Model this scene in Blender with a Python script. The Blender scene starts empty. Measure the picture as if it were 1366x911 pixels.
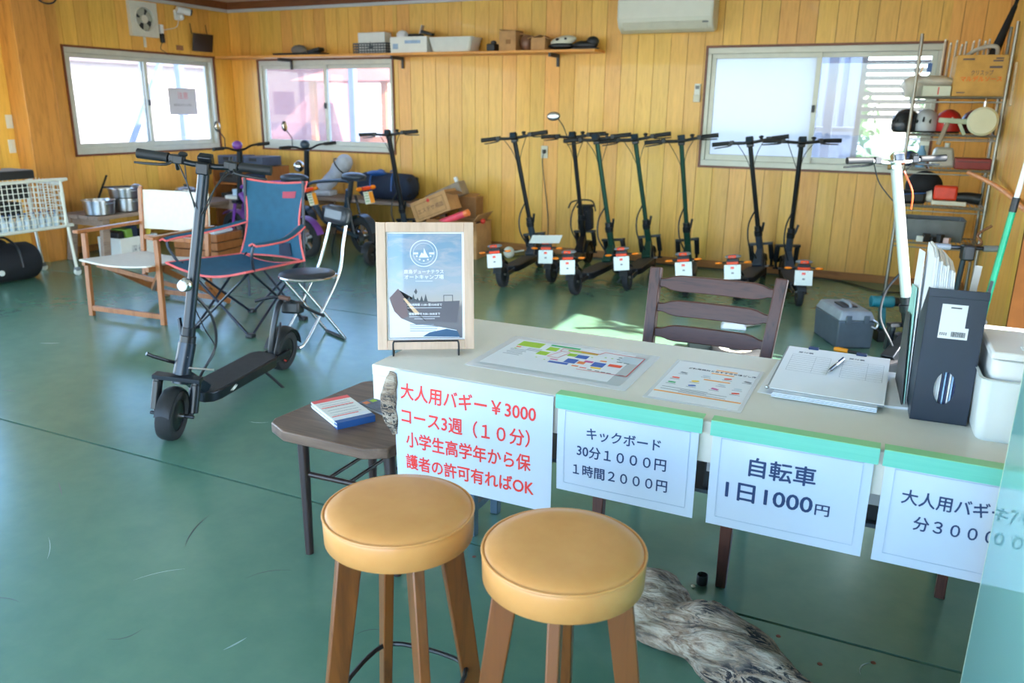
import bpy, bmesh, math, random
from math import sin, cos, pi, radians, hypot, atan2, sqrt
from mathutils import Vector, Matrix, Euler, noise

random.seed(7)
scn = bpy.context.scene
COL = scn.collection

# ------------------------------------------------------------------ camera
cam_d = bpy.data.cameras.new('camera')
cam = bpy.data.objects.new('camera', cam_d)
COL.objects.link(cam)
scn.camera = cam
YAW, PITCH, ROLL = radians(25.116), radians(16.323), radians(0.6936)
_f = Vector((-sin(YAW)*cos(PITCH), cos(YAW)*cos(PITCH), -sin(PITCH)))
_r = Vector((cos(YAW), sin(YAW), 0)); _u = _r.cross(_f)
_r2 = _r*cos(ROLL)+_u*sin(ROLL); _u2 = _u*cos(ROLL)-_r*sin(ROLL)
_m = Matrix((_r2, _u2, -_f)).transposed().to_4x4()
_m.translation = Vector((0, 0, 1.4))
cam.matrix_world = _m
cam_d.sensor_width = 36.0
cam_d.lens = 1063.3/1366*36.0
cam_d.clip_start = 0.02
cam_d.clip_end = 400
cam_d.dof.use_dof = True
cam_d.dof.focus_distance = 2.3
cam_d.dof.aperture_fstop = 4.0

# ------------------------------------------------------------------ sky, sun, exposure
wd = bpy.data.worlds.new('sky_world'); scn.world = wd; wd.use_nodes = True
wn = wd.node_tree.nodes; wl = wd.node_tree.links
wn.clear()
wo = wn.new('ShaderNodeOutputWorld'); wb = wn.new('ShaderNodeBackground'); ws = wn.new('ShaderNodeTexSky')
ws.sky_type = 'NISHITA'; ws.sun_disc = False
ws.sun_elevation = radians(36); ws.sun_rotation = radians(104)
ws.air_density = 1.0; ws.dust_density = 0.5; ws.ozone_density = 3.0
wb.inputs['Strength'].default_value = 1.0
wl.new(ws.outputs[0], wb.inputs[0]); wl.new(wb.outputs[0], wo.inputs[0])

sun_d = bpy.data.lights.new('sun', 'SUN'); sun = bpy.data.objects.new('sun', sun_d); COL.objects.link(sun)
sun_d.energy = 20; sun_d.angle = radians(0.6); sun_d.color = (1.0, 0.95, 0.86)
SUN_DIR = Vector((-0.967, 0.253, -0.727))
sun.rotation_euler = SUN_DIR.to_track_quat('-Z', 'Y').to_euler()
sun.location = (6, -1, 6)

scn.view_settings.view_transform = 'Standard'
scn.view_settings.look = 'None'
scn.view_settings.gamma = 1.0
scn.view_settings.use_curve_mapping = False
scn.view_settings.exposure = 0.9
scn.cycles.use_denoising = True
scn.cycles.max_bounces = 10
scn.cycles.diffuse_bounces = 5
scn.cycles.glossy_bounces = 4
scn.cycles.transmission_bounces = 6
scn.cycles.transparent_max_bounces = 8
scn.cycles.sample_clamp_indirect = 8.0
scn.cycles.caustics_reflective = False
scn.cycles.caustics_refractive = False

# room extents
XL, XR, YF, YB, ZC = -7.08, 0.62, -1.3, 7.40, 2.50

# ------------------------------------------------------------------ object helpers
def tag(o, label, cat, group=None, kind=None):
    if label: o['label'] = label
    if cat: o['category'] = cat
    if group: o['group'] = group
    if kind: o['kind'] = kind
    return o

def thing(name, label, cat, loc=(0, 0, 0), rz=0.0, group=None, ry=0.0, rx=0.0):
    o = bpy.data.objects.new(name, None); COL.objects.link(o)
    o.empty_display_size = 0.1
    o.location = loc; o.rotation_euler = (rx, ry, rz)
    return tag(o, label, cat, group)

def copy_tree(o, parent=None):
    c = o.copy(); COL.objects.link(c)
    if parent is not None: c.parent = parent
    for ch in list(o.children): copy_tree(ch, c)
    return c

def smooth_path(pts, k=4, closed=False):
    P = [Vector(p) for p in pts]; n = len(P); out = []
    rng = range(n if closed else n-1)
    for i in rng:
        if closed: a, b, c, d = P[(i-1) % n], P[i], P[(i+1) % n], P[(i+2) % n]
        else: a, b, c, d = P[max(i-1, 0)], P[i], P[i+1], P[min(i+2, n-1)]
        for j in range(k):
            t = j/k
            out.append(0.5*((2*b)+(c-a)*t+(2*a-5*b+4*c-d)*t*t+(3*b-a-3*c+d)*t*t*t))
    if not closed: out.append(P[-1])
    return out

class G:
    """collects shapes in one mesh"""
    def __init__(s): s.v = []; s.f = []
    def _add(s, vs, fs, M=None):
        n = len(s.v)
        if M is not None: vs = [M @ Vector(v) for v in vs]
        s.v += [tuple(v) for v in vs]; s.f += [tuple(i+n for i in f) for f in fs]
        return s
    def box(s, c, d, rot=None, top=None):
        """c centre, d full size; top = (sx, sy) scale of the top face"""
        x, y, z = d[0]/2, d[1]/2, d[2]/2; tx, ty = top or (1, 1)
        vs = [(-x, -y, -z), (x, -y, -z), (x, y, -z), (-x, y, -z), (-x*tx, -y*ty, z), (x*tx, -y*ty, z), (x*tx, y*ty, z), (-x*tx, y*ty, z)]
        M = Matrix.Translation(c)
        if rot: M = M @ Euler(rot).to_matrix().to_4x4()
        return s._add(vs, [(3, 2, 1, 0), (4, 5, 6, 7), (0, 1, 5, 4), (1, 2, 6, 5), (2, 3, 7, 6), (3, 0, 4, 7)], M)
    def bb(s, a, b):
        return s.box([(a[i]+b[i])/2 for i in range(3)], [abs(b[i]-a[i]) for i in range(3)])
    def bar(s, p, q, w, h, up=(0, 0, 1), w2=None, h2=None):
        """rectangular bar from p to q, w across, h along up"""
        p, q = Vector(p), Vector(q); t = (q-p).normalized(); u = Vector(up)
        a = t.cross(u)
        if a.length < 1e-4: a = t.cross(Vector((1, 0, 0)))
        a.normalize(); b = a.cross(t)
        vs = []
        for (o, ww, hh) in ((p, w, h), (q, w2 or w, h2 or h)):
            for sx, sy in ((-1, -1), (1, -1), (1, 1), (-1, 1)): vs.append(o+a*sx*ww/2+b*sy*hh/2)
        return s._add(vs, [(0, 1, 2, 3), (7, 6, 5, 4), (0, 4, 5, 1), (1, 5, 6, 2), (2, 6, 7, 3), (3, 7, 4, 0)])
    def tube(s, pts, r, n=10, closed=False, flat=1.0, up=None, cap=True):
        P = [Vector(p) for p in pts]; m = len(P)
        R = r if isinstance(r, (list, tuple)) else [r]*m
        if len(R) != m: R = [R[int(round(i*(len(R)-1)/(m-1)))] if False else R[0]+(R[-1]-R[0])*i/(m-1) for i in range(m)] if len(R) == 2 else [R[min(len(R)-1, int(i*len(R)/m))] for i in range(m)]
        T = []
        for i in range(m):
            if closed: t = P[(i+1) % m]-P[i-1]
            else: t = P[min(i+1, m-1)]-P[max(i-1, 0)]
            T.append(t.normalized() if t.length > 1e-9 else Vector((0, 0, 1)))
        a = Vector(up) if up else (Vector((0, 0, 1)) if abs(T[0].z) < 0.9 else Vector((0, 1, 0)))
        a = (a-T[0]*a.dot(T[0])).normalized()
        vs = []
        for i in range(m):
            a = a-T[i]*a.dot(T[i])
            a = a.normalized() if a.length > 1e-6 else Vector((1, 0, 0))
            b = T[i].cross(a)
            for j in range(n):
                an = 2*pi*j/n; vs.append(P[i]+a*cos(an)*R[i]*flat+b*sin(an)*R[i])
        fs = []
        for i in range(m if closed else m-1):
            i2 = (i+1) % m
            for j in range(n): fs.append((i*n+j, i*n+(j+1) % n, i2*n+(j+1) % n, i2*n+j))
        if not closed and cap: fs += [tuple(range(n-1, -1, -1)), tuple((m-1)*n+j for j in range(n))]
        return s._add(vs, fs)
    def rod(s, p, q, r, r2=None, n=12): return s.tube([p, q], [r, r if r2 is None else r2], n)
    def lathe(s, prof, n=24, M=None, cx=0, cy=0):
        vs = []; fs = []; m = len(prof)
        for (r, z) in prof:
            for j in range(n): an = 2*pi*j/n; vs.append((cx+r*cos(an), cy+r*sin(an), z))
        for i in range(m-1):
            for j in range(n): fs.append((i*n+j, i*n+(j+1) % n, (i+1)*n+(j+1) % n, (i+1)*n+j))
        loop = prof[0] == prof[-1]
        if prof[0][0] > 1e-6 and not loop: fs.append(tuple(range(n-1, -1, -1)))
        if prof[-1][0] > 1e-6 and not loop: fs.append(tuple((m-1)*n+j for j in range(n)))
        return s._add(vs, fs, M)
    def wheel(s, c, prof, n=28, axis='X'):
        """lathe about a horizontal axis through c"""
        M = Matrix.Translation(c) @ (Matrix.Rotation(pi/2, 4, 'Y') if axis == 'X' else Matrix.Rotation(pi/2, 4, 'X'))
        return s.lathe(prof, n, M)
    def sph(s, c, r, n=14, m=8, rot=None):
        if not isinstance(r, (tuple, list)): r = (r, r, r)
        prof = [(sin(pi*i/m), -cos(pi*i/m)) for i in range(m+1)]
        M = Matrix.Translation(c)
        if rot: M = M @ Euler(rot).to_matrix().to_4x4()
        M = M @ Matrix.Diagonal((r[0], r[1], r[2], 1))
        return s.lathe(prof, n, M)
    def prism(s, poly, h, M=None):
        """poly in xy, extruded 0..h along z, then M"""
        n = len(poly); vs = [(x, y, 0) for x, y in poly]+[(x, y, h) for x, y in poly]
        fs = [tuple(range(n-1, -1, -1)), tuple(range(n, 2*n))]+[(i, (i+1) % n, n+(i+1) % n, n+i) for i in range(n)]
        return s._add(vs, fs, M)
    def sheet(s, fn, nu, nv, th):
        """fn(u,v)->point; a cloth-like sheet of thickness th"""
        P = [[Vector(fn(i/nu, j/nv)) for j in range(nv+1)] for i in range(nu+1)]
        vs = []; W = nv+1
        for side in (0, 1):
            for i in range(nu+1):
                for j in range(nv+1):
                    du = P[min(i+1, nu)][j]-P[max(i-1, 0)][j]; dv = P[i][min(j+1, nv)]-P[i][max(j-1, 0)]
                    nn = du.cross(dv)
                    nn = nn.normalized() if nn.length > 1e-9 else Vector((0, 0, 1))
                    vs.append(P[i][j]+nn*th*(0.5-side))
        o = (nu+1)*W; fs = []
        for i in range(nu):
            for j in range(nv):
                a, b, c, d = i*W+j, (i+1)*W+j, (i+1)*W+j+1, i*W+j+1
                fs += [(a, b, c, d), (o+d, o+c, o+b, o+a)]
        for i in range(nu):
            fs += [(i*W, o+i*W, o+(i+1)*W, (i+1)*W), ((i+1)*W+nv, o+(i+1)*W+nv, o+i*W+nv, i*W+nv)]
        for j in range(nv):
            fs += [(j+1, o+j+1, o+j, j), (nu*W+j, o+nu*W+j, o+nu*W+j+1, nu*W+j+1)]
        return s._add(vs, fs)
    def move(s, M):
        s.v = [tuple(M @ Vector(v)) for v in s.v]; return s
    def mesh(s, name, m, ang=38):
        me = bpy.data.meshes.new(name); me.from_pydata(s.v, [], s.f)
        bm = bmesh.new(); bm.from_mesh(me); bmesh.ops.recalc_face_normals(bm, faces=bm.faces); bm.to_mesh(me); bm.free()
        me.materials.append(m)
        me.polygons.foreach_set('use_smooth', [True]*len(me.polygons))
        me.set_sharp_from_angle(angle=radians(ang)); me.update()
        return me
    def put(s, name, m, parent=None, bev=0, ang=38, label=None, sub=0):
        o = bpy.data.objects.new(name, s.mesh(name, m, ang)); COL.objects.link(o)
        if parent is not None: o.parent = parent
        if bev:
            b = o.modifiers.new('bevel', 'BEVEL'); b.width = bev; b.segments = 2; b.limit_method = 'ANGLE'; b.angle_limit = radians(40)
        if sub:
            b = o.modifiers.new('sub', 'SUBSURF'); b.levels = sub; b.render_levels = sub
        if label: o['label'] = label
        return o

def put_at(o, M):
    o.matrix_local = M
    return o

def text(body, size, m, parent, M, name='lettering', bold=0.0, align='LEFT', ext=0.0003, spacing=1.0, line=1.0, xs=1.0, fit=None):
    cu = bpy.data.curves.new(name, 'FONT'); cu.body = body; cu.size = size; cu.extrude = ext
    cu.align_x = align; cu.space_character = spacing; cu.space_line = line; cu.resolution_u = 3
    t = bpy.data.objects.new('tmp_text', cu); COL.objects.link(t)
    dg = bpy.context.evaluated_depsgraph_get()
    me = bpy.data.meshes.new_from_object(t.evaluated_get(dg)); me.name = name
    bpy.data.objects.remove(t); bpy.data.curves.remove(cu)
    if bold:
        base = [v.co.copy() for v in me.vertices]; polys = [tuple(p.vertices) for p in me.polygons]; vs = []; fs = []
        for k, (dx, dy) in enumerate(((bold, 0), (-bold, 0), (0, bold), (0, -bold))):
            n0 = len(vs); vs += [(p.x+dx, p.y+dy, p.z+k*0.00002) for p in base]; fs += [tuple(i+n0 for i in f) for f in polys]
        me = bpy.data.meshes.new(name); me.from_pydata(vs, [], fs); me.update()
    me.materials.clear(); me.materials.append(m)
    if fit:
        xx = [v.co.x for v in me.vertices]; lo, hi = min(xx), max(xx)
        for v in me.vertices: v.co.x = (v.co.x-lo)*fit/(hi-lo)
    o = bpy.data.objects.new(name, me); COL.objects.link(o); o.parent = parent
    o.matrix_local = M @ Matrix.Diagonal((xs, 1, 1, 1))
    return o

# ------------------------------------------------------------------ materials
def lin(c):
    """0-255 display colour to linear"""
    out = []
    for x in c[:3]:
        x = x/255.0; out.append(x/12.92 if x <= 0.04045 else ((x+0.055)/1.055)**2.4)
    return tuple(out)+(1.0,)

class Mt:
    def __init__(s, name):
        s.m = bpy.data.materials.new(name); s.m.use_nodes = True
        s.n = s.m.node_tree.nodes; s.l = s.m.node_tree.links
        s.b = s.n['Principled BSDF']; s.o = s.n['Material Output']
    def nd(s, t, **k):
        x = s.n.new(t)
        for a, b in k.items(): setattr(x, a, b)
        return x
    def ramp(s, src, stops, mode='LINEAR'):
        r = s.nd('ShaderNodeValToRGB'); e = r.color_ramp.elements; r.color_ramp.interpolation = mode
        while len(e) < len(stops): e.new(0.5)
        for i, (p, c) in enumerate(stops): e[i].position = p; e[i].color = c if len(c) == 4 else tuple(c)+(1,)
        s.l.new(src, r.inputs[0]); return r.outputs[0]
    def coord(s, scale=(1, 1, 1), kind='Object', rot=(0, 0, 0)):
        tc = s.nd('ShaderNodeTexCoord'); mp = s.nd('ShaderNodeMapping')
        mp.inputs['Scale'].default_value = scale; mp.inputs['Rotation'].default_value = rot
        s.l.new(tc.outputs[kind], mp.inputs[0]); return mp.outputs[0]
    def noise(s, vec, scale, detail=3, rough=0.5, dist=0.0):
        t = s.nd('ShaderNodeTexNoise'); t.inputs['Scale'].default_value = scale; t.inputs['Detail'].default_value = detail
        t.inputs['Roughness'].default_value = rough; t.inputs['Distortion'].default_value = dist
        if vec is not None: s.l.new(vec, t.inputs['Vector'])
        return t.outputs['Fac']
    def mix(s, f, a, b, mode='MIX'):
        x = s.nd('ShaderNodeMix', data_type='RGBA', blend_type=mode)
        for i, v in ((0, f), (6, a), (7, b)):
            if isinstance(v, (int, float, tuple)): x.inputs[i].default_value = v
            else: s.l.new(v, x.inputs[i])
        return x.outputs[2]
    def bump(s, h, strength=0.2, dist=0.01):
        b = s.nd('ShaderNodeBump'); b.inputs['Strength'].default_value = strength; b.inputs['Distance'].default_value = dist
        s.l.new(h, b.inputs['Height']); s.l.new(b.outputs[0], s.b.inputs['Normal'])
    def set(s, **k):
        for a, b in k.items(): s.b.inputs[a.replace('_', ' ')].default_value = b
        return s

def mat(name, col, rough=0.5, metal=0.0, var=0.12, sc=14, bump=0.0, spec=0.5, coat=0.0, **k):
    """plain material with a slight procedural tone variation"""
    M = Mt(name); c = lin(col)
    v = M.coord(kind='Object'); f = M.noise(v, sc, 3)
    a = tuple(x*(1-var) for x in c[:3])+(1,); b = tuple(min(1, x*(1+var)) for x in c[:3])+(1,)
    M.l.new(M.ramp(f, [(0.3, a), (0.7, b)]), M.b.inputs['Base Color'])
    M.set(Roughness=rough, Metallic=metal)
    M.b.inputs['Specular IOR Level'].default_value = spec
    M.b.inputs['Coat Weight'].default_value = coat
    if bump: M.bump(M.noise(v, sc*6, 4), bump, 0.004)
    for a_, b_ in k.items(): M.b.inputs[a_].default_value = b_
    return M.m

def wood(name, c1, c2, axis='Z', rough=0.45, grain=26, var=0.0, coat=0.0, hue=0.0, knots=True):
    M = Mt(name)
    sc = {'X': (0.9, 9, 9), 'Y': (9, 0.9, 9), 'Z': (9, 9, 0.9)}[axis]
    tc = M.nd('ShaderNodeTexCoord'); oi = M.nd('ShaderNodeObjectInfo')
    ad = M.nd('ShaderNodeVectorMath', operation='ADD')
    sm = M.nd('ShaderNodeVectorMath', operation='SCALE'); sm.inputs['Scale'].default_value = 37.0
    cb = M.nd('ShaderNodeCombineXYZ')
    for i in range(3): M.l.new(oi.outputs['Random'], cb.inputs[i])
    M.l.new(cb.outputs[0], sm.inputs[0]); M.l.new(tc.outputs['Object'], ad.inputs[0]); M.l.new(sm.outputs[0], ad.inputs[1])
    mp = M.nd('ShaderNodeMapping'); mp.inputs['Scale'].default_value = sc; M.l.new(ad.outputs[0], mp.inputs[0])
    f1 = M.noise(mp.outputs[0], grain/9, 6, 0.6, 1.2); f2 = M.noise(mp.outputs[0], grain/2.2, 3, 0.6, 0.4)
    mx = M.nd('ShaderNodeMath', operation='ADD'); M.l.new(f1, mx.inputs[0])
    ml = M.nd('ShaderNodeMath', operation='MULTIPLY'); M.l.new(f2, ml.inputs[0]); ml.inputs[1].default_value = 0.45
    M.l.new(ml.outputs[0], mx.inputs[1])
    col = M.ramp(mx.outputs[0], [(0.45, lin(c2)), (0.72, lin(c1)), (1.0, tuple(min(1, x*1.12) for x in lin(c1)[:3]))])
    if var:
        hs = M.nd('ShaderNodeHueSaturation')
        mr = M.nd('ShaderNodeMapRange'); mr.inputs[3].default_value = 1-var; mr.inputs[4].default_value = 1+var
        M.l.new(oi.outputs['Random'], mr.inputs[0]); M.l.new(mr.outputs[0], hs.inputs['Value'])
        m2 = M.nd('ShaderNodeMath', operation='MULTIPLY'); m2.inputs[1].default_value = 7.31; M.l.new(oi.outputs['Random'], m2.inputs[0])
        m3 = M.nd('ShaderNodeMath', operation='FRACT'); M.l.new(m2.outputs[0], m3.inputs[0])
        mr2 = M.nd('ShaderNodeMapRange'); mr2.inputs[3].default_value = 0.5-hue; mr2.inputs[4].default_value = 0.5+hue
        M.l.new(m3.outputs[0], mr2.inputs[0]); M.l.new(mr2.outputs[0], hs.inputs['Hue'])
        M.l.new(col, hs.inputs['Color']); col = hs.outputs[0]
    M.l.new(col, M.b.inputs['Base Color']); M.set(Roughness=rough); M.b.inputs['Coat Weight'].default_value = coat
    M.bump(mx.outputs[0], 0.12, 0.002)
    return M.m

def glass_mat(name, tint=(1, 1, 1, 1), rough=0.0, refl=0.08, haze=0.0, hcol=(1, 1, 1, 1)):
    """thin pane: fresnel reflection over a tinted see-through body"""
    M = Mt(name); M.n.remove(M.b)
    tr = M.nd('ShaderNodeBsdfTransparent'); tr.inputs[0].default_value = tint
    gl = M.nd('ShaderNodeBsdfGlossy'); gl.inputs['Roughness'].default_value = rough; gl.inputs[0].default_value = (1, 1, 1, 1)
    df = M.nd('ShaderNodeBsdfTranslucent'); df.inputs[0].default_value = hcol
    d2 = M.nd('ShaderNodeBsdfDiffuse'); d2.inputs[0].default_value = hcol
    dm = M.nd('ShaderNodeMixShader'); dm.inputs[0].default_value = 0.5
    M.l.new(df.outputs[0], dm.inputs[1]); M.l.new(d2.outputs[0], dm.inputs[2])
    mh = M.nd('ShaderNodeMixShader'); mh.inputs[0].default_value = haze
    M.l.new(tr.outputs[0], mh.inputs[1]); M.l.new(dm.outputs[0], mh.inputs[2])
    fr = M.nd('ShaderNodeFresnel'); fr.inputs[0].default_value = 1.5
    mx = M.nd('ShaderNodeMixShader')
    ge = M.nd('ShaderNodeNewGeometry'); sb = M.nd('ShaderNodeMath', operation='SUBTRACT'); sb.inputs[0].default_value = 1.0
    M.l.new(ge.outputs['Backfacing'], sb.inputs[1]); ml = M.nd('ShaderNodeMath', operation='MULTIPLY')
    M.l.new(fr.outputs[0], ml.inputs[0]); M.l.new(sb.outputs[0], ml.inputs[1])      # reflect on the entry face only
    M.l.new(ml.outputs[0], mx.inputs[0]); M.l.new(mh.outputs[0], mx.inputs[1]); M.l.new(gl.outputs[0], mx.inputs[2])
    M.l.new(mx.outputs[0], M.o.inputs[0])
    return M.m

BLACK = mat('black_plastic', (26, 29, 32), 0.45, var=0.15)
BLACKM = mat('black_metal', (24, 28, 33), 0.32, 0.3, spec=0.6)
RUBBER = mat('tyre_rubber', (30, 32, 34), 0.75, bump=0.25)
GRIPM = mat('rubber_grip', (22, 26, 30), 0.6, bump=0.2)
DARK = mat('dark_grey', (55, 58, 62), 0.5)
GREY = mat('grey_plastic', (120, 125, 130), 0.5)
CHROME = mat('chrome', (205, 205, 205), 0.18, 1.0, var=0.05)
STEEL = mat('brushed_steel', (185, 185, 185), 0.3, 1.0, var=0.1)
GALV = mat('galvanised_wire', (150, 148, 140), 0.4, 0.8)
ALU = mat('window_aluminium', (198, 200, 190), 0.4, 0.15, var=0.04)
WHITE = mat('white_plastic', (226, 228, 222), 0.4, var=0.03)
OFFW = mat('offwhite_plastic', (214, 212, 196), 0.45, var=0.04)
PAPER = mat('white_paper', (226, 229, 233), 0.6, var=0.015)
PAPER2 = mat('paper_edge', (205, 215, 228), 0.6, var=0.04, sc=60)
RED = mat('red_plastic', (205, 50, 40), 0.4)
ORANGE = mat('orange_lens', (240, 130, 20), 0.25, var=0.05)
REDL = mat('red_lens', (235, 75, 35), 0.25, var=0.05)
INK = mat('navy_ink', (24, 52, 96), 0.6, var=0.02)
INKR = mat('red_ink', (222, 52, 46), 0.6, var=0.02)
CARD = mat('cardboard', (190, 145, 95), 0.75, bump=0.1)
CARDD = mat('cardboard_dark', (150, 108, 66), 0.75, bump=0.1)
BLUE = mat('blue_plastic', (40, 90, 160), 0.4)
NAVY = mat('navy_fabric', (28, 42, 66), 0.8, bump=0.3)
BLACKF = mat('black_fabric', (24, 26, 32), 0.8, bump=0.3)
T0 = Matrix.Translation
# ================================================================== THE SETTING
def plank_mat():
    return wood('varnished_wall_plank', (232, 178, 84), (216, 158, 66), 'Z', rough=0.38, grain=22, var=0.08, hue=0.010, coat=0.15)
PLANK = plank_mat()
PLANKD = mat('groove_backing_board', (150, 98, 44), 0.7)  # darker board colour that shows in the grooves between planks
TRIMW = wood('brown_window_trim', (120, 66, 36), (86, 44, 24), 'X', rough=0.4)
BASEB = wood('baseboard_wood', (168, 112, 58), (128, 80, 40), 'X', rough=0.5)

def floor_mat():
    M = Mt('painted_floor')
    v = M.coord(kind='Object')
    f = M.noise(v, 0.55, 4, 0.55); g = M.noise(v, 9, 6, 0.65)
    col = M.ramp(f, [(0.3, lin((82, 122, 104))), (0.7, lin((98, 134, 108)))])
    col = M.mix(0.25, col, M.ramp(g, [(0.35, lin((74, 114, 98))), (0.7, lin((108, 142, 116)))]))
    M.l.new(col, M.b.inputs['Base Color'])
    M.set(Roughness=0.25); M.b.inputs['IOR'].default_value = 1.75; M.b.inputs['Specular IOR Level'].default_value = 0.9; M.b.inputs['Specular Tint'].default_value = (0.55, 0.88, 1.0, 1)  # specular tint puts a cyan sky sheen into the floor colour
    M.bump(M.noise(v, 1.6, 4, 0.6), 0.06, 0.02)
    return M.m
FLOOR = floor_mat()

# floor: dark sub floor with big painted sheets laid on it, thin open joints between them
sub = G().bb((XL-0.1, YF-0.1, -0.12), (XR+0.1, YB+0.1, -0.012)).put('floor', mat('subfloor', (8, 12, 12), 0.9, spec=0.1)); sub['kind'] = 'structure'
rows = [YF-0.1, 2.092, 4.47, YB+0.1]
cols = [XL-0.1, XR+0.1]
for a, b in zip(rows, rows[1:]):
    for c, d in zip(cols, cols[1:]):
        G().bb((c+0.0055, a+0.0055, -0.012), (d-0.0055, b-0.0055, 0)).put('floor_sheet', FLOOR, sub)
SCD = mat('dark_scuff', (52, 66, 62), 0.5); SCL = mat('pale_scuff', (134, 164, 156), 0.4)
rs = random.Random(21)
spots = [(-3.9, 2.35, 0.3), (-3.6, 2.0, 0.25), (-1.38, 1.00, 1.1), (-1.17, 0.96, 1.1), (-1.9, 1.5, 0.9), (-1.75, 1.25, 1.0), (-2.0, 1.75, 2.0), (-2.35, 1.45, 2.5), (-1.6, 1.65, 0.8), (-2.2, 1.2, 0.3), (-1.45, 1.35, 1.3), (-2.7, 1.75, 2.6), (-1.15, 1.55, 0.7), (-2.5, 2.6, 0.4), (-0.9, 2.9, 2.0), (-0.2, 1.65, 0.9), (0.1, 2.0, 1.2), (-3.1, 2.7, 0.5), (-1.9, 2.6, 1.0), (-4.5, 3.0, 0.5)]
for i, (x, y, an) in enumerate(spots):
    L_ = rs.uniform(0.05, 0.22); w_ = rs.uniform(0.0010, 0.0030); bow = rs.uniform(-0.02, 0.02)
    pts = [(L_*(k/6-0.5), bow*(1-(k/3-1)**2), 0) for k in range(7)]
    up_ = [(p[0], p[1]+w_*(1-(k/3-1)**2)) for k, p in enumerate(pts)]; dn = [(p[0], p[1]-w_*(1-(k/3-1)**2)) for k, p in enumerate(pts)]
    G().prism(dn+up_[::-1][1:-1], 0.0003, T0((x, y, 0)) @ Matrix.Rotation(an, 4, 'Z')).put('scuff_mark', SCL if i % 3 == 1 else SCD, sub)
RUST = mat('rusty_screw', (112, 66, 48), 0.8)
for i in range(26):
    x = -2.6+i*0.118+random.uniform(-.012, .012)
    if -1.4 < x < 0.6:
        y = 2.03+random.uniform(-0.012, .012) if i % 2 else 1.965
        G().lathe([(0, 0.0), (0.007, 0.0), (0.006, 0.0012), (0, 0.0015)], 10, Matrix.Translation((x, y, 0))).put('floor_screw', RUST, sub)

# walls: backing board + individual planks
def wall_run(name, lo, hi, fixed, axis, holes, sign, z1=2.40, pitch=0.151):
    """axis 'X': wall along X at y=fixed; axis 'Y': along Y at x=fixed. holes (a0,a1,z0,z1)"""
    g = G()
    lo0, hi0 = lo-0.14, hi+0.14
    hs = sorted(holes); cur = lo0
    def blk(a0, a1, z0, zz):
        if a1-a0 < 1e-3 or zz-z0 < 1e-3: return
        t0, t1 = sorted((fixed+sign*0.012, fixed+sign*0.14))
        if axis == 'X': g.bb((a0, t0, z0), (a1, t1, zz))
        else: g.bb((t0, a0, z0), (t1, a1, zz))
    for (h0, h1, z0, zz) in hs:
        blk(cur, h0, 0, ZC+0.1); blk(h0, h1, 0, z0); blk(h0, h1, zz, ZC+0.1); cur = h1
    blk(cur, hi0, 0, ZC+0.1)
    w = g.put(name, PLANKD); w['kind'] = 'structure'
    cache = {}
    n = int(round((hi-lo)/pitch)); p = (hi-lo)/n
    for i in range(n):
        a0, a1 = lo+i*p+0.0018, lo+(i+1)*p-0.0018
        pieces = [(a0, a1, 0.0, z1)]
        for (h0, h1, z0, zz) in hs:
            new = []
            for (b0, b1, c0, c1) in pieces:
                if b1 <= h0 or b0 >= h1: new.append((b0, b1, c0, c1)); continue
                if b0 < h0: new.append((b0, h0, c0, c1))
                if b1 > h1: new.append((h1, b1, c0, c1))
                m0, m1 = max(b0, h0), min(b1, h1)
                if z0 > c0: new.append((m0, m1, c0, z0))
                if zz < c1: new.append((m0, m1, zz, c1))
            pieces = new
        for (b0, b1, c0, c1) in pieces:
            if b1-b0 < 0.004: continue
            key = (round(b1-b0, 4), round(c1-c0, 4))
            if key not in cache:
                wd_, h_ = b1-b0, c1-c0
                q = G()
                if axis == 'X': q.box((0, 0, h_/2), (wd_, 0.012, h_))
                else: q.box((0, 0, h_/2), (0.012, wd_, h_))
                cache[key] = q.mesh('plank', PLANK)
            o = bpy.data.objects.new('plank', cache[key]); COL.objects.link(o); o.parent = w
            o.location = ((b0+b1)/2, fixed+sign*0.006, c0) if axis == 'X' else (fixed+sign*0.006, (b0+b1)/2, c0)
    return w

W1 = (5.26, 7.13, 0.905, 1.915)     # left wall window y0,y1,z0,z1
W2 = (-6.70, -4.865, 0.905, 1.895)  # back wall left window
W3 = (-1.63, 0.235, 0.905, 1.94)    # back wall right window
WD = (-0.8, 4.10, 0.0, 2.15)        # wide sliding opening on the left wall
DR = (2.75, 4.56, 0.0, 2.02)        # open side door on the right wall
wall_run('wall_left', YF, YB, XL, 'Y', [W1, WD], -1)
wall_run('wall_back', XL, XR, YB, 'X', [W2, W3], 1)
wall_run('wall_right', YF, YB, XR, 'Y', [DR], 1)
wall_run('wall_front', XL, XR, YF, 'X', [(-6.2, 0.45, 0.0, 2.25)], -1)

CEIL = mat('ceiling_board', (205, 200, 190), 0.8, var=0.03)
c = G().bb((XL-0.14, YF-0.14, ZC), (XR+0.14, YB+0.14, ZC+0.1)).put('ceiling', CEIL); c['kind'] = 'structure'
BEAM = wood('ceiling_beam_wood', (122, 72, 36), (86, 48, 24), 'X', rough=0.5)
TRIMG = mat('grey_white_moulding', (196, 200, 198), 0.5, var=0.03)
g = G().bb((XL, YB-0.05, 2.425), (XR, YB, ZC)).bb((XL, YF, 2.425), (XL+0.05, YB-0.05, ZC))
g.put('trim_1', BEAM)['kind'] = 'structure'
g = G().bb((XL, YB-0.03, 2.395), (XR, YB, 2.425)).bb((XL, YF, 2.395), (XL+0.03, YB-0.03, 2.425))
g.put('trim_2', TRIMG)['kind'] = 'structure'
G().bb((XL+0.02, YB-0.015, 0), (XR, YB-0.0005, 0.065)).put('baseboard_back', BASEB)['kind'] = 'structure'
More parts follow.
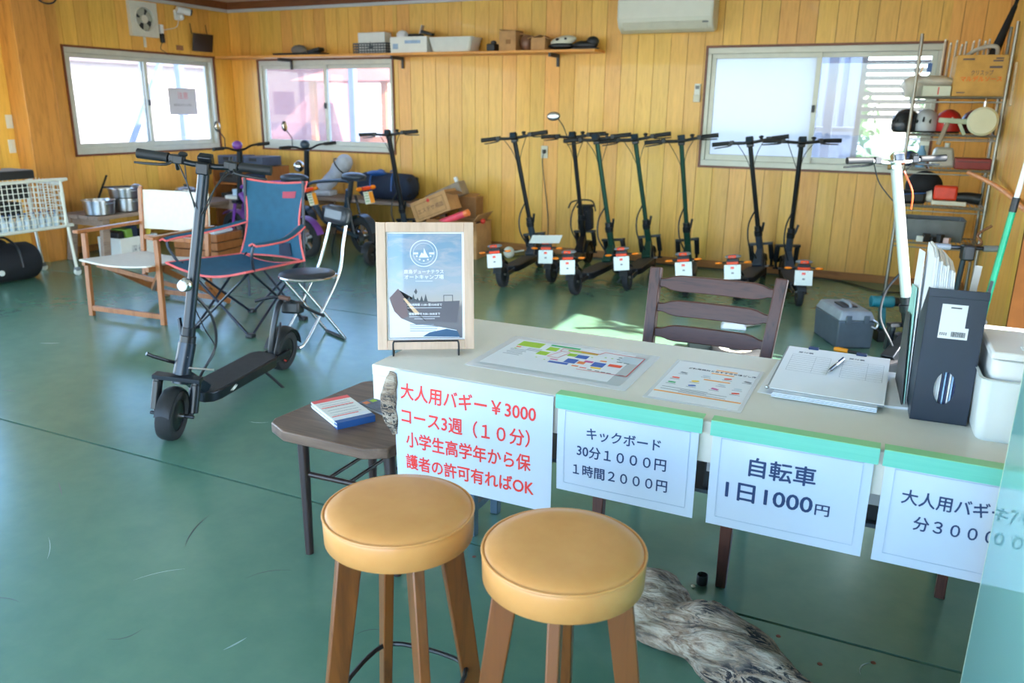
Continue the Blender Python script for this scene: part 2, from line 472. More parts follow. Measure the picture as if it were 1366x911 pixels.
G().bb((XL+0.0005, YF, 0), (XL+0.015, -0.82, 0.06)).bb((XL+0.0005, 4.12, 0), (XL+0.015, YB, 0.06)).put('baseboard_left', BASEB)['kind'] = 'structure'
G().bb((XR-0.015, 4.54, 0), (XR-0.0005, YB-0.02, 0.06)).put('baseboard_right', BASEB)['kind'] = 'structure'
# boxed column on the left wall
PIL = wood('column_board', (206, 142, 66), (170, 110, 46), 'Z', rough=0.4, grain=18, coat=0.1)
p = G().bb((XL, 4.70, 0), (-6.87, 5.00, ZC-0.001)).put('trim_3', PIL, bev=0.003); p['kind'] = 'structure'

# windows -------------------------------------------------------------
PANE = glass_mat('window_pane', (0.78, 0.79, 0.82, 1), haze=0.08, hcol=(0.9, 0.88, 0.9, 1))
BRIGHT_PANE = glass_mat('bright_view_pane', (0.25, 0.27, 0.29, 1), rough=0.15, haze=0.8, hcol=(0.82, 0.86, 0.92, 1))  # pale haze imitates a bright white wall view and reflection in this pane
def window(name, w, axis, fixed, sign, bright_first=False, label=None):
    """sliding aluminium window with brown wooden trim, sash frames, panes and a lock"""
    a0, a1, z0, z1 = w
    def B(g, u0, u1, d0, d1, v0, v1):
        if axis == 'X': g.bb((u0, fixed+sign*d0, v0), (u1, fixed+sign*d1, v1))
        else: g.bb((fixed+sign*d0, u0, v0), (fixed+sign*d1, u1, v1))
        return g
    root = G()
    for (u0, u1, v0, v1) in ((a0, a1, z1-0.018, z1), (a0, a1, z0, z0+0.018), (a0, a0+0.018, z0+0.018, z1-0.018), (a1-0.018, a1, z0+0.018, z1-0.018)):
        B(root, u0, u1, -0.014, 0.10, v0, v1)
    r = root.put(name, TRIMW); r['kind'] = 'structure'
    g = G()
    b0, b1, y0, y1 = a0+0.018, a1-0.018, z0+0.018, z1-0.018
    for (u0, u1, v0, v1) in ((b0, b1, y1-0.05, y1), (b0, b1, y0, y0+0.05), (b0, b0+0.035, y0+0.05, y1-0.05), (b1-0.035, b1, y0+0.05, y1-0.05)):
        B(g, u0, u1, 0.0, 0.09, v0, v1)
    g.put('window_frame', ALU, r, bev=0.003)
    mid = (b0+b1)/2
    for k, (s0, s1, dd) in enumerate(((b0+0.035, mid+0.025, 0.02), (mid-0.025, b1-0.035, 0.052))):
        g = G(); t = 0.038; v0, v1 = y0+0.05, y1-0.05
        for (u0, u1, c0, c1) in ((s0, s1, v1-t, v1), (s0, s1, v0, v0+t*1.3), (s0, s0+t, v0+t*1.3, v1-t), (s1-t, s1, v0+t*1.3, v1-t)):
            B(g, u0, u1, dd, dd+0.028, c0, c1)
        sh = g.put('sash', ALU, r, bev=0.002)
        B(G(), s0+t, s1-t, dd+0.012, dd+0.016, v0+t*1.3, v1-t).put('pane', BRIGHT_PANE if (bright_first and k == 0) else PANE, sh)
    B(G(), mid-0.012, mid+0.012, -0.004, 0.02, (z0+z1)/2-0.03, (z0+z1)/2+0.03).put('window_lock', DARK, r, bev=0.003)
    return r
window('window_1', W1, 'Y', XL, -1)
window('window_2', W2, 'X', YB, 1)
window('window_3', W3, 'X', YB, 1, bright_first=True)
# daylight openings: sky portals in the window and door holes
def portal(loc, sx, sy, direction):
    d = bpy.data.lights.new('sky_portal', 'AREA'); d.shape = 'RECTANGLE'; d.size = sx; d.size_y = sy; d.cycles.is_portal = True
    o = bpy.data.objects.new('sky_portal', d); COL.objects.link(o); o.location = loc
    o.rotation_euler = Vector(direction).to_track_quat('-Z', 'Z' if abs(direction[2]) < 0.9 else 'Y').to_euler()
portal((XL-0.12, (W1[0]+W1[1])/2, 1.41), 1.8, 1.0, (1, 0, 0))
portal((XL-0.12, 1.65, 1.07), 4.9, 2.15, (1, 0, 0))
portal((-5.78, YB+0.12, 1.4), 1.8, 1.0, (0, -1, 0))
portal((-0.7, YB+0.12, 1.42), 1.8, 1.0, (0, -1, 0))
portal((XR+0.12, 3.63, 1.0), 1.77, 2.0, (-1, 0, 0))
portal((-2.87, YF-0.12, 1.12), 6.65, 2.25, (0, 1, 0))

# ------------------------------------------------------------------ outside
gm = Mt('outside_gravel'); v = gm.coord(kind='Object')
gm.l.new(gm.ramp(gm.noise(v, 3, 6, 0.7), [(0.3, lin((142, 146, 148))), (0.7, lin((186, 190, 190)))]), gm.b.inputs['Base Color']); gm.set(Roughness=0.9)
g = G().bb((-60, -45, -0.3), (XL-0.14, 60, -0.13)).bb((XR+0.14, -45, -0.3), (45, 60, -0.13)).bb((XL-0.14, YB+0.14, -0.3), (XR+0.14, 60, -0.13)).bb((XL-0.14, -45, -0.3), (XR+0.14, YF-0.14, -0.13))
tag(g.put('outside_ground', gm.m), 'pale gravel ground outside the windows', 'ground', kind='structure')
MAUVE = mat('mauve_cladding', (138, 88, 86), 0.7, var=0.05)
PALEW = mat('pale_render', (170, 156, 152), 0.8, var=0.04)
ROOFG = mat('grey_roof', (96, 82, 78), 0.7)
def building(name, label, x0, x1, y0, y1, h, m, doors, roof_over=0.5):
    r = thing(name, label, 'building', ((x0+x1)/2, (y0+y1)/2, -0.13))
    w, d = (x1-x0), (y1-y0)
    G().bb((-w/2, -d/2, 0), (w/2, d/2, h)).put('wall', m, r)
    G().box((0, 0, h+0.1), (w+roof_over*2, d+roof_over*2, 0.2), top=(0.97, 0.97)).put('roof', ROOFG, r)
    for (face, u, z, ww, hh) in doors:
        if face == 'x': f = G().box((w/2+0.03, u, z), (0.08, ww, hh)).put('window', WHITE, r); G().box((w/2+0.075, u, z), (0.02, ww-0.16, hh-0.16)).put('pane', GREY, f)
        else: f = G().box((u, -d/2-0.03, z), (ww, 0.08, hh)).put('window', WHITE, r); G().box((u, -d/2-0.075, z), (ww-0.16, 0.02, hh-0.16)).put('pane', DARK, f)
    return r
building('neighbouring_shed', 'mauve shed with pale roof edge outside the left back window', -13.2, -10.9, 14.0, 14.9, 2.45, MAUVE, [])
building('neighbouring_house', 'pale rendered house beyond the left wall window', -34, -28, 2, 34, 3.0, PALEW, [('x', -3.0, 1.5, 1.6, 1.1)])
# porch posts with diagonal braces round the building
POST = mat('white_steel_post', (104, 116, 138), 0.45, 0.1)
def post(x, y, label, brace=None, h=2.7):
    r = thing('porch_post', label, 'post', (x, y, -0.13), group='white steel porch posts')
    G().bar((0, 0, 0), (0, 0, h), 0.09, 0.09, up=(0, 1, 0)).put('upright', POST, r)
    G().box((0, 0, 0.01), (0.2, 0.2, 0.02)).put('foot_plate', POST, r)
    if brace: G().bar((0, 0, brace[2]), (brace[0], brace[1], brace[3]), 0.06, 0.06).put('brace', POST, r)
    return r
post(-9.2, 5.6, 'white post outside the left wall window, nearest its left edge')
post(-9.2, 8.6, 'white post with a diagonal brace outside the left wall window', (0, -1.4, 2.6, 0.2))
post(-7.0, 9.6, 'white post outside the left end of the left back window')
post(-5.95, 9.6, 'white post with a diagonal brace behind the centre of the left back window', (1.3, 0, 0.3, 2.6))
post(-5.6+1.3, 9.9, 'white post outside the right end of the left back window', (-0.9, 0, 2.6, 0.9))
post(-0.72, 9.4, 'broad white post beyond the centre of the right back window')
post(0.35, 12.5, 'thin white post on the lawn beyond the right back window')
# small open kiosk with red roof
k = thing('garden_kiosk', 'small wooden kiosk with brown roof beyond the left back window', 'kiosk', (-9.3, 13.2, -0.13))
KW = mat('kiosk_timber', (150, 92, 60), 0.7)
for sx in (-0.8, 0.8):
    for sy in (-0.6, 0.6): G().bar((sx, sy, 0), (sx, sy, 2.0), 0.1, 0.1, up=(0, 1, 0)).put('post', KW, k)
G().box((0, 0, 2.12), (2.2, 1.8, 0.3), top=(0.25, 0.3)).put('roof', mat('kiosk_roof', (150, 84, 66), 0.7), k)
G().box((0, 0.6, 0.5), (1.6, 0.06, 0.9)).put('counter', KW, k)
# louvred canopy, hedge, lawn and grey cabinet behind the right back window
t = thing('louvred_canopy', 'grey slatted canopy outside the right back window', 'canopy', (0.80, 9.7, 2.05))
SLAT = mat('grey_slat', (58, 60, 58), 0.7)
for i in range(9): G().box((0, 0.75-i*0.0, -0.02-i*0.085), (2.6, 0.03, 0.05)).put('slat', SLAT, t)
G().box((0, -0.35, 0.06), (2.7, 2.4, 0.05), rot=(0.04, 0, 0)).put('shade_sheet', SLAT, t)  # added sheet that blocks sky and sun so the slats stay dark
for sx in (-1.28, 1.28): G().box((sx, 0.75, -0.35), (0.05, 0.06, 0.8)).put('side_frame', SLAT, t)
for sx in (-1.28, 1.28): G().box((sx, 0.8, -1.1), (0.06, 0.06, 2.2)).put('leg', SLAT, t)
lw = Mt('lawn'); v = lw.coord(kind='Object'); lw.l.new(lw.ramp(lw.noise(v, 5, 5, 0.7), [(0.3, lin((70, 110, 44))), (0.7, lin((110, 146, 66)))]), lw.b.inputs['Base Color']); lw.set(Roughness=0.9)
tag(G().bb((-1.4, 11.3, -0.129), (12, 40, -0.127)).put('lawn', lw.m), 'bright lawn outside beyond the right back window', 'lawn', kind='stuff')
LEAF = Mt('hedge_leaf'); v = LEAF.coord(kind='Object'); LEAF.l.new(LEAF.ramp(LEAF.noise(v, 6, 4), [(0.3, lin((30, 74, 28))), (0.7, lin((84, 130, 52)))]), LEAF.b.inputs['Base Color']); LEAF.set(Roughness=0.6)
def bush(x, y, label, r=0.9, h=1.9, n=650, seed=1):
    rnd = random.Random(seed)
    t = thing('garden_shrub', label, 'shrub', (x, y, -0.13), group='shrubs on the lawn')
    G().rod((0, 0, 0), (0, 0, h*0.6), 0.05, 0.03, 8).put('trunk', KW, t)
    g = G()
    for i in range(n):
        a, b = rnd.uniform(0, 2*pi), rnd.uniform(-1, 1); rr = r*rnd.uniform(0.55, 1)**0.5
        cpos = Vector((rr*cos(a)*sqrt(1-b*b), rr*sin(a)*sqrt(1-b*b), h*0.58+b*h*0.42))
        e = Euler((rnd.uniform(0, 6), rnd.uniform(0, 6), 0)); s_ = rnd.uniform(0.05, 0.11)
        g._add([cpos+(e.to_matrix() @ Vector(q))*s_ for q in ((-1, 0, 0), (0, -0.5, 0.1), (1, 0, 0), (0, 0.5, 0.1))], [(0, 1, 2, 3)])
    g.put('foliage', LEAF.m, t)['kind'] = 'stuff'
bush(-1.6, 14.5, 'green garden shrub left of the thin white post on the lawn', 1.3, 2.3, seed=2)
bush(1.3, 16.6, 'green garden shrub directly behind the thin white post on the lawn', 1.3, 2.6, seed=3)
bush(4.6, 18.0, 'green garden shrub right of the thin white post on the lawn', 1.5, 2.4, seed=4)
bush(-6.0, 19.5, 'green garden shrub beyond the wooden kiosk', 1.7, 3.0, seed=6)
t = thing('outside_cabinet', 'grey metal cabinet outside the right back window', 'cabinet', (-0.80, 11.0, -0.13))
G().bb((-0.3, -0.2, 0), (0.3, 0.2, 1.35)).put('body', GREY, t, bev=0.01); G().bb((-0.26, -0.215, 0.1), (0.26, -0.2, 1.3)).put('door', mat('cabinet_door', (140, 152, 168), 0.5), t)
# plant outside the open side door, throws the leafy shadow into the sun patch
t = thing('garden_sapling', 'thin sapling with a tuft of leaves outside the open side door', 'plant', (1.35, 4.22, -0.13))
G().tube([(0, 0, 0), (0.02, 0, 1.2), (0.0, 0.02, 2.45)], [0.012, 0.006], 8).put('stem', KW, t)
g = G(); rnd = random.Random(5)
for i in range(26):
    e = Euler((rnd.uniform(0, 6), rnd.uniform(0, 6), rnd.uniform(0, 6))); cpos = Vector((0, 0.0, 2.33))+Vector((rnd.uniform(-.1, .1), rnd.uniform(-.09, .09), rnd.uniform(-.14, .12)))
    g._add([cpos+(e.to_matrix() @ Vector(q))*0.07 for q in ((-1, 0, 0), (0, -0.3, 0), (1, 0, 0), (0, 0.3, 0))], [(0, 1, 2, 3)])
g.put('foliage', LEAF.m, t)

# unseen ceiling battens above the frame, added to brighten the room
LAMP = Mt('fill_lamp_tube'); LAMP.b.inputs['Emission Color'].default_value = (1.0, 0.93, 0.82, 1); LAMP.b.inputs['Emission Strength'].default_value = 4.5
lt0 = None
for i, (x, y) in enumerate([(-5.4, 4.6), (-5.4, 1.6), (-3.2, 4.6), (-3.2, 1.6), (-1.0, 5.2), (-1.0, 2.6), (-1.0, 0.2)]):
    if lt0 is None:
        lt0 = thing('ceiling_fill_light', 'unseen batten lamp added under the ceiling to brighten the room', 'lamp', (x, y, ZC), group='added ceiling fill lamps')
        G().box((0, 0, -0.02), (0.12, 1.25, 0.04)).put('housing', WHITE, lt0, bev=0.004)
        G().tube([(0, -0.60, -0.058), (0, 0.60, -0.058)], 0.016, 12).put('tube', LAMP.m, lt0)
        for s in (-1, 1): G().box((0, s*0.61, -0.055), (0.04, 0.02, 0.045)).put('holder', WHITE, lt0)
    else:
        c_ = copy_tree(lt0); c_.location = (x, y, ZC)

t = thing('carport_wall', 'blue grey corrugated carport wall beyond the right back window', 'wall', (-1.35, 12.4, -0.13))
CWM = mat('blue_grey_sheet', (96, 110, 132), 0.6)
for i in range(16): G().box((-0.75+i*0.1, 0.02*(i % 2), 1.25), (0.1, 0.03, 2.5)).put('sheet_panel', CWM, t)
# ================================================================== FOREGROUND
T = Matrix.Translation
def RX(a): return Matrix.Rotation(radians(a), 4, 'X')
def RY(a): return Matrix.Rotation(radians(a), 4, 'Y')
def RZ(a): return Matrix.Rotation(radians(a), 4, 'Z')

# side door frame in the right wall (door leaf slid away)
g = G().bb((XR-0.02, DR[0], 0), (XR+0.1, DR[0]+0.04, 2.02)).bb((XR-0.02, DR[1]-0.04, 0), (XR+0.1, DR[1], 2.02)).bb((XR-0.02, DR[0]+0.04, 1.98), (XR+0.1, DR[1]-0.04, 2.02))
g.put('door_1', mat('dark_door_frame', (84, 50, 20), 0.9, spec=0.1))['kind'] = 'structure'
g = G().bb((XL-0.1, WD[0], 0), (XL+0.02, WD[0]+0.04, 2.15)).bb((XL-0.1, WD[1]-0.04, 0), (XL+0.02, WD[1], 2.15)).bb((XL-0.1, WD[0]+0.04, 2.11), (XL+0.02, WD[1]-0.04, 2.15))
g.put('door_2', TRIMW)['kind'] = 'structure'

# ------------------------------------------------------------------ white reception desk
DESKM = mat('desk_white_top', (216, 213, 202), 0.35, var=0.02)
DX0, DX1, DY0, DY1, DZ = -1.27, 0.50, 1.775, 2.36, 0.70
desk = thing('reception_desk', 'white topped reception desk carrying the price signs', 'desk', (0, 0, 0))
G().bb((DX0, DY0, DZ-0.032), (DX1, DY1, DZ)).put('desk_top', DESKM, desk, bev=0.003)
G().bb((DX0+0.0, DY0+0.004, DZ-0.105), (DX1, DY0+0.02, DZ-0.032)).put('front_edge_board', DESKM, desk)
DLEG = mat('desk_leg_metal', (92, 112, 128), 0.35, 0.5)
G().bb((DX0+0.08, DY0+0.09, 0.47), (DX1-0.05, DY1-0.05, 0.48)).put('under_shelf', mat('desk_shelf', (70, 84, 96), 0.5), desk)
for sx in (DX0+0.125, DX1-0.05):
    for sy in (DY0+0.37, DY1-0.04):
        G().bar((sx, sy, 0), (sx, sy, DZ-0.032), 0.03, 0.03, up=(0, 1, 0)).put('leg', DLEG, desk, bev=0.003)
    G().bar((sx, DY0+0.37, 0.10), (sx, DY1-0.04, 0.10), 0.025, 0.025).put('rail', DLEG, desk)
# things on the shelf under the top, glimpsed between the signs
for i, (x, w, h, m_, lab) in enumerate(((-0.34, 0.05, 0.13, DARK, 'dark binder on the shelf under the desk, seen left of the bicycle price sign'), (0.03, 0.045, 0.12, BLACK, 'black binder on the shelf under the desk, seen right of the bicycle price sign'))):
    t = thing('ring_binder', lab, 'binder', (x, 1.88, 0.48))
    G().bb((0, 0, 0), (w, 0.22, h)).put('cover', m_, t, bev=0.003)
    G().bb((0.006, -0.001, h*0.35), (w-0.006, 0.0, h*0.75)).put('spine_label', PAPER, t)

# ------------------------------------------------------------------ price signs with tape
TAPE = Mt('green_masking_tape'); TAPE.set(Roughness=0.45)
TAPE.l.new(TAPE.ramp(TAPE.noise(TAPE.coord((1, 1, 30)), 3, 3), [(0.3, lin((104, 194, 174))), (0.7, lin((118, 204, 184)))]), TAPE.b.inputs['Base Color'])
TAPE.b.inputs['Alpha'].default_value = 0.9
TAPEM = TAPE.m
TAPET = mat('green_masking_tape_edge', (142, 202, 146), 0.5, var=0.03)
SIGNM = mat('laminated_sign', (188, 200, 218), 0.3, var=0.01, coat=0.3)
LINE = mat('faint_blue_line', (150, 172, 196), 0.6, var=0.01)
def sign(label, x0, x1, ztop, zbot, lines, ink, border=True, tape=True, tilt=0.0, skew=0.0, group=None, ext0=0.0):
    """laminated sheet hanging from the desk's front edge; local x right, z up, y=0 the sheet"""
    t = thing('price_sign', label, 'sign', (x0, DY0-0.006, ztop), group=group)
    t.rotation_euler = (radians(tilt), radians(skew), 0)
    w, h = x1-x0, ztop-zbot
    def fn(u, v):
        return (u*w, -0.004-0.010*sin(pi*v)*(0.5+0.5*sin(5*u)), -v*h)
    G().sheet(fn, 12, 8, 0.0009).put('sheet', SIGNM, t)
    if border:
        g = G(); b = 0.020; th = 0.0007
        for (a0, a1, c0, c1) in ((b, w-b, -b*1.7, -b*1.7-th*1.4), (b, w-b, -h+b*1.2, -h+b*1.2-th*1.4), (b, b+th, -b*1.7, -h+b*1.2), (w-b-th, w-b, -b*1.7, -h+b*1.2)):
            n = 8
            for i in range(n):
                xa, xb = a0+(a1-a0)*i/n, a0+(a1-a0)*(i+1)/n; za, zb = c0+(c1-c0)*i/n, c0+(c1-c0)*(i+1)/n
                if a1-a0 > c0-c1: y = fn((xa+xb)/2/w, -c0/h)[1]; g.bb((xa, y-0.0017, c1), (xb, y-0.0008, c0))
                else: y = fn(a0/w, -(za+zb)/2/h)[1]; g.bb((a0, y-0.0017, zb), (a1, y-0.0008, za))
        g.put('border', LINE, t)
    for (s, px, pz, size, bold, fit) in lines:
        v = -pz/h
        o = text(s, size, ink, t, T((px, 0, pz)) @ RX(90), bold=bold, fit=fit)
        for vv in o.data.vertices:      # lie on the curved sheet
            X = px+vv.co.x; Z = pz+vv.co.y
            vv.co.z = -fn(X/w, -Z/h)[1]+0.0009+max(0, vv.co.z)
    if tape:
        G().bb((-0.006-ext0, -0.0125, -0.030), (w+0.008, -0.0115, 0.0065)).put('tape', TAPEM, t, bev=0)
        g = G().bb((-0.006-ext0, -0.0125, 0.0066), (w+0.008, 0.022, 0.0078)); g.put('tape_edge', TAPET, t)
    return t
# in local sheet coordinates: x right of the sheet's left edge, z below its top edge (baseline)
sign('white laminated sign with red lettering for the adult buggy course', -1.186, -0.709, 0.700, 0.372,
     [('大人用バギー￥3000', 0.020, -0.076, 0.0500, 0.0009, 0.410), ('コース3週（１０分）', 0.022, -0.148, 0.0500, 0.0009, 0.392),
      ('小学生高学年から保', 0.036, -0.217, 0.0500, 0.0009, 0.382), ('護者の許可有ればOK', 0.032, -0.286, 0.0490, 0.0009, 0.396)], INKR, border=False, tape=False, skew=0)
sign('white laminated sign with navy kick board prices under green tape', -0.694, -0.338, 0.704, 0.448,
     [('キックボード', 0.080, -0.095, 0.0330, 0.0005, 0.188), ('30分１０００円', 0.056, -0.145, 0.0350, 0.0005, 0.228), ('１時間２０００円', 0.046, -0.200, 0.0350, 0.0005, 0.244)], INK)
sign('white laminated sign with navy bicycle day price under green tape', -0.305, 0.040, 0.704, 0.445,
     [('自転車', 0.088, -0.108, 0.0500, 0.0009, 0.146), ('1日1000', 0.040, -0.176, 0.0540, 0.0009, 0.194), ('円', 0.239, -0.176, 0.0310, 0.0005, 0.031)], INK)
sign('white laminated sign with navy buggy price, partly behind the glass panel', 0.062, 0.415, 0.704, 0.445,
     [('大人用バギー', 0.040, -0.104, 0.0360, 0.0006, 0.196), ('分３０００円', 0.070, -0.160, 0.0360, 0.0006, 0.190)], INK)

# ------------------------------------------------------------------ glass panel at right
GLP = glass_mat('teal_glass_panel', (0.50, 0.82, 0.82, 1), rough=0.03, haze=0.72, hcol=(0.52, 0.90, 0.93, 1))
t = thing('glass_partition', 'tall teal glass door panel at the right edge of the photo', 'glass panel', (0.268, 0, 0))
G().bb((0, 0.30, 0.01), (0.006, 1.708, 2.1)).put('pane', GLP, t)
GE = mat('glass_edge', (190, 205, 185), 0.3)
G().bb((-0.0005, 1.708, 0.01), (0.0065, 1.7115, 2.1)).put('polished_edge', GE, t)
G().bb((-0.02, 0.30, 0.0), (0.026, 1.70, 0.01)).put('floor_rail', ALU, t)

# ------------------------------------------------------------------ framed poster on a wire stand
FW = wood('pale_picture_frame_wood', (206, 178, 156), (190, 158, 134), 'Z', rough=0.5)
t = thing('framed_poster', 'pale wooden frame holding the camp site poster with sky picture', 'picture frame', (-1.187, 1.936, DZ+0.012), rz=radians(30), rx=radians(-11))
w, h, b = 0.283, 0.372, 0.028
for nm, a, c_ in (('frame_side', (-w/2, -0.008, 0), (-w/2+b, 0.012, h)), ('frame_side', (w/2-b, -0.008, 0), (w/2, 0.012, h)), ('frame_side', (-w/2+b, -0.008, 0), (w/2-b, 0.012, b)), ('frame_side', (-w/2+b, -0.008, h-b), (w/2-b, 0.012, h))):
    G().bb(a, c_).put(nm, FW, t, bev=0.0015)
pw, ph = w-2*b, h-2*b
G().bb((-pw/2, 0.002, b), (pw/2, 0.008, h-b)).put('backing', PAPER, t)
PM = Mt('poster_print'); tc = PM.coord(kind='Generated')
sx_ = PM.nd('ShaderNodeSeparateXYZ'); PM.l.new(tc, sx_.inputs[0])
sky_ = PM.ramp(sx_.outputs[2], [(0.0, lin((84, 92, 108))), (0.30, lin((104, 104, 112))), (0.36, lin((172, 168, 166))), (0.52, lin((150, 166, 182))), (0.8, lin((112, 148, 176))), (1.0, lin((100, 140, 170)))])
wv = PM.noise(PM.coord((1.2, 1, 5), 'Generated', (0, 0.5, 0)), 2.2, 4, 0.6, 0.6)
cl = PM.ramp(wv, [(0.45, (0, 0, 0)), (0.65, (0.55, 0.55, 0.55))])
up = PM.ramp(sx_.outputs[2], [(0.40, (0, 0, 0)), (0.46, (1, 1, 1))])
mk = PM.mix(1.0, cl, up, 'MULTIPLY')
PM.l.new(PM.mix(mk, sky_, lin((178, 174, 184))), PM.b.inputs['Base Color']); PM.set(Roughness=0.35); PM.b.inputs['Coat Weight'].default_value = 0.6
G().bb((-pw/2+0.005, 0.0008, b+0.005), (pw/2-0.007, 0.002, h-b-0.005)).put('poster', PM.m, t)
poster = [o for o in t.children if o.name.startswith('poster')][0]
def flat(poly, z0, m, nm, par, y=0.0008):
    """flat print polygons given in the frame's x, z"""
    return G().prism(poly, 0.0003, T((0, y, 0)) @ RX(90)).put(nm, m, par)
PB1 = mat('print_tent_brown', (112, 92, 96), 0.5, var=0.03); PB2 = mat('print_tree_dark', (62, 70, 78), 0.5); PB3 = mat('print_strap', (210, 178, 140), 0.5)
PB4 = mat('print_white', (222, 230, 240), 0.5, var=0.02); PB5 = mat('print_deep_blue', (40, 84, 122), 0.5)
z0 = b
flat([(-0.100, z0+0.118), (-0.082, z0+0.150), (-0.066, z0+0.128), (-0.045, z0+0.10), (0.0, z0+0.055), (0.09, z0+0.05), (0.10, z0+0.115), (0.02, z0+0.112), (-0.03, z0+0.118), (-0.062, z0+0.122)], 0, mat('print_hill', (92, 90, 100), 0.5, var=0.05), 'print', poster, 0.0006)
flat([(-0.105, z0+0.125), (-0.080, z0+0.152), (-0.058, z0+0.120), (-0.052, z0+0.07), (-0.075, z0+0.06), (-0.095, z0+0.09)], 0, PB1, 'print', poster, 0.0004)
flat([(-0.066, z0+0.122), (-0.060, z0+0.124), (-0.018, z0+0.078), (-0.030, z0+0.074)], 0, PB3, 'print', poster, 0.0002)
flat([(-0.107, z0+0.122), (-0.092, z0+0.085), (-0.072, z0+0.064), (-0.03, z0+0.046), (0.03, z0+0.04), (0.09, z0+0.028), (0.098, z0+0.007), (-0.107, z0+0.007)], 0, PB4, 'print', poster, 0.0001)
flat([(-0.01, z0+0.01), (0.01, z0+0.022), (0.06, z0+0.032), (0.092, z0+0.026), (0.10, z0+0.008)], 0, PB5, 'print', poster, -0.0001)
for i, xx in enumerate([-0.06+0.012*i for i in range(6)]):
    flat([(xx-0.006, z0+0.112), (xx, z0+0.126+0.005*(i % 3)), (xx+0.006, z0+0.112)], 0, PB2, 'print', poster, 0.0003)
flat([(-0.034, z0+0.142), (-0.028, z0+0.152), (-0.024, z0+0.142), (-0.028, z0+0.134)], 0, PB2, 'print', poster, 0.0002)
for a_ in (0.052, 0.078): flat([(a_, z0+0.112), (a_, z0+0.130), (a_+0.002, z0+0.130), (a_+0.002, z0+0.112)], 0, PB2, 'print', poster, 0.0002)
flat([(0.052, z0+0.130), (0.052, z0+0.132), (0.080, z0+0.132), (0.080, z0+0.130)], 0, PB2, 'print', poster, 0.0002)
# round emblem: two rings, a small peak in the middle and bars at its sides
ring = G()
for rr, th in ((0.040, 0.0022), (0.031, 0.0008)):
    n = 40
    ring._add([(r_*cos(2*pi*i/n), r_*sin(2*pi*i/n)*0.98, 0) for r_ in (rr-th, rr) for i in range(n)], [(i, (i+1) % n, n+(i+1) % n, n+i) for i in range(n)])
ring.prism([(-0.014, -0.012), (-0.006, 0.003), (-0.001, -0.002), (0.001, 0.016), (0.006, 0.004), (0.010, -0.004), (0.015, -0.012)], 0.0002)
ring.prism([(-0.030, -0.003), (-0.030, 0.003), (-0.016, 0.003), (-0.016, -0.003)], 0.0002).prism([(0.016, -0.003), (0.016, 0.003), (0.030, 0.003), (0.030, -0.003)], 0.0002)
for k in range(5):
    a_ = pi*(1.12+k*0.19); ring.prism([(0.0215*cos(a_)+dx, 0.0215*sin(a_)+dy) for dx, dy in ((-0.0022, -0.0022), (0.0022, -0.0022), (0.0022, 0.0022), (-0.0022, 0.0022))], 0.0002)
ring.move(T((-0.004, -0.0002, h-b-0.062)) @ RX(90)).put('emblem', PB4, poster)
LW = mat('print_lettering_white', (232, 236, 244), 0.5, var=0.01)
for s, z_, sz in (('鹿島デューナテラス', 0.196, 0.0130), ('オートキャンプ場', 0.180, 0.0145), ('ご利用時間 11:00~翌10:00まで', 0.101, 0.0078), ('管理棟受付 9:00~18:00まで', 0.074, 0.0078)):
    text(s, sz, LW, poster, T((-0.004, -0.0003, b+z_)) @ RX(90), align='CENTER', bold=0.00012)
g = G()
for z_, w_ in ((0.1725, 0.05), (0.094, 0.10), (0.068, 0.09), (0.062, 0.06)): g.bb((-0.004-w_/2, -0.0004, b+z_), (-0.004+w_/2, 0, b+z_+0.0012))
g.put('fine_print', LW, poster)
g = G()
for i, w_ in enumerate((0.07, 0.085, 0.08, 0.075)): g.bb((-0.047, -0.0006, b+0.044-i*0.006), (-0.047+w_, -0.0003, b+0.0458-i*0.006))
g.put('fine_print', mat('print_grey', (120, 138, 160), 0.5), poster)
# wire stand
t2 = thing('wire_display_stand', 'black wire stand holding the poster frame', 'display stand', (-1.187, 1.936, DZ), rz=radians(30))
g = G()
for s in (-0.095, 0.095):
    g.tube(smooth_path([(s, -0.034, 0.004), (s, -0.034, 0.038), (s*0.97, -0.030, 0.046)], 3), 0.0026, 8)
    g.tube([(s, -0.034, 0.004), (s, 0.09, 0.004)], 0.0026, 8); g.tube([(s, 0.09, 0.004), (s*0.9, 0.042, 0.16)], 0.0026, 8)
g.tube([(-0.094, -0.030, 0.046), (0.094, -0.030, 0.046)], 0.0026, 8)
g.tube([(-0.086, 0.042, 0.16), (0.086, 0.042, 0.16)], 0.0026, 8)
g.put('wire', BLACKM, t2)

# ------------------------------------------------------------------ flat sheets on the desk
def sheet_thing(name, label, cat, x, y, w, d, z, rz, m, th=0.0008, group=None):
    t = thing(name, label, cat, (x, y, z), rz=radians(rz), group=group)
    G().bb((-w/2, -d/2, 0), (w/2, d/2, th)).put('sheet', m, t)
    return t
LAM = mat('laminate_clear_edge', (214, 218, 222), 0.25, var=0.01, coat=0.4)
t = sheet_thing('site_map', 'laminated coloured map of the camp site on the desk', 'map', -0.795, 2.055, 0.475, 0.335, DZ+0.0004, -0.5, LAM)
def rect(par, x, y, w, d, m, k=1, nm='print', base=0.0008, rz=0):
    o = G().box((0, 0, 0), (w, d, 0.0002)).move(T((x, y, base+0.0002*k)) @ RZ(rz)).put(nm, m, par); return o
MC = {k: mat('map_'+k, c_, 0.4, var=0.02) for k, c_ in dict(base=(222, 226, 230), road=(176, 184, 188), lime=(160, 200, 60), green=(40, 170, 110), blue=(36, 92, 176), red=(228, 72, 52), line=(206, 50, 70), yellow=(240, 200, 40), mustard=(196, 160, 50), pink=(200, 84, 150), orange=(232, 130, 70), slate=(96, 116, 118), paleblue=(186, 200, 210), dk=(120, 130, 140)).items()}
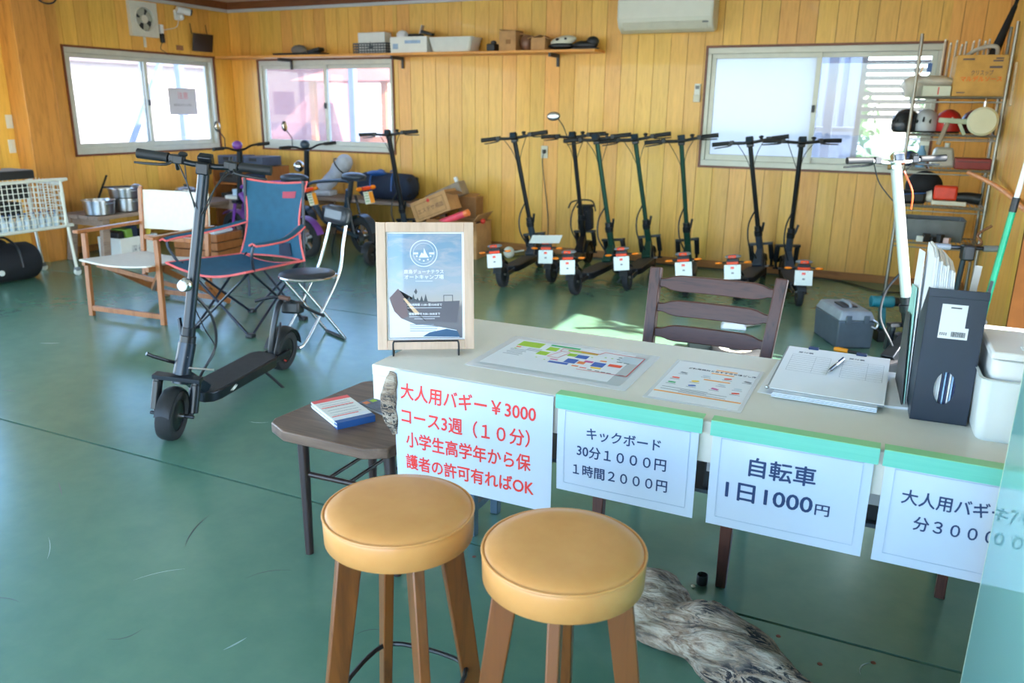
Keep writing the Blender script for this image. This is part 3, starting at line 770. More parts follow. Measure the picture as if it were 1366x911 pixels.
rect(t, 0.0, 0.0, 0.425, 0.285, MC['road'], 1); rect(t, -0.02, 0.008, 0.385, 0.262, MC['base'], 2)
mp_ = [(-0.150, 0.100, 0.075, 0.050, 'lime'), (-0.045, 0.122, 0.095, 0.014, 'green'), (-0.072, 0.085, 0.034, 0.036, 'lime'), (-0.083, 0.035, 0.034, 0.036, 'lime'), (-0.005, 0.095, 0.040, 0.014, 'lime'), (0.042, 0.095, 0.054, 0.016, 'mustard'),
       (0.002, 0.058, 0.026, 0.028, 'lime'), (0.035, 0.052, 0.036, 0.032, 'blue'), (0.020, 0.002, 0.034, 0.040, 'blue'), (-0.008, -0.030, 0.060, 0.016, 'blue'), (-0.030, -0.008, 0.024, 0.008, 'pink'), (0.068, 0.018, 0.026, 0.016, 'pink'),
       (0.052, 0.000, 0.022, 0.024, 'orange'), (0.046, -0.035, 0.020, 0.010, 'orange'), (0.102, 0.004, 0.036, 0.040, 'blue'), (0.105, -0.026, 0.030, 0.012, 'yellow'), (0.104, 0.042, 0.020, 0.010, 'orange'), (0.148, 0.016, 0.038, 0.022, 'red'),
       (0.072, -0.040, 0.020, 0.007, 'red'), (0.175, 0.085, 0.062, 0.062, 'paleblue'), (0.138, 0.096, 0.010, 0.008, 'slate'), (0.138, 0.078, 0.010, 0.008, 'slate'), (0.148, 0.055, 0.016, 0.006, 'slate'), (0.170, 0.052, 0.016, 0.006, 'slate')]
for i, (x, y, w_, d_, c_) in enumerate(mp_): rect(t, x, y, w_, d_, MC[c_], 3+(i % 3))
for i, x in enumerate((0.095, 0.118, 0.136, 0.153, 0.190)): rect(t, x, -0.048-0.002*i, 0.013, 0.005, MC['slate'], 4)
for (x, y) in ((-0.085, -0.01), (-0.055, -0.02), (0.062, 0.062), (0.098, 0.078), (0.118, 0.08)): rect(t, x, y, 0.006, 0.005, MC['lime'], 4)
g = G()
def route(g, pts, wd, z):
    for (a, b_), (c_, d_) in zip(pts, pts[1:]): g.bar((a, b_, z), (c_, d_, z), wd, 0.0002)
route(g, [(-0.045, 0.108), (-0.045, 0.078), (-0.012, 0.074), (-0.026, 0.010)], 0.0018, 0.0022); route(g, [(-0.038, 0.078), (-0.060, 0.012), (-0.026, 0.010)], 0.0018, 0.0022)
route(g, [(-0.045, 0.108), (0.072, 0.100), (0.082, 0.124), (0.205, 0.118), (0.206, -0.060), (0.060, -0.060)], 0.0028, 0.0022)
g.put('route', MC['line'], t)
for i in range(5): rect(t, -0.165+0.006*(i % 2), 0.036-0.013*i, 0.052, 0.003, MC['dk'], 4)
for i in range(3): rect(t, -0.120, 0.062-0.010*i, 0.045, 0.003, MC['dk'], 4)
rect(t, -0.175, 0.062, 0.016, 0.010, MC['orange'], 5); rect(t, -0.178, 0.044, 0.008, 0.006, MC['lime'], 5)

t = sheet_thing('rental_guide_sheet', 'laminated sheet with orange bars and small rental item pictures on the desk', 'leaflet', -0.383, 2.040, 0.245, 0.352, DZ+0.0004, -0.5, LAM)
OR_ = MC['orange']; OR2 = mat('guide_orange', (240, 160, 70), 0.45, var=0.02)
rect(t, 0, 0, 0.225, 0.33, MC['base'], 1)
for (x, y, w_, d_) in ((0.03, 0.125, 0.058, 0.008), (0.025, 0.093, 0.062, 0.008), (0.022, 0.030, 0.070, 0.008), (0.0, -0.112, 0.222, 0.008)): rect(t, x, y, w_, d_, OR2, 3)
INKD = mat('print_dark_grey', (84, 88, 100), 0.5)
text('ご利用規約とおすすめの過ごし方', 0.0125, INKD, t, T((-0.075, 0.106, 0.0014)), name='lettering')
items = [(-0.075, 0.062, 'dk'), (-0.012, 0.060, 'paleblue'), (0.045, 0.062, 'red'), (0.098, 0.060, 'dk'), (-0.085, 0.012, 'red'), (-0.030, 0.004, 'yellow'), (0.040, 0.004, 'paleblue'), (-0.085, -0.030, 'green'), (-0.030, -0.035, 'blue'), (0.030, -0.035, 'pink'), (0.085, -0.010, 'paleblue'), (0.085, -0.045, 'red')]
for i, (x, y, c_) in enumerate(items):
    g = G().prism([(0.012*cos(a_*pi/4)*(1.2 if a_ % 2 else 0.8), 0.006*sin(a_*pi/4)) for a_ in range(8)], 0.0003, T((x, y, 0.0012)) @ RZ(20*(i % 3)-20))
    g.put('picture', MC[c_], t); rect(t, x, y-0.013, 0.026, 0.0025, MC['dk'], 3, 'fine_print')
for i in range(4): rect(t, -0.04+0.05*(i % 2), -0.072-0.009*i, 0.12, 0.0028, MC['dk'], 3, 'fine_print')

# loose papers, two clip boards and the pen
t = sheet_thing('loose_paper', 'white sheet sticking out left under the clip boards', 'paper', -0.135, 2.185, 0.22, 0.31, DZ+0.0004, -2, PAPER, 0.001)
t = sheet_thing('paper_stack', 'low stack of white forms under the clip boards beside the file holder', 'paper', 0.040, 2.21, 0.20, 0.29, DZ+0.0004, 8, PAPER, 0.006)
t = thing('paper_pad', 'thick pad of white forms directly beneath the clip boards', 'paper', (-0.080, 2.160, DZ+0.0016), rz=radians(-1))
for i in range(6): G().bb((-0.13+0.002*(i % 3), -0.15-0.003*(i % 2), 0.001+0.0022*i), (0.115+0.002*(i % 2), 0.15, 0.0028+0.0022*i)).put('sheet', PAPER2 if i % 2 else PAPER, t)
t = thing('clipboard', 'grey clip board with white entry forms, blue clips and a pen on top', 'clipboard', (-0.078, 2.215, DZ+0.020), rz=radians(-1), rx=radians(2.0))
G().bb((-0.148, -0.185, 0), (0.130, 0.195, 0.003)).put('board', mat('clipboard_grey', (128, 134, 138), 0.4), t, bev=0.001)
for (x0_, x1_, r_) in ((-0.143, 0.000, 0.6), (0.000, 0.130, -0.6)):
    pg = G().bb((x0_, -0.182, 0.003), (x1_, 0.192, 0.0046)).put('form', PAPER, t)
    g = G(); cx_ = (x0_+x1_)/2
    for i in range(9): g.bb((cx_-0.052, 0.120-i*0.018, 0.0046), (cx_+0.052, 0.1206-i*0.018, 0.0048))
    for xx in (cx_-0.052, cx_+0.012, cx_+0.052): g.bb((xx, -0.024, 0.0046), (xx+0.0006, 0.12, 0.0048))
    g.put('form_lines', MC['dk'], pg)
    text('受付票', 0.014, INKD, pg, T((cx_-0.04, 0.140, 0.0046)))
for x_ in (-0.075, 0.055):
    c_ = G().bb((x_-0.014, 0.182, 0.0), (x_+0.014, 0.202, 0.009)).put('clip', INK, t, bev=0.002)
G().sph((-0.146, -0.180, 0.004), 0.006, 10, 6).put('rivet', STEEL, t)
t = thing('ballpoint_pen', 'black and silver ballpoint pen lying on the clip board', 'pen', (-0.078, 2.265, DZ+0.034), rz=radians(-12))
G().tube([(0, -0.062, 0), (0, -0.050, 0), (0, -0.008, 0)], [0.0032, 0.0050, 0.0048], 12).put('grip', BLACKM, t)
G().tube([(0, -0.008, 0), (0, 0.062, 0)], 0.0046, 12).put('barrel', STEEL, t)
G().tube([(0, 0.062, 0), (0, 0.072, 0)], 0.0024, 10).put('button', STEEL, t); G().tube([(0, -0.070, 0), (0, -0.062, 0)], [0.0008, 0.003], 10).put('tip', STEEL, t)
G().bb((-0.0015, 0.02, 0.005), (0.0015, 0.064, 0.0075)).put('clip', INK, t)

# ------------------------------------------------------------------ file holder
FB = mat('file_holder_navy', (34, 46, 62), 0.38, var=0.06)
t = thing('file_holder', 'dark navy upright file holder with a white bar code label', 'file holder', (0.166, 2.015, DZ), rz=radians(3))
def curved_plate(pts, x, th): return G().prism(pts, th, T((x, 0, 0)) @ Matrix(((0, 0, 1, 0), (1, 0, 0, 0), (0, 1, 0, 0), (0, 0, 0, 1))))
side = [(0.0, 0.0), (0.245, 0.0), (0.250, 0.02), (0.250, 0.13), (0.235, 0.165), (0.10, 0.255), (0.035, 0.315), (0.0, 0.318)]
for x in (-0.060, 0.0575): curved_plate(side, x, 0.0025).put('side_panel', FB, t, bev=0.0008)
# front panel with an oval finger hole
n = 24; hole = [(0.022*cos(2*pi*i/n)+0.002, 0.040*sin(2*pi*i/n)+0.085) for i in range(n)]
outer = []
for i in range(n):
    a_ = 2*pi*i/n; dx, dz = cos(a_), sin(a_)
    k_ = min(((0.060 if dx > 0 else 0.060)/abs(dx)) if abs(dx) > 1e-6 else 9, ((0.233 if dz > 0 else 0.085)/abs(dz)) if abs(dz) > 1e-6 else 9)
    outer.append((dx*k_, 0.085+dz*k_))
cor = [(0.06, 0.318), (-0.06, 0.318), (-0.06, 0.0), (0.06, 0.0)]
for c_ in cor:
    j = min(range(n), key=lambda q: abs(((atan2(c_[1]-0.085, c_[0])-2*pi*q/n+pi) % (2*pi))-pi)); outer[j] = c_
vs = [(x, y_, z) for y_ in (-0.0, 0.003) for (x, z) in hole+outer]; fs = []
for i in range(n):
    j = (i+1) % n
    fs += [(i, j, n+j, n+i), (2*n+i, 3*n+i, 3*n+j, 2*n+j), (i, 2*n+i, 2*n+j, j), (n+i, n+j, 3*n+j, 3*n+i)]
G()._add(vs, fs).put('front_panel', FB, t)
G().bb((-0.060, 0.247, 0), (0.060, 0.250, 0.13)).put('back_panel', FB, t); G().bb((-0.060, 0, 0), (0.060, 0.25, 0.003)).put('base', FB, t)
G().bb((-0.061, -0.002, 0.300), (0.061, 0.002, 0.319)).put('rim', FB, t, bev=0.001)
lb = G().prism([(-0.030, 0.205), (0.030, 0.205), (0.030, 0.232), (0.022, 0.232), (0.022, 0.285), (-0.030, 0.285)], 0.0006, T((0, -0.0001, 0)) @ RX(90)).put('label_sticker', PAPER, t)
g = G(); rb = random.Random(3); xx = -0.004
while xx < 0.025:
    w_ = rb.choice((0.0006, 0.001, 0.0015)); g.bb((xx, -0.0010, 0.210), (xx+w_, -0.0006, 0.222)); xx += w_+rb.choice((0.0006, 0.001))
for i in range(4):
    for j in range(4):
        if (i*3+j*5) % 3: g.bb((-0.027+i*0.004, -0.0010, 0.209+j*0.0035), (-0.0245+i*0.004, -0.0006, 0.2115+j*0.0035))
g.bb((-0.012, -0.001, 0.276), (0.010, -0.0006, 0.279)); g.put('bar_code', DARK, lb)
# papers standing in it
rb = random.Random(8)
FC = [PAPER, PAPER2, mat('folder_blue', (150, 190, 225), 0.5), mat('folder_navy', (40, 52, 92), 0.5), mat('folder_teal', (150, 205, 195), 0.5), mat('folder_pink', (214, 140, 160), 0.5)]
for i in range(10):
    x = -0.056+i*0.0046; m_ = [PAPER, PAPER, PAPER2, PAPER, PAPER][i % 5]
    top_ = 0.392-0.0034*i+rb.uniform(-0.004, 0.004); f0 = 0.075-0.004*i
    curved_plate([(0.012, 0.004), (0.232, 0.004), (0.236, top_), (0.10+f0*0.3, top_+0.004), (0.052-0.002*i, top_-0.010), (0.012, 0.31)], 0, 0.0040).move(T((x, 0, 0))).put('paper_sheet', m_, t)
for i in range(12):
    x = -0.010+i*0.0052; m_ = FC[(0, 3, 2, 3, 0, 2, 3, 5, 2, 0, 3, 2)[i]]
    curved_plate([(0.012, 0.004), (0.232, 0.004), (0.236, 0.20), (0.10, 0.245), (0.012, 0.296)], 0, 0.0036).move(T((x, 0, 0))).put('paper_sheet', m_, t)
# white cards and teal folder leaning out at the left side
t = thing('loose_folder', 'teal and white paper folders leaning against the left side of the file holder', 'folder', (0.102, 2.045, DZ), rz=radians(4))
for i, (m_, d0, hh) in enumerate(((FC[0], 0.02, 0.36), (FC[4], 0.0, 0.27), (DARK, -0.01, 0.20))):
    curved_plate([(0.05+d0, 0.001), (0.27+d0, 0.001), (0.262+d0, hh), (0.16, hh+0.01)], -0.006*i, 0.002).move(RY(0)).put('folder_sheet', m_, t)

# white ruler stick, seen behind
t = thing('white_stick', 'white flat stick standing in the file holder behind the papers', 'stick', (0.181, 2.15, DZ+0.004), ry=radians(3))
G().bb((0.0, 0, 0), (0.015, 0.004, 0.352)).put('body', PAPER, t)

# ------------------------------------------------------------------ white storage boxes
SB = mat('white_storage_box', (222, 226, 226), 0.45, var=0.02)
SB2 = mat('translucent_storage_box', (208, 218, 220), 0.35, var=0.02)
def tub(g, w, d, h, z=0.0, ta=1.06, wall=0.003, rad=0.022):
    """open tub with rounded corners"""
    def ringp(w_, d_, r_): 
        pts = []
        for (cx_, cy_, a0) in ((w_/2-r_, d_/2-r_, 0), (-w_/2+r_, d_/2-r_, 90), (-w_/2+r_, -d_/2+r_, 180), (w_/2-r_, -d_/2+r_, 270)):
            for k_ in range(5): a_ = radians(a0+k_*22.5); pts.append((cx_+r_*cos(a_), cy_+r_*sin(a_)))
        return pts
    L = [(w*0.94, d*0.94, 0.0), (w, d, 0.012), (w*ta, d*ta, h), (w*ta+0.008, d*ta+0.008, h), (w*ta+0.008, d*ta+0.008, h-0.006), ]
    R_ = [ringp(w*0.94, d*0.94, rad), ringp(w, d, rad), ringp(w*ta, d*ta, rad), ringp(w*ta+0.008, d*ta+0.008, rad), ringp(w*ta-wall*2, d*ta-wall*2, rad), ringp(w-wall*2, d-wall*2, rad)]
    Z = [0.0, 0.010, h-0.004, h, h, wall+0.004]
    n_ = 20; vs = []; fs = []
    for r__, z_ in zip(R_, Z): vs += [(x, y, z+z_) for x, y in r__]
    for i in range(len(R_)-1):
        for j in range(n_): fs.append((i*n_+j, i*n_+(j+1) % n_, (i+1)*n_+(j+1) % n_, (i+1)*n_+j))
    fs.append(tuple(range(n_-1, -1, -1))); fs.append(tuple((len(R_)-1)*n_+j for j in range(n_)))
    return g._add(vs, fs)
t = thing('storage_tub', 'translucent white plastic tub on the desk right of the file holder', 'storage box', (0.318, 2.055, DZ), rz=radians(2))
tub(G(), 0.175, 0.235, 0.146).put('tub', SB2, t)
t = thing('storage_box', 'white lidded storage box stacked in the translucent tub', 'storage box', (0.322, 2.06, DZ+0.012), rz=radians(2))
tub(G(), 0.150, 0.205, 0.175).put('box', SB, t)
G().box((0, 0, 0.184), (0.172, 0.228, 0.016), top=(0.96, 0.97)).put('lid', SB, t, bev=0.004)
G().box((0.012, -0.06, 0.193), (0.07, 0.03, 0.006)).put('lid_handle', SB, t, bev=0.002)
pl_ = G().bb((-0.01, -0.1125, 0.136), (0.070, -0.1075, 0.170)).put('front_label', PAPER, t)
text('CA', 0.016, INKD, pl_, T((0.012, -0.1128, 0.150)) @ RX(90))

# ------------------------------------------------------------------ brown ladder back chair behind the desk
CW = wood('dark_chair_wood', (86, 50, 40), (42, 25, 21), 'X', rough=0.4, grain=30)
CWZ = wood('dark_chair_wood_upright', (84, 50, 40), (40, 24, 20), 'Z', rough=0.38, grain=30)
t = thing('ladder_back_chair', 'dark brown wooden ladder back chair behind the white desk', 'chair', (-0.51, 2.45, 0))
for s, xb, xt in ((-1, -0.205, -0.215), (1, 0.185, 0.215)):
    G().tube([(xb, 0.16, 0), (xb, 0.19, 0.44), ], 0.0, 4)
    G().bar((xb, 0.20, 0), (xb, 0.19, 0.45), 0.034, 0.036, up=(0, 1, 0)).bar((xb, 0.19, 0.45), (xt, 0.305, 0.862), 0.040, 0.034, up=(0, 1, 0)).put('back_post', CWZ, t, bev=0.004)
for s, xb in ((-1, -0.215), (1, 0.190)):
    G().bar((xb, -0.235, 0), (xb, -0.215, 0.43), 0.030, 0.030, up=(0, 1, 0), w2=0.042, h2=0.042).put('leg', CWZ, t, bev=0.003)
def slat(z, half):
    y = 0.19+(z-0.45)*0.279; g = G(); n_ = 16; vs = []; fs = []
    for i in range(n_+1):
        u = i/n_*2-1; hh = 0.0145+0.013*(1 if abs(u) < 0.62 else max(0, cos((abs(u)-0.62)/0.26*pi/2)) if abs(u) < 0.88 else 0)
        yy = y+0.016*(1-u*u)
        for dy, dz in ((-0.007, -hh), (0.007, -hh), (0.007, hh), (-0.007, hh)): vs.append((u*half-0.005*0, yy+dy+dz*0.279, z+dz))
    for i in range(n_):
        for j in range(4): fs.append((i*4+j, i*4+(j+1) % 4, (i+1)*4+(j+1) % 4, (i+1)*4+j))
    fs += [(3, 2, 1, 0), tuple(n_*4+j for j in range(4))]
    g._add(vs, fs).put('back_slat', CW, t, bev=0.003)
slat(0.812, 0.203); slat(0.728, 0.197); slat(0.643, 0.192)
G().box((-0.01, -0.01, 0.445), (0.44, 0.44, 0.035)).put('seat', CW, t, bev=0.01)
for y_, z_ in ((-0.222, 0.345), (0.19, 0.22)): G().bar((-0.21, y_, z_), (0.19, y_, z_), 0.02, 0.030).put('stretcher', CW, t)
for x_ in (-0.21, 0.19): G().bar((x_, -0.222, 0.2), (x_, 0.19, 0.2), 0.02, 0.026).put('stretcher', CW, t)

# low dark stool under the right end of the desk
t = thing('low_wooden_stool', 'dark wooden stool under the right end of the desk, one leg showing', 'stool', (0.43, 2.42, 0))
for sx in (-0.145, 0.145):
    for sy in (0.03, 0.20): G().bar((sx, sy, 0), (sx, sy, 0.40), 0.028, 0.028, up=(0, 1, 0)).put('leg', CWZ, t, bev=0.003)
G().box((0, 0.115, 0.415), (0.34, 0.23, 0.03)).put('seat', CW, t, bev=0.008)

# ------------------------------------------------------------------ bar stools
LEATH = Mt('tan_leather'); v = LEATH.coord(kind='Object'); nz = LEATH.noise(v, 3.2, 5, 0.6); n2 = LEATH.noise(v, 14, 4, 0.6)
c1 = LEATH.ramp(nz, [(0.3, lin((206, 142, 78))), (0.7, lin((216, 156, 90)))])
LEATH.l.new(LEATH.mix(0.22, c1, LEATH.ramp(n2, [(0.35, lin((198, 134, 72))), (0.65, lin((222, 166, 104)))])), LEATH.b.inputs['Base Color'])
LEATH.set(Roughness=0.36); LEATH.bump(LEATH.noise(v, 260, 2), 0.05, 0.001)
SLEG = wood('stool_leg_walnut', (124, 72, 28), (84, 46, 18), 'Z', rough=0.35, grain=20, coat=0.2)
def bar_stool(x, y, label, rz, H=0.635, R=0.1485, ring_rz=0):
    t = thing('bar_stool', label, 'stool', (x, y, 0), rz=radians(rz), group='round tan bar stools')
    zt = H
    prof = [(0, zt+0.004), (0.05, zt+0.0035), (0.10, zt+0.001), (0.130, zt-0.003), (0.1445, zt-0.010)]
    G().lathe([(R-0.008, zt-0.070), (R-0.002, zt-0.066), (R-0.0005, zt-0.020), (R-0.0025, zt-0.0145), (R-0.0055, zt-0.0105), (R-0.013, zt-0.0045), (0.11, zt+0.0015), (0.06, zt+0.004), (0, zt+0.0045)], 64).put('seat', LEATH.m, t, ang=60)
    M_ = [(R*0.988*cos(2*pi*i/64), R*0.988*sin(2*pi*i/64), zt-0.0120) for i in range(64)]
    G().tube(M_, 0.0028, 8, closed=True).put('piping', LEATH.m, t)
    G().lathe([(0, zt-0.085), (R-0.035, zt-0.085), (R-0.022, zt-0.070), (0, zt-0.070)], 40).put('seat_base', BLACK, t)
    G().rod((0, 0, zt-0.13), (0, 0, zt-0.085), 0.018).put('swivel', STEEL, t)
    for k in range(4):
        a_ = radians(45+90*k); c_, s_ = cos(a_), sin(a_)
        G().bar((0.100*c_, 0.100*s_, zt-0.080), (0.178*c_, 0.178*s_, 0.0), 0.023, 0.050, up=(-c_, -s_, 0), w2=0.021, h2=0.036).put('leg', SLEG, t, bev=0.003)
    pr = [(0.128*cos(radians(45+90*k+d_)), 0.128*sin(radians(45+90*k+d_)), 0.235) for k in range(4) for d_ in (-14, 14)]
    G().tube(smooth_path(pr, 3, closed=True), 0.0052, 8, closed=True).put('foot_ring', BLACKM, t)
    return t
s1_ = bar_stool(-0.796, 1.184, 'tan leather bar stool nearer the side table, the left one', 4, H=0.655)
s2_ = bar_stool(-0.450, 1.190, 'tan leather bar stool in front of the driftwood, the right one', -30, H=0.655)
G().box((0, 0, 0), (0.03, 0.014, 0.022), rot=(0.3, 0.2, 0.5)).move(T((0.118, -0.062, 0.235))).put('plastic_clip', mat('cloudy_plastic', (170, 190, 190), 0.3), s1_, label='cloudy plastic clip on the foot ring')

# ------------------------------------------------------------------ low side table with brochures
STW = Mt('worn_side_table_top'); v = STW.coord((2, 26, 26)); a1 = STW.noise(v, 2.2, 5, 0.6, 0.5); a2 = STW.noise(STW.coord((1, 1, 1)), 4, 4)
cc = STW.ramp(a1, [(0.3, lin((70, 52, 44))), (0.55, lin((108, 86, 72))), (0.8, lin((130, 108, 92)))])
STW.l.new(STW.mix(0.3, cc, STW.ramp(a2, [(0.3, lin((86, 62, 48))), (0.7, lin((124, 104, 90)))])), STW.b.inputs['Base Color']); STW.set(Roughness=0.42)
t = thing('side_table', 'low dark wooden side table with a worn brown top left of the desk', 'table', (-1.39, 2.0, 0))
top = [(-0.290, -0.200), (-0.215, -0.262), (0.115, -0.265), (0.160, -0.238), (0.185, -0.15), (0.185, 0.225), (0.150, 0.250), (-0.215, 0.250), (-0.29, 0.185)]
top = [(-0.285, -0.190), (-0.270, -0.222), (-0.190, -0.262), (0.105, -0.262), (0.165, -0.225), (0.175, -0.190), (0.175, 0.245), (-0.225, 0.245), (-0.245, 0.225)]
G().prism(top, 0.034, T((0, 0, 0.416))).put('table_top', STW.m, t, bev=0.004)
DKW = wood('black_brown_leg', (52, 38, 34), (28, 20, 18), 'Z', rough=0.35)
for (xt, yt, xb, yb) in ((-0.19, -0.175, -0.175, -0.195), (0.12, -0.155, 0.150, -0.175), (-0.18, 0.18, -0.20, 0.20), (0.12, 0.18, 0.14, 0.20)):
    G().tube([(xt, yt, 0.418), (xb, yb, 0.0)], [0.019, 0.0135], 12).put('leg', DKW, t)
G().tube([(-0.185, -0.178, 0.275), (0.13, -0.165, 0.275)], 0.009, 10).put('stretcher', DKW, t)
G().tube([(-0.185, 0.186, 0.275), (0.13, 0.186, 0.275)], 0.009, 10).put('stretcher', DKW, t)
for i in range(3): G().tube([(-0.09+i*0.075, -0.172, 0.281), (-0.09+i*0.075, 0.186, 0.281)], 0.006, 8).put('shelf_rod', DKW, t)
# brochures
BR = mat('brochure_cover', (226, 226, 220), 0.4, var=0.02); BRR = mat('brochure_red', (236, 92, 92), 0.4, var=0.05); BRB = mat('brochure_blue', (40, 82, 140), 0.4); BRN = mat('brochure_dusk', (92, 104, 126), 0.35, var=0.3, sc=40)
t = thing('brochure_stack', 'stack of white and red brochures on the side table, nearest its front left corner', 'brochures', (-1.503, 1.932, 0.4505), rz=radians(-30))
for i in range(7):
    dx = 0.0015*((i*5) % 4); q = G().bb((-0.105+dx, -0.062-dx, i*0.003), (0.105+dx, 0.062, i*0.003+0.0026))
    o = q.put('brochure', BR if i % 2 else PAPER2, t)
cov = G().bb((-0.104, -0.064, 0.021), (0.088, 0.062, 0.0222)).put('brochure', BR, t)
G().bb((-0.104, -0.064, 0.0222), (-0.078, 0.062, 0.0225)).put('red_band', BRR, cov); G().bb((0.062, -0.064, 0.0222), (0.088, 0.062, 0.0225)).put('white_band', PAPER, cov)
G().bb((0.088, -0.064, 0.0), (0.112, 0.062, 0.0215)).put('blue_brochures', BRB, t)
g = G()
for i, x in enumerate((-0.03, 0.055)): g.bb((x, -0.058, 0.0222), (x+0.006, 0.05-0.02*i, 0.0225))
g.put('print', BRR, cov)
g = G()
for i in range(6): g.bb((-0.065+i*0.022 - (0 if i != 1 else -0.0), -0.05, 0.0222), (-0.063+i*0.022, 0.045, 0.0224))
g.put('fine_print', MC['dk'], cov)
t = thing('leaflet_pile', 'thin pile of dusk coloured leaflets beside the hanging driftwood', 'brochures', (-1.385, 2.055, 0.4505), rz=radians(-18))
for i in range(3): G().bb((-0.115, -0.070+0.002*i, i*0.002), (0.10, 0.070, i*0.002+0.0018)).put('leaflet', PAPER2, t)
c_ = G().bb((-0.113, -0.068, 0.006), (0.10, 0.070, 0.0075)).put('leaflet', BRN, t)
for i, mm in enumerate((MC['orange'], MC['lime'], MC['paleblue'], MC['pink'])): G().bb((-0.10, -0.058+i*0.028, 0.0075), (-0.078, -0.038+i*0.028, 0.0078)).put('print', mm, c_)
G().bb((-0.02, -0.03, 0.0075), (0.05, 0.02, 0.0078)).put('print', PB4, c_)
t = thing('folded_map', 'dark edged folded map at the back of the side table by the desk', 'brochures', (-1.345, 2.19, 0.4505), rz=radians(-6))
G().bb((-0.09, -0.04, 0), (0.09, 0.045, 0.006)).put('cover', BRB, t); G().bb((-0.088, -0.038, 0.006), (0.09, 0.045, 0.008)).put('sheet', PAPER, t)

# ------------------------------------------------------------------ driftwood
def drift_mat(name):
    M = Mt(name)
    tc = M.nd('ShaderNodeTexCoord')
    w1 = M.nd('ShaderNodeMapping'); w1.inputs['Scale'].default_value = (2.2, 12, 12); w1.inputs['Rotation'].default_value = (0.4, 0.1, 0.3); M.l.new(tc.outputs['Object'], w1.inputs[0])
    f = M.noise(w1.outputs[0], 1.6, 8, 0.66, 2.2); f2 = M.noise(w1.outputs[0], 5, 5, 0.7, 1.5); big = M.noise(tc.outputs['Object'], 5, 3, 0.5)
    base = M.ramp(f, [(0.38, lin((30, 26, 30))), (0.47, lin((150, 122, 98))), (0.6, lin((204, 190, 172))), (0.8, lin((170, 160, 150)))])
    base = M.mix(0.35, base, M.ramp(f2, [(0.4, lin((120, 104, 92))), (0.6, lin((214, 204, 190)))]))
    mk = M.nd('ShaderNodeMath', operation='MULTIPLY'); M.l.new(M.ramp(f2, [(0.48, (0, 0, 0)), (0.54, (1, 1, 1))]), mk.inputs[0]); M.l.new(M.ramp(big, [(0.46, (0, 0, 0)), (0.56, (1, 1, 1))]), mk.inputs[1])
    base = M.mix(mk.outputs[0], base, lin((34, 36, 44)))
    M.l.new(base, M.b.inputs['Base Color']); M.set(Roughness=0.8); M.bump(f, 0.9, 0.02)
    return M.m
DRM = drift_mat('driftwood')
def driftlog(parent, name, pts, rads, n=28, seg=5, amp=0.2, seed=1, flat=1.0, ridges=5, twist=2.0):
    P = smooth_path(pts, seg); m_ = len(P); R = []
    for i in range(m_):
        u = i/(m_-1)*(len(rads)-1); k = min(int(u), len(rads)-2); w_ = u-k; w_ = w_*w_*(3-2*w_); R.append(rads[k]*(1-w_)+rads[k+1]*w_)
    g = G().tube(P, R, n, flat=flat)
    nv = []
    for i, v_ in enumerate(g.v):
        ri = min(i//n, m_-1); c_ = P[ri]; d = Vector(v_)-c_
        an = 2*pi*(i % n)/n
        k = 1+amp*0.42*sin(ridges*an+twist*ri*0.35+seed)+amp*0.8*(noise.noise(Vector(v_)*14+Vector((seed, 0, 0))))+amp*0.22*sin((ridges*3+1)*an+twist*ri*0.5)
        nv.append(tuple(c_+d*k))
    g.v = nv
    return g.put(name, DRM, parent, ang=70)
t = thing('driftwood_log', 'big twisted grey driftwood log on the floor behind the right bar stool', 'driftwood', (-0.235, 1.815, 0))
driftlog(t, 'log', [(-0.52, 0.20, 0.075), (-0.38, 0.15, 0.085), (-0.22, 0.09, 0.078), (-0.135, 0.055, 0.060), (-0.04, 0.02, 0.070), (0.07, -0.02, 0.062), (0.19, -0.085, 0.045), (0.32, -0.16, 0.036), (0.44, -0.21, 0.028)],
         [0.05, 0.078, 0.098, 0.072, 0.088, 0.078, 0.055, 0.045, 0.030], n=40, seg=7, amp=0.20, seed=3, ridges=4, twist=1.3)
driftlog(t, 'branch_stub', [(-0.30, 0.12, 0.09), (-0.36, 0.17, 0.145), (-0.43, 0.22, 0.17)], [0.05, 0.038, 0.016], n=20, seg=5, seed=9)
t = thing('hanging_driftwood', 'small flat driftwood piece hanging at the left front corner of the desk', 'driftwood', (-1.198, DY0-0.012, 0.60))
driftlog(t, 'body', [(0.008, -0.004, 0.092), (0.000, -0.006, 0.055), (-0.010, -0.006, 0.0), (-0.002, -0.006, -0.045), (0.010, -0.006, -0.092)], [0.010, 0.020, 0.027, 0.023, 0.010], n=24, seg=6, amp=0.22, seed=5, flat=1.0)
[o for o in t.children][0].scale = (1, 0.42, 1)
t = thing('small_black_cup', 'small black plastic cup on the floor beside the brown chair leg', 'cup', (-0.375, 2.20, 0))
G().lathe([(0, 0), (0.016, 0), (0.017, 0.004), (0.017, 0.030), (0.0155, 0.032), (0.0155, 0.030), (0.014, 0.012), (0, 0.010)], 24).put('body', BLACK, t)
t = thing('pebble', 'tiny pale pebble beside the small black cup', 'pebble', (-0.395, 2.168, 0.004)); G().sph((0, 0, 0), (0.007, 0.006, 0.004), 10, 6).put('stone', OFFW, t)
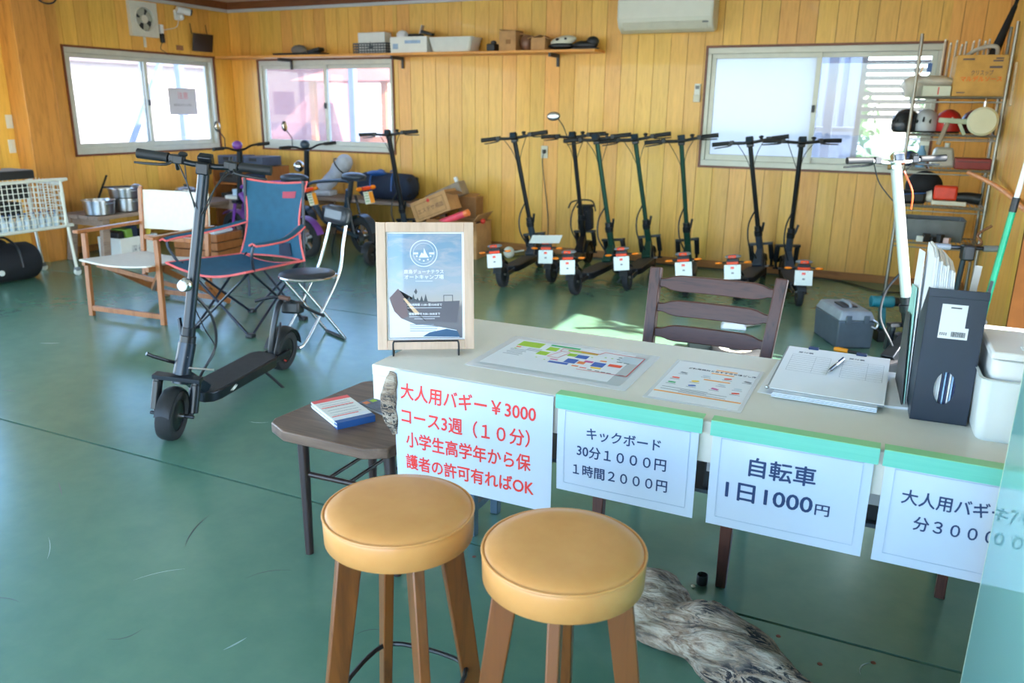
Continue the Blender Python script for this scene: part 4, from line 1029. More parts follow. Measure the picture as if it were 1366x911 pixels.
# ================================================================== SCOOTERS
TYRE_P = lambda R, w: [(R*0.62, -w*0.36), (R*0.80, -w*0.46), (R*0.93, -w*0.42), (R*0.985, -w*0.26), (R, 0), (R*0.985, w*0.26), (R*0.93, w*0.42), (R*0.80, w*0.46), (R*0.62, w*0.36), (R*0.62, -w*0.36)]
DGREEN = mat('dark_green_paint', (28, 72, 58), 0.32, 0.3, spec=0.6)
SNAVY = mat('blue_black_paint', (28, 40, 52), 0.3, 0.3, spec=0.6)
SGREY = mat('slate_paint', (62, 72, 84), 0.34, 0.3)
DECKM = mat('grip_deck', (48, 48, 50), 0.7, bump=0.5, sc=30)
PLATE = mat('number_plate', (224, 232, 226), 0.4, var=0.02)
def wheel_parts(t, c, R, w, spokes=0, n=30, hubm=None):
    tr = G().wheel(c, TYRE_P(R, w), n).put('tyre', RUBBER, t, ang=50)
    G().wheel(c, [(0, -w*0.34), (R*0.30, -w*0.40), (R*0.62, -w*0.30), (R*0.62, w*0.30), (R*0.30, w*0.40), (0, w*0.34)], 24).put('rim', hubm or BLACKM, t)
    G().wheel(c, [(0, -w*0.62), (0.010, -w*0.62), (0.010, w*0.62), (0, w*0.62)], 10).put('axle', STEEL, t)
def e_scooter(name, label, x, y, rz, lean, stem=None, deck=True, tail=True, lamp=False, bar_turn=0, WB=0.96, group='rental kick scooters', stemr=0.021, R=0.105, tyre_w=0.052, plate=True, mirror=False, H=1.17, neckm=None, detail=False, battery=False, bar_half=0.30, latch=True, grip_r=1.0, fork_w=0.082, fork_z=0.31, rake=0.300):
    """origin at the rear wheel's contact with the floor, travels along local +Y"""
    t = thing(name, label, 'kick scooter', (x, y, 0), rz=radians(rz), group=group)
    t.rotation_euler = (0, radians(lean), radians(rz))
    sm = stem or BLACKM; nm = neckm or sm
    wheel_parts(t, (0, 0, R), R, tyre_w); 
    b = (0, WB-0.095, 0.255); top = (0, WB-rake, H-0.01)
    # fork and front wheel share the steering turn
    S = T(Vector(b)) @ Matrix.Rotation(radians(bar_turn), 4, 'Z') @ T(-Vector(b))
    fw = Vector((0, WB, R))
    for nm_, g_, m_ in (('tyre', G().wheel(fw, TYRE_P(R, tyre_w), 30), RUBBER), ('rim', G().wheel(fw, [(0, -tyre_w*.34), (R*0.30, -tyre_w*.40), (R*0.62, -tyre_w*.3), (R*0.62, tyre_w*.3), (R*0.3, tyre_w*.4), (0, tyre_w*.34)], 24), BLACKM),
                     ('axle', G().wheel(fw, [(0, -0.052), (0.009, -0.052), (0.009, 0.052), (0, 0.052)], 10), STEEL)):
        g_.move(S).put(nm_, m_, t, ang=50)
    g = G(); q_ = fork_w; zf = fork_z
    for s in (-1, 1):
        g.tube([(s*q_, WB-0.050, zf-0.02), (s*q_, WB-0.022, zf-0.14)], 0.0215, 12).tube([(s*q_, WB-0.024, zf-0.13), (s*(q_-0.012), WB-0.004, R)], 0.0115, 10)
        g.tube([(s*q_, WB-0.052, zf-0.03), (s*q_, WB-0.058, zf+0.005)], 0.021, 12)
        g.tube([(s*(q_+0.012), WB, R), (s*(q_-0.045), WB, R)], 0.008, 8)
    g.box((0, WB-0.060, zf), (2*q_+0.04, 0.050, 0.020))
    g.move(S).put('fork', BLACKM, t, bev=0.002)
    fd = G()
    def fen(u, v):
        a_ = radians(10+150*u); rr = R+0.012; xx = (v-0.5)*0.062
        return (xx, WB-rr*cos(a_)*1.0 if False else WB-rr*cos(a_), R+rr*sin(a_)-0.010*(2*v-1)**2)
    fd.sheet(fen, 12, 4, 0.003).move(S).put('front_mudguard', BLACK, t)
    # head tube, hinge and stem
    G().tube([(0, WB-0.090, 0.225), (0, WB-0.140, 0.40)], 0.028*(1+0.35*(grip_r > 1.1)), 16).put('head_tube', nm, t)
    hz_ = 0.44; hy = WB-0.300+(WB-0.095-(WB-0.300))*(H-0.01-hz_)/(H-0.01-0.255)
    G().tube([(0, WB-0.138, 0.39), (0, WB-0.146, 0.43)], [0.034, 0.034], 16).tube([(0, WB-0.146, 0.43), (0, WB-0.150, 0.47)], [0.029, 0.029], 16).put('hinge_collar', BLACKM, t, bev=0.002)
    if latch: G().bar((0.03, WB-0.145, 0.42), (0.052, WB-0.155, 0.50), 0.012, 0.018).put('folding_latch', BLACKM, t, bev=0.002)
    G().tube([(0, WB-0.147, 0.46), top], stemr, 16).put('stem', sm, t)
    # handlebar group, turned and slightly cranked
    B = T(Vector(top)) @ Matrix.Rotation(radians(bar_turn), 4, 'Z')
    h = bar_half
    G().tube([(-h+0.10, 0, 0.02), (-0.05, 0, 0.006), (0.05, 0, 0.006), (h-0.10, 0, 0.02)], 0.0125, 12).move(B).put('handlebar', BLACKM, t)
    for s in (-1, 1):
        G().tube([(s*(h-0.13), -0.000, 0.018), (s*(h-0.115), 0, 0.019), (s*h, -0.004, 0.020)], [0.0185*grip_r, 0.0165*grip_r, 0.0175*grip_r], 14).move(B).put('grip', GRIPM, t)
        G().tube(smooth_path([(s*(h-0.15), 0.012, 0.010), (s*(h-0.135), 0.040, -0.004), (s*(h-0.06), 0.046, -0.010), (s*(h-0.005), 0.040, -0.012)], 3), [0.0075, 0.0045], 8, up=(0, 0, 1)).move(B).put('brake_lever', BLACK, t)
        G().box((s*(h-0.155), 0.004, 0.018), (0.034, 0.040, 0.036)).move(B).put('lever_clamp', BLACK, t, bev=0.004)
    G().box((0, -0.018, 0.022), (0.060, 0.040, 0.058), rot=(-0.4, 0, 0)).box((0, 0.008, -0.006), (0.054, 0.05, 0.05)).move(B).put('display', BLACKM, t, bev=0.006)
    G().box((0, -0.0405, 0.031), (0.044, 0.001, 0.036), rot=(-0.4, 0, 0)).move(B).put('screen', mat_screen, t)
    if detail or not tail: pass
    bl = G().tube([(0.09, 0, 0.012), (0.09, 0, 0.034)], 0.012, 10).sph((0.09, 0, 0.040), (0.020, 0.020, 0.012), 12, 6).move(B); bl.put('bell', BLACK, t)
    # cables: from the bars down to the head, a loose loop beside the neck
    G().tube(smooth_path([B @ Vector((-0.10, 0.02, 0.0)), B @ Vector((-0.05, 0.05, -0.10)), (-0.012, WB-rake+0.045, H-0.22)], 5), 0.003, 6).put('cable', BLACK, t)
    G().tube(smooth_path([B @ Vector((0.10, 0.02, 0.0)), B @ Vector((0.045, 0.05, -0.09)), (0.012, WB-rake+0.038, H-0.20)], 5), 0.003, 6).put('cable', BLACK, t)
    G().tube(smooth_path([(-0.012, WB-0.185, 0.60), (-0.055, WB-0.24, 0.50), (-0.060, WB-0.26, 0.36), (-0.02, WB-0.22, 0.235), (0, WB-0.20, 0.17)], 5), 0.0065, 8).put('cable_hose', BLACK, t)
    # neck brace to deck
    G().bar((0, WB-0.098, 0.27), (0, WB-0.255, 0.145), 0.046, 0.05, up=(0, 1, 0), w2=0.08, h2=0.05).put('neck', nm, t, bev=0.006)
    if deck:
        a0, a1 = 0.155, WB-0.215; hw = 0.078
        poly = [(-hw*0.62, a0), (hw*0.62, a0), (hw, a0+0.05), (hw, a1-0.08), (hw*0.85, a1-0.03), (hw*0.45, a1), (-hw*0.45, a1), (-hw*0.85, a1-0.03), (-hw, a1-0.08), (-hw, a0+0.05)]
        dk = G().prism(poly, 0.050, T((0, 0, 0.092))).put('deck', BLACKM, t, bev=0.005)
        pol2 = [(x_*0.9, (y_-(a0+a1)/2)*0.97+(a0+a1)/2) for x_, y_ in poly]
        G().prism(pol2, 0.003, T((0, 0, 0.1425))).put('grip_mat', DECKM, dk)
        G().bar((-0.045, 0.0, R), (-0.045, 0.175, 0.110), 0.012, 0.030).bar((0.045, 0.0, R), (0.045, 0.175, 0.110), 0.012, 0.030).put('rear_stay', BLACKM, t, bev=0.002)
        G().tube(smooth_path([(-0.07, 0.30, 0.095), (-0.11, 0.285, 0.06), (-0.165, 0.27, 0.0+0.165*sin(radians(max(0, -lean)))*0+0.012)], 4), 0.0075, 8).put('kick_stand', BLACKM, t)
    # rear mudguard
    def rf(u, v):
        a_ = radians(38+125*u); rr = R+0.014
        return ((v-0.5)*0.066, -rr*cos(a_)*-1.0 if False else rr*cos(a_), R+rr*sin(a_)-0.010*(2*v-1)**2)
    G().sheet(rf, 12, 4, 0.003).put('rear_mudguard', BLACK, t)
    if tail:
        G().bar((0.0, 0.06, 0.215), (0.0, -0.075, 0.335), 0.030, 0.012).put('light_bracket', BLACKM, t)
        G().sph((0, -0.085, 0.350), (0.062, 0.040, 0.016), 20, 8).put('tail_light_cover', GREY, t)
        G().box((0, -0.112, 0.352), (0.060, 0.022, 0.022)).put('tail_light', REDL, t, bev=0.005)
        G().box((0, -0.098, 0.318), (0.090, 0.020, 0.034)).put('plate_bracket', BLACK, t, bev=0.004)
        G().box((0, -0.112, 0.304), (0.088, 0.012, 0.020)).put('reflector', REDL, t, bev=0.003)
        for s in (-1, 1):
            G().tube([(s*0.045, -0.092, 0.310), (s*0.085, -0.092, 0.306)], 0.006, 8).put('indicator_arm', BLACK, t)
            G().sph((s*0.108, -0.096, 0.304), (0.030, 0.011, 0.010), 14, 6).put('indicator', ORANGE, t)
        if plate:
            P_ = T((0, -0.119, 0.292)) @ RX(-12)
            p_ = G().bb((-0.062, -0.0015, -0.108), (0.062, 0.0, 0.0)).move(P_).put('number_plate', PLATE, t, bev=0)
            G().bb((-0.014, -0.0022, -0.032), (0.012, -0.0015, -0.014)).move(P_).put('print', REDL, p_)
            G().bb((-0.008, -0.0022, -0.068), (0.010, -0.0015, -0.056)).bb((-0.030, -0.0022, -0.012), (-0.025, -0.0015, -0.008)).bb((0.025, -0.0022, -0.012), (0.03, -0.0015, -0.008)).move(P_).put('print', GREY, p_)
        G().tube(smooth_path([(0.0, -0.04, 0.28), (-0.03, -0.085, 0.22), (-0.032, -0.09, 0.17)], 4), 0.004, 6).put('cable', BLUE, t)
    if mirror:
        G().tube([B @ Vector((-0.06, 0, 0.02)), B @ Vector((-0.085, -0.01, 0.10)), B @ Vector((-0.13, -0.02, 0.17))], 0.0045, 8).put('mirror_stalk', BLACK, t)
        mh = G().sph(tuple(B @ Vector((-0.17, -0.02, 0.19))), (0.062, 0.014, 0.038), 18, 8).put('mirror_housing', DARK, t)
        G().sph(tuple(B @ Vector((-0.17, -0.030, 0.19))), (0.054, 0.007, 0.032), 18, 8).put('mirror_glass', STEEL, mh)
    if battery:
        G().box((0, WB-0.01, 0.42), (0.13, 0.10, 0.20)).box((0, WB-0.01, 0.535), (0.15, 0.11, 0.03)).put('front_bag', BLACKF, t, bev=0.015)
        G().tube(smooth_path([(-0.13, WB-0.12, 0.53), (-0.10, WB-0.10, 0.585), (0, WB-0.08, 0.60), (0.10, WB-0.10, 0.585), (0.13, WB-0.12, 0.50)], 4), 0.007, 8).put('child_handle', BLACK, t)
    if lamp:
        yl = WB-0.18; G().sph((0, yl+0.055, 0.665), (0.030, 0.024, 0.030), 18, 9).put('headlamp_shell', CHROME, t)
        G().wheel((0, yl+0.079, 0.665), [(0, -0.004), (0.022, -0.004), (0.022, 0.004), (0, 0.004)], 18, axis='Y').put('headlamp_lens', PAPER, t)
        G().bar((0, yl+0.01, 0.64), (0, yl+0.05, 0.65), 0.012, 0.012).put('headlamp_bracket', BLACK, t)
    return t
mat_screen = mat('display_screen', (36, 52, 66), 0.15, var=0.02)

# the near one, standing on its kick stand
main = t = e_scooter('kick_scooter', 'large black kick scooter standing alone in the open floor at left', -2.929, 3.251, 191.6, -7, stem=SNAVY, tail=False, lamp=True, bar_turn=14, WB=0.99, stemr=0.0245, R=0.112, tyre_w=0.078, H=1.165, neckm=SNAVY, bar_half=0.28, grip_r=1.2, rake=0.25, fork_z=0.262)
Bm = T(Vector((0, 0.99-0.25, 1.155))) @ Matrix.Rotation(radians(14), 4, 'Z')
G().box((-0.105, 0.004, 0.022), (0.036, 0.038, 0.030)).tube([(-0.105, -0.006, 0.034), (-0.105, -0.020, 0.052)], 0.008, 8).move(Bm).put('switch_box', BLACK, main, bev=0.004)
G().box((0.105, 0.004, 0.018), (0.040, 0.042, 0.034)).tube([(0.12, -0.01, 0.0), (0.125, -0.035, -0.03)], 0.009, 8).move(Bm).put('thumb_throttle', BLACK, main, bev=0.004)
G().tube(smooth_path([Bm @ Vector((-0.12, 0.03, 0.0)), Bm @ Vector((-0.07, 0.06, -0.07)), Bm @ Vector((-0.01, 0.045, -0.19)), Bm @ Vector((0.045, 0.055, -0.09)), Bm @ Vector((0.07, 0.03, 0.0))], 6), 0.0028, 6).put('cable', BLACK, main)
G().tube(smooth_path([(-0.02, 0.99-0.16, 0.56), (-0.05, 0.99-0.19, 0.46), (-0.085, 0.99-0.22, 0.36), (-0.05, 0.99-0.17, 0.26)], 5), 0.0028, 6).put('cable', BLACK, main)
# rear carrier with seat clamp and light, kick side marks
G().tube(smooth_path([(0.0, 0.13, 0.145), (0.0, 0.115, 0.25), (0.0, 0.075, 0.37), (0.0, 0.04, 0.40)], 4), 0.016, 10, flat=0.6).put('rear_post', BLACKM, t)
G().tube(smooth_path([(-0.04, 0.16, 0.145), (-0.045, 0.14, 0.23), (-0.03, 0.09, 0.30)], 4), 0.005, 8).put('stay_wire', BLACK, t)
G().tube(smooth_path([(0.13, 0.08, 0.385), (0.03, 0.05, 0.42), (-0.05, 0.02, 0.405), (-0.16, -0.04, 0.35), (-0.21, -0.05, 0.335)], 4), 0.009, 8).put('passenger_peg', BLACKM, t)
G().box((-0.045, -0.005, 0.365), (0.105, 0.075, 0.065), rot=(0.1, 0.15, 0)).put('rear_box', BLACK, t, bev=0.012)
G().box((-0.01, 0.05, 0.425), (0.06, 0.03, 0.022)).put('rear_clamp', BROWNR, t, bev=0.004) if False else None
G().box((-0.03, 0.06, 0.428), (0.06, 0.028, 0.020)).put('rear_clamp', mat('brown_rubber', (92, 62, 50), 0.6), t, bev=0.005)
def rmud(u, v):
    a_ = radians(20+150*u); rr = 0.112+0.022
    return ((v-0.5)*0.082, rr*cos(a_), 0.112+rr*sin(a_)-0.012*(2*v-1)**2)
G().sheet(rmud, 14, 4, 0.004).put('rear_mudguard', BLACK, t)
G().box((-0.046, 0.05, 0.075), (0.002, 0.028, 0.008), rot=(0.5, 0, 0)).put('wheel_sticker', RED, t)
g = G().prism([(-0.030, -0.008), (0.004, 0.008), (0.020, 0.010), (0.002, 0.0), (0.030, 0.004), (0.010, -0.010), (-0.012, -0.014), (0.0, -0.004)], 0.001)
g.move(T((-0.0785, 0.60, 0.118)) @ Matrix(((0, 0, -1, 0), (-1, 0, 0, 0), (0, 1, 0, 0), (0, 0, 0, 1)))).put('deck_emblem', WHITE, t)
text('XR3', 0.044, WHITE, t, T((-0.029, 0.99-0.112, 0.352)) @ RZ(-90) @ RX(90) @ RZ(-90) @ T((-0.0, -0.012, 0)))
G().tube([(-0.03, 0.99-0.10, 0.30), (-0.12, 0.99-0.16, 0.290)], 0.005, 8).put('folding_lever', STEEL, t)
G().tube([(0.03, 0.99-0.12, 0.30), (0.10, 0.99-0.04, 0.345), (0.115, 0.99-0.02, 0.36)], 0.008, 8).put('tension_lever', BLACKM, t)

far = [
 (-2.76, 5.72, 95.5, -8.0, BLACKM, 'black rental kick scooter, leftmost in the row along the back wall', dict(neckm=SGREY)),
 (-2.48, 6.07, 92.5, -4.0, BLACKM, 'black rental kick scooter with a round mirror and a front bag', dict(mirror=True, battery=True, WB=0.97)),
 (-2.14, 5.74, 88.5, -6.5, DGREEN, 'green rental kick scooter right of the mirror scooter, nearest of the three green ones', dict(neckm=DGREEN)),
 (-1.83, 6.10, 93.5, -8.0, DGREEN, 'green rental kick scooter in the middle of the three green ones', dict(neckm=DGREEN)),
 (-1.36, 6.10, 101.5, -7.0, DGREEN, 'green rental kick scooter standing alone left of the back window, rightmost green one', dict(neckm=DGREEN)),
 (-0.97, 6.17, 87.0, -8.0, BLACKM, 'black rental kick scooter under the left half of the right back window', dict(neckm=SGREY)),
 (-0.53, 6.18, 103.0, -1.0, BLACKM, 'black rental kick scooter nearest the tool box, with a blue tinted bar', dict(neckm=SGREY)),
]
FARS = []
for i, (x, y, a_, ln, sm, lab, kw) in enumerate(far):
    FARS.append(e_scooter('kick_scooter', lab, x, y, a_-90, ln, stem=sm, group='rental kick scooters in a row', bar_turn=[0, -3, -4, 4, 6, 4, 8][i], stemr=0.019, **kw))
# round lamp hanging low beside the first scooter's neck
G().sph((-0.15, 0.60, 0.20), (0.052, 0.03, 0.052), 16, 8).tube([(-0.10, 0.60, 0.20), (-0.03, 0.66, 0.20)], 0.006, 6).put('round_lamp', OFFW, FARS[0])
# white licence board lying over the second scooter's rear light
P_ = T((0, -0.10, 0.385)) @ RX(-60)
G().bb((-0.13, -0.002, -0.06), (0.13, 0.002, 0.04)).move(P_).put('white_board', PLATE, FARS[1])
# scooter at the left, behind the blue folding chair group
e_scooter('kick_scooter', 'black kick scooter in front of the left back window beside the dark sports bag', -4.22, 5.95, 10, -4, stem=BLACKM, group='rental kick scooters in a row', stemr=0.024, H=1.15, tail=False, neckm=SGREY)
# silver one at the right
SILV = mat('silver_stem', (212, 214, 214), 0.3, 0.4, var=0.02)
t = e_scooter('kick_scooter', 'kick scooter with a shiny silver stem beside the metal rack at right', -0.27, 4.02, -38, -5, stem=SILV, group='rental kick scooters in a row', stemr=0.026, H=1.17, tail=False, deck=True, R=0.12, tyre_w=0.07, bar_turn=65, neckm=BLACKM, bar_half=0.25, WB=0.86)
for o in list(t.children):
    if o.name.startswith(('handlebar', 'display')): o.data.materials[0] = CHROME
G().tube(smooth_path([(0.02, 0.60, 1.12), (0.06, 0.62, 1.02), (0.03, 0.66, 0.93)], 4), 0.004, 6).put('cable', mat('orange_cable', (240, 96, 50), 0.4), t)

# ------------------------------------------------------------------ electric mopeds at the back left
PURP = mat('purple_paint', (112, 62, 150), 0.3, spec=0.6); TEALP = mat('dark_teal_paint', (42, 62, 78), 0.3, spec=0.6)
SEATM = mat('moped_seat', (52, 62, 74), 0.35)
def moped(label, x, y, rz, fm, wb=0.96, R=0.185, mirror=True, bodym=None, lean=-4):
    t = thing('electric_moped', label, 'moped', (x, y, 0), rz=radians(rz), group='small electric mopeds'); t.rotation_euler = (0, radians(lean), radians(rz))
    bodym = bodym or fm
    for yy in (0, wb):
        w_ = 0.062
        tr = G().wheel((0, yy, R), TYRE_P(R, w_), 36).put('tyre', RUBBER, t, ang=50)
        g = G()
        ringo = [(0, yy+0.68*R*cos(2*pi*k/28), R+0.68*R*sin(2*pi*k/28)) for k in range(28)]
        g.tube(ringo, 0.012, 8, closed=True)
        for k in range(5): a_ = 2*pi*k/5+0.3; g.bar((0, yy, R), (0, yy+0.68*R*cos(a_), R+0.68*R*sin(a_)), 0.022, 0.028, up=(1, 0, 0))
        g.wheel((0, yy, R), [(0, -0.028), (0.05, -0.028), (0.05, 0.028), (0, 0.028)], 18)
        g.put('alloy_rim', STEEL, t)
    # fork, head, bars
    for s in (-1, 1): G().tube([(s*0.055, wb, R), (s*0.055, wb-0.10, 0.48)], [0.013, 0.018], 10).put('fork_leg', fm, t)
    G().box((0, wb-0.10, 0.485), (0.15, 0.06, 0.03)).put('fork_crown', BLACKM, t, bev=0.005)
    G().tube([(0, wb-0.10, 0.46), (0, wb-0.20, 0.97)], 0.027, 12).put('steering_column', BLACKM, t)
    B = T((0, wb-0.205, 0.985)) @ RZ(-8)
    G().tube(smooth_path([(-0.30, -0.05, 0.035), (-0.14, -0.01, 0.03), (-0.05, 0, 0), (0.05, 0, 0), (0.14, -0.01, 0.03), (0.30, -0.05, 0.035)], 4), 0.011, 10).move(B).put('handlebar', BLACKM, t)
    for s in (-1, 1):
        G().tube([(s*0.185, -0.022, 0.032), (s*0.305, -0.05, 0.036)], 0.0165, 12).move(B).put('grip', GRIPM, t)
        G().tube([(s*0.17, 0.01, 0.03), (s*0.28, 0.015, 0.02)], 0.005, 8).move(B).put('brake_lever', STEEL, t)
    G().sph((0, 0.03, 0.04), (0.05, 0.045, 0.045), 16, 8).move(B).put('instrument_pod', fm, t)
    G().sph((0, wb-0.03, 0.80), (0.058, 0.05, 0.058), 16, 8).put('headlamp', CHROME, t)
    if mirror:
        for s in (-1,):
            G().tube([(B @ Vector((s*0.15, 0, 0.03))), B @ Vector((s*0.15, -0.01, 0.12)), B @ Vector((s*0.20, -0.02, 0.19))], 0.005, 8).put('mirror_stalk', BLACK, t)
            mh = G().sph(tuple(B @ Vector((s*0.215, -0.02, 0.235))), (0.034, 0.012, 0.05), 16, 8).put('mirror_housing', BLACK, t)
            G().sph(tuple(B @ Vector((s*0.215, -0.030, 0.235))), (0.028, 0.006, 0.044), 16, 8).put('mirror_glass', CHROME, mh)
    # frame: big bent main tube, battery box, swing arms
    G().tube(smooth_path([(0, wb-0.135, 0.56), (0, wb-0.24, 0.42), (0, wb-0.40, 0.27), (0, 0.36, 0.26), (0, 0.24, 0.40), (0, 0.16, 0.62)], 5), 0.030, 12).put('main_frame', fm, t)
    G().tube(smooth_path([(0, wb-0.14, 0.62), (0, wb-0.30, 0.66), (0, 0.30, 0.70), (0, 0.14, 0.70)], 5), 0.017, 10).put('top_tube', fm, t)
    G().box((0, 0.42, 0.36), (0.13, 0.30, 0.16)).put('battery_box', bodym, t, bev=0.02)
    for s in (-1, 1):
        G().bar((s*0.062, 0.34, 0.24), (s*0.062, 0, R), 0.018, 0.035).put('swing_arm', fm, t, bev=0.004)
        G().tube([(s*0.06, 0.06, R+0.03), (s*0.05, 0.13, 0.56)], 0.013, 10).put('shock_absorber', BLACKM, t)
    G().tube([(0, 0.17, 0.52), (0, 0.10, 0.72)], 0.026, 10).put('seat_post', bodym, t)
    G().sph((0, 0.06, 0.755), (0.085, 0.165, 0.038), 20, 8).box((0, 0.06, 0.735), (0.10, 0.26, 0.03)).put('seat', SEATM, t, ang=60)
    def rf(u, v):
        a_ = radians(15+150*u); rr = R+0.025
        return ((v-0.5)*0.085, rr*cos(a_), R+rr*sin(a_))
    G().sheet(rf, 14, 2, 0.004).put('rear_mudguard', fm, t)
    def ff(u, v):
        a_ = radians(20+110*u); rr = R+0.02
        return ((v-0.5)*0.08, wb-rr*cos(a_), R+rr*sin(a_))
    G().sheet(ff, 10, 2, 0.004).put('front_mudguard', fm, t)
    G().box((0, -0.06, 0.64), (0.03, 0.10, 0.02), rot=(0.2, 0, 0)).put('light_bracket', BLACK, t)
    G().box((0, -0.115, 0.655), (0.09, 0.03, 0.035)).put('tail_light', REDL, t, bev=0.006)
    for s in (-1, 1): G().sph((s*0.082, -0.115, 0.655), (0.034, 0.018, 0.021), 12, 6).put('indicator', ORANGE, t)
    P_ = T((0, -0.135, 0.625)) @ RX(-14)
    p_ = G().bb((-0.055, -0.002, -0.115), (0.055, 0.0, 0.0)).move(P_).put('number_plate', PLATE, t)
    G().bb((0.005, -0.003, -0.112), (0.054, -0.002, -0.004)).move(P_).put('orange_panel', mat('plate_orange', (244, 160, 50), 0.4), p_)
    g = G()
    for k in range(4):
        for j in range(3): g.bb((-0.048+j*0.016, -0.003, -0.02-k*0.024), (-0.038+j*0.016, -0.002, -0.010-k*0.024))
    g.move(P_).put('print', mat('plate_green', (110, 170, 110), 0.4), p_)
    G().tube(smooth_path([(-0.05, 0.36, 0.22), (-0.13, 0.33, 0.10), (-0.17, 0.31, 0.01)], 4), 0.009, 8).put('kick_stand', BLACK, t)
    for s in (-1, 1): G().sph((s*0.10, 0.20, 0.30), (0.022, 0.022, 0.014), 12, 6).put('side_reflector', ORANGE, t)
    return t
moped('purple electric moped, leftmost, under the corner of the windows', -5.00, 6.02, 84, PURP)
moped('dark teal electric moped in the middle, its plate beside the purple frame', -4.62, 6.42, 73, TEALP, wb=1.0, bodym=DARK)
# cloth bag on the moped
CLOTH = mat('pale_grey_cloth', (178, 184, 196), 0.8, bump=0.3)
t = thing('rolled_cloth_bag', 'pale grey rolled cloth bag leaning on the bench behind the mopeds', 'bag', (-5.46, 7.16, 0.457), rz=radians(10))
g = G().tube(smooth_path([(-0.20, 0, 0.075), (-0.10, 0, 0.16), (0.0, 0, 0.27), (0.08, 0, 0.36)], 5), [0.070, 0.090], 16); g.v = [(x+0.018*noise.noise(Vector((x*9, y*9, z*9))), y, max(z, 0.001)+0.015*noise.noise(Vector((x*11, z*11, 0)))) for x, y, z in g.v]; g.put('bag', CLOTH, t)
G().sph((0.08, 0, 0.36), (0.088, 0.085, 0.088), 16, 10).put('bag_end', CLOTH, t)
G().tube([(0.035+0.095*cos(a_*pi/8)*0.7, 0.097*sin(a_*pi/8), 0.315-0.083*cos(a_*pi/8)) for a_ in range(16)], 0.006, 6, closed=True).put('strap', BLACK, t)
G().box((-0.16, 0, 0.03), (0.20, 0.18, 0.06)).put('folded_cloth', CLOTH, t, bev=0.02)

# ------------------------------------------------------------------ director chair
DW = wood('orange_brown_chair_wood', (158, 100, 56), (122, 72, 36), 'Z', rough=0.35, grain=26, coat=0.1)
CANV = mat('cream_canvas', (218, 212, 200), 0.85, var=0.03, bump=0.3, sc=30)
t = thing('canvas_director_chair', 'cream canvas folding arm chair with orange brown wooden frame', 'chair', (-4.56, 3.86, 0), rz=radians(4))
hw = 0.315
for s in (-1, 1):
    x = s*hw
    G().bar((x, -0.27, 0), (x*0.985, -0.25, 0.565), 0.036, 0.026, up=(0, 1, 0)).put('front_post', DW, t, bev=0.003)
    G().bar((x*0.93, 0.20, 0.16), (x*0.93, 0.255, 0.82), 0.034, 0.026, up=(0, 1, 0)).put('back_post', DW, t, bev=0.003)
    G().bar((x*1.02, -0.31, 0.578), (x*1.02, 0.26, 0.578), 0.045, 0.022).put('armrest', DW, t, bev=0.004)
    G().bar((x*0.87, -0.32, 0.375), (x*0.87, 0.22, 0.345), 0.028, 0.034).put('seat_rail', DW, t, bev=0.003)
    G().bar((x*0.90, -0.20, 0.36), (x*0.90, 0.40, 0.012), 0.026, 0.036).put('rear_leg', DW, t, bev=0.003)
    G().bar((x*0.93, 0.18, 0.20), (x*0.90, 0.34, 0.06), 0.026, 0.034).put('foot_block', DW, t, bev=0.003)
G().bar((-hw, -0.268, 0.055), (hw, -0.268, 0.055), 0.022, 0.034).put('front_stretcher', DW, t, bev=0.003)
G().bar((-hw*0.9, 0.35, 0.045), (hw*0.9, 0.35, 0.045), 0.022, 0.034).put('rear_stretcher', DW, t, bev=0.003)
G().bar((-hw*0.93, 0.228, 0.475), (hw*0.93, 0.228, 0.475), 0.02, 0.034).put('back_stretcher', DW, t, bev=0.003)
G().bar((-hw*0.85, -0.22, 0.35), (hw*0.6, 0.16, 0.13), 0.022, 0.030).put('cross_brace', DW, t); G().bar((hw*0.85, -0.22, 0.33), (-hw*0.6, 0.16, 0.11), 0.022, 0.030).put('cross_brace', DW, t)
G().sheet(lambda u, v: (-hw*0.92+2*hw*0.92*u, -0.335+0.56*v, 0.398-0.03*v-0.020*sin(pi*u)), 14, 6, 0.010).put('canvas_seat', CANV, t, bev=0)
G().sheet(lambda u, v: (-hw*0.99+2*hw*0.99*u, 0.232+0.022*v+0.030*sin(pi*u), 0.535+0.275*v), 14, 6, 0.012).put('canvas_back', CANV, t)
for s in (-1, 1): G().rod((s*hw*0.93, 0.256, 0.80), (s*hw*0.93, 0.258, 0.835), 0.016).put('post_tip', DW, t)

# ------------------------------------------------------------------ blue camp chair
CB = mat('teal_blue_canvas', (22, 84, 112), 0.75, var=0.1, bump=0.35, sc=18); PK = mat('coral_piping', (226, 104, 104), 0.6); CBT = mat('chair_tube_dark', (36, 44, 56), 0.35, 0.4)
t = thing('folding_camp_chair', 'blue folding camp chair with coral piping and crossed dark legs', 'chair', (-3.79, 3.92, 0), rz=radians(0))
ft = {(-1, -1): (-0.20, -0.27, 0), (1, -1): (0.27, -0.27, 0), (-1, 1): (-0.17, 0.22, 0), (1, 1): (0.28, 0.22, 0)}
up = {(-1, -1): (-0.29, -0.24, 0.42), (1, -1): (0.30, -0.26, 0.42), (-1, 1): (-0.24, 0.30, 0.42), (1, 1): (0.25, 0.30, 0.42)}
order = [(-1, -1), (1, -1), (1, 1), (-1, 1)]
for i in range(4):
    a_, b_ = order[i], order[(i+1) % 4]
    G().tube([ft[a_], up[b_]], 0.0085, 8).put('leg', CBT, t); G().tube([ft[b_], up[a_]], 0.0085, 8).put('leg', CBT, t)
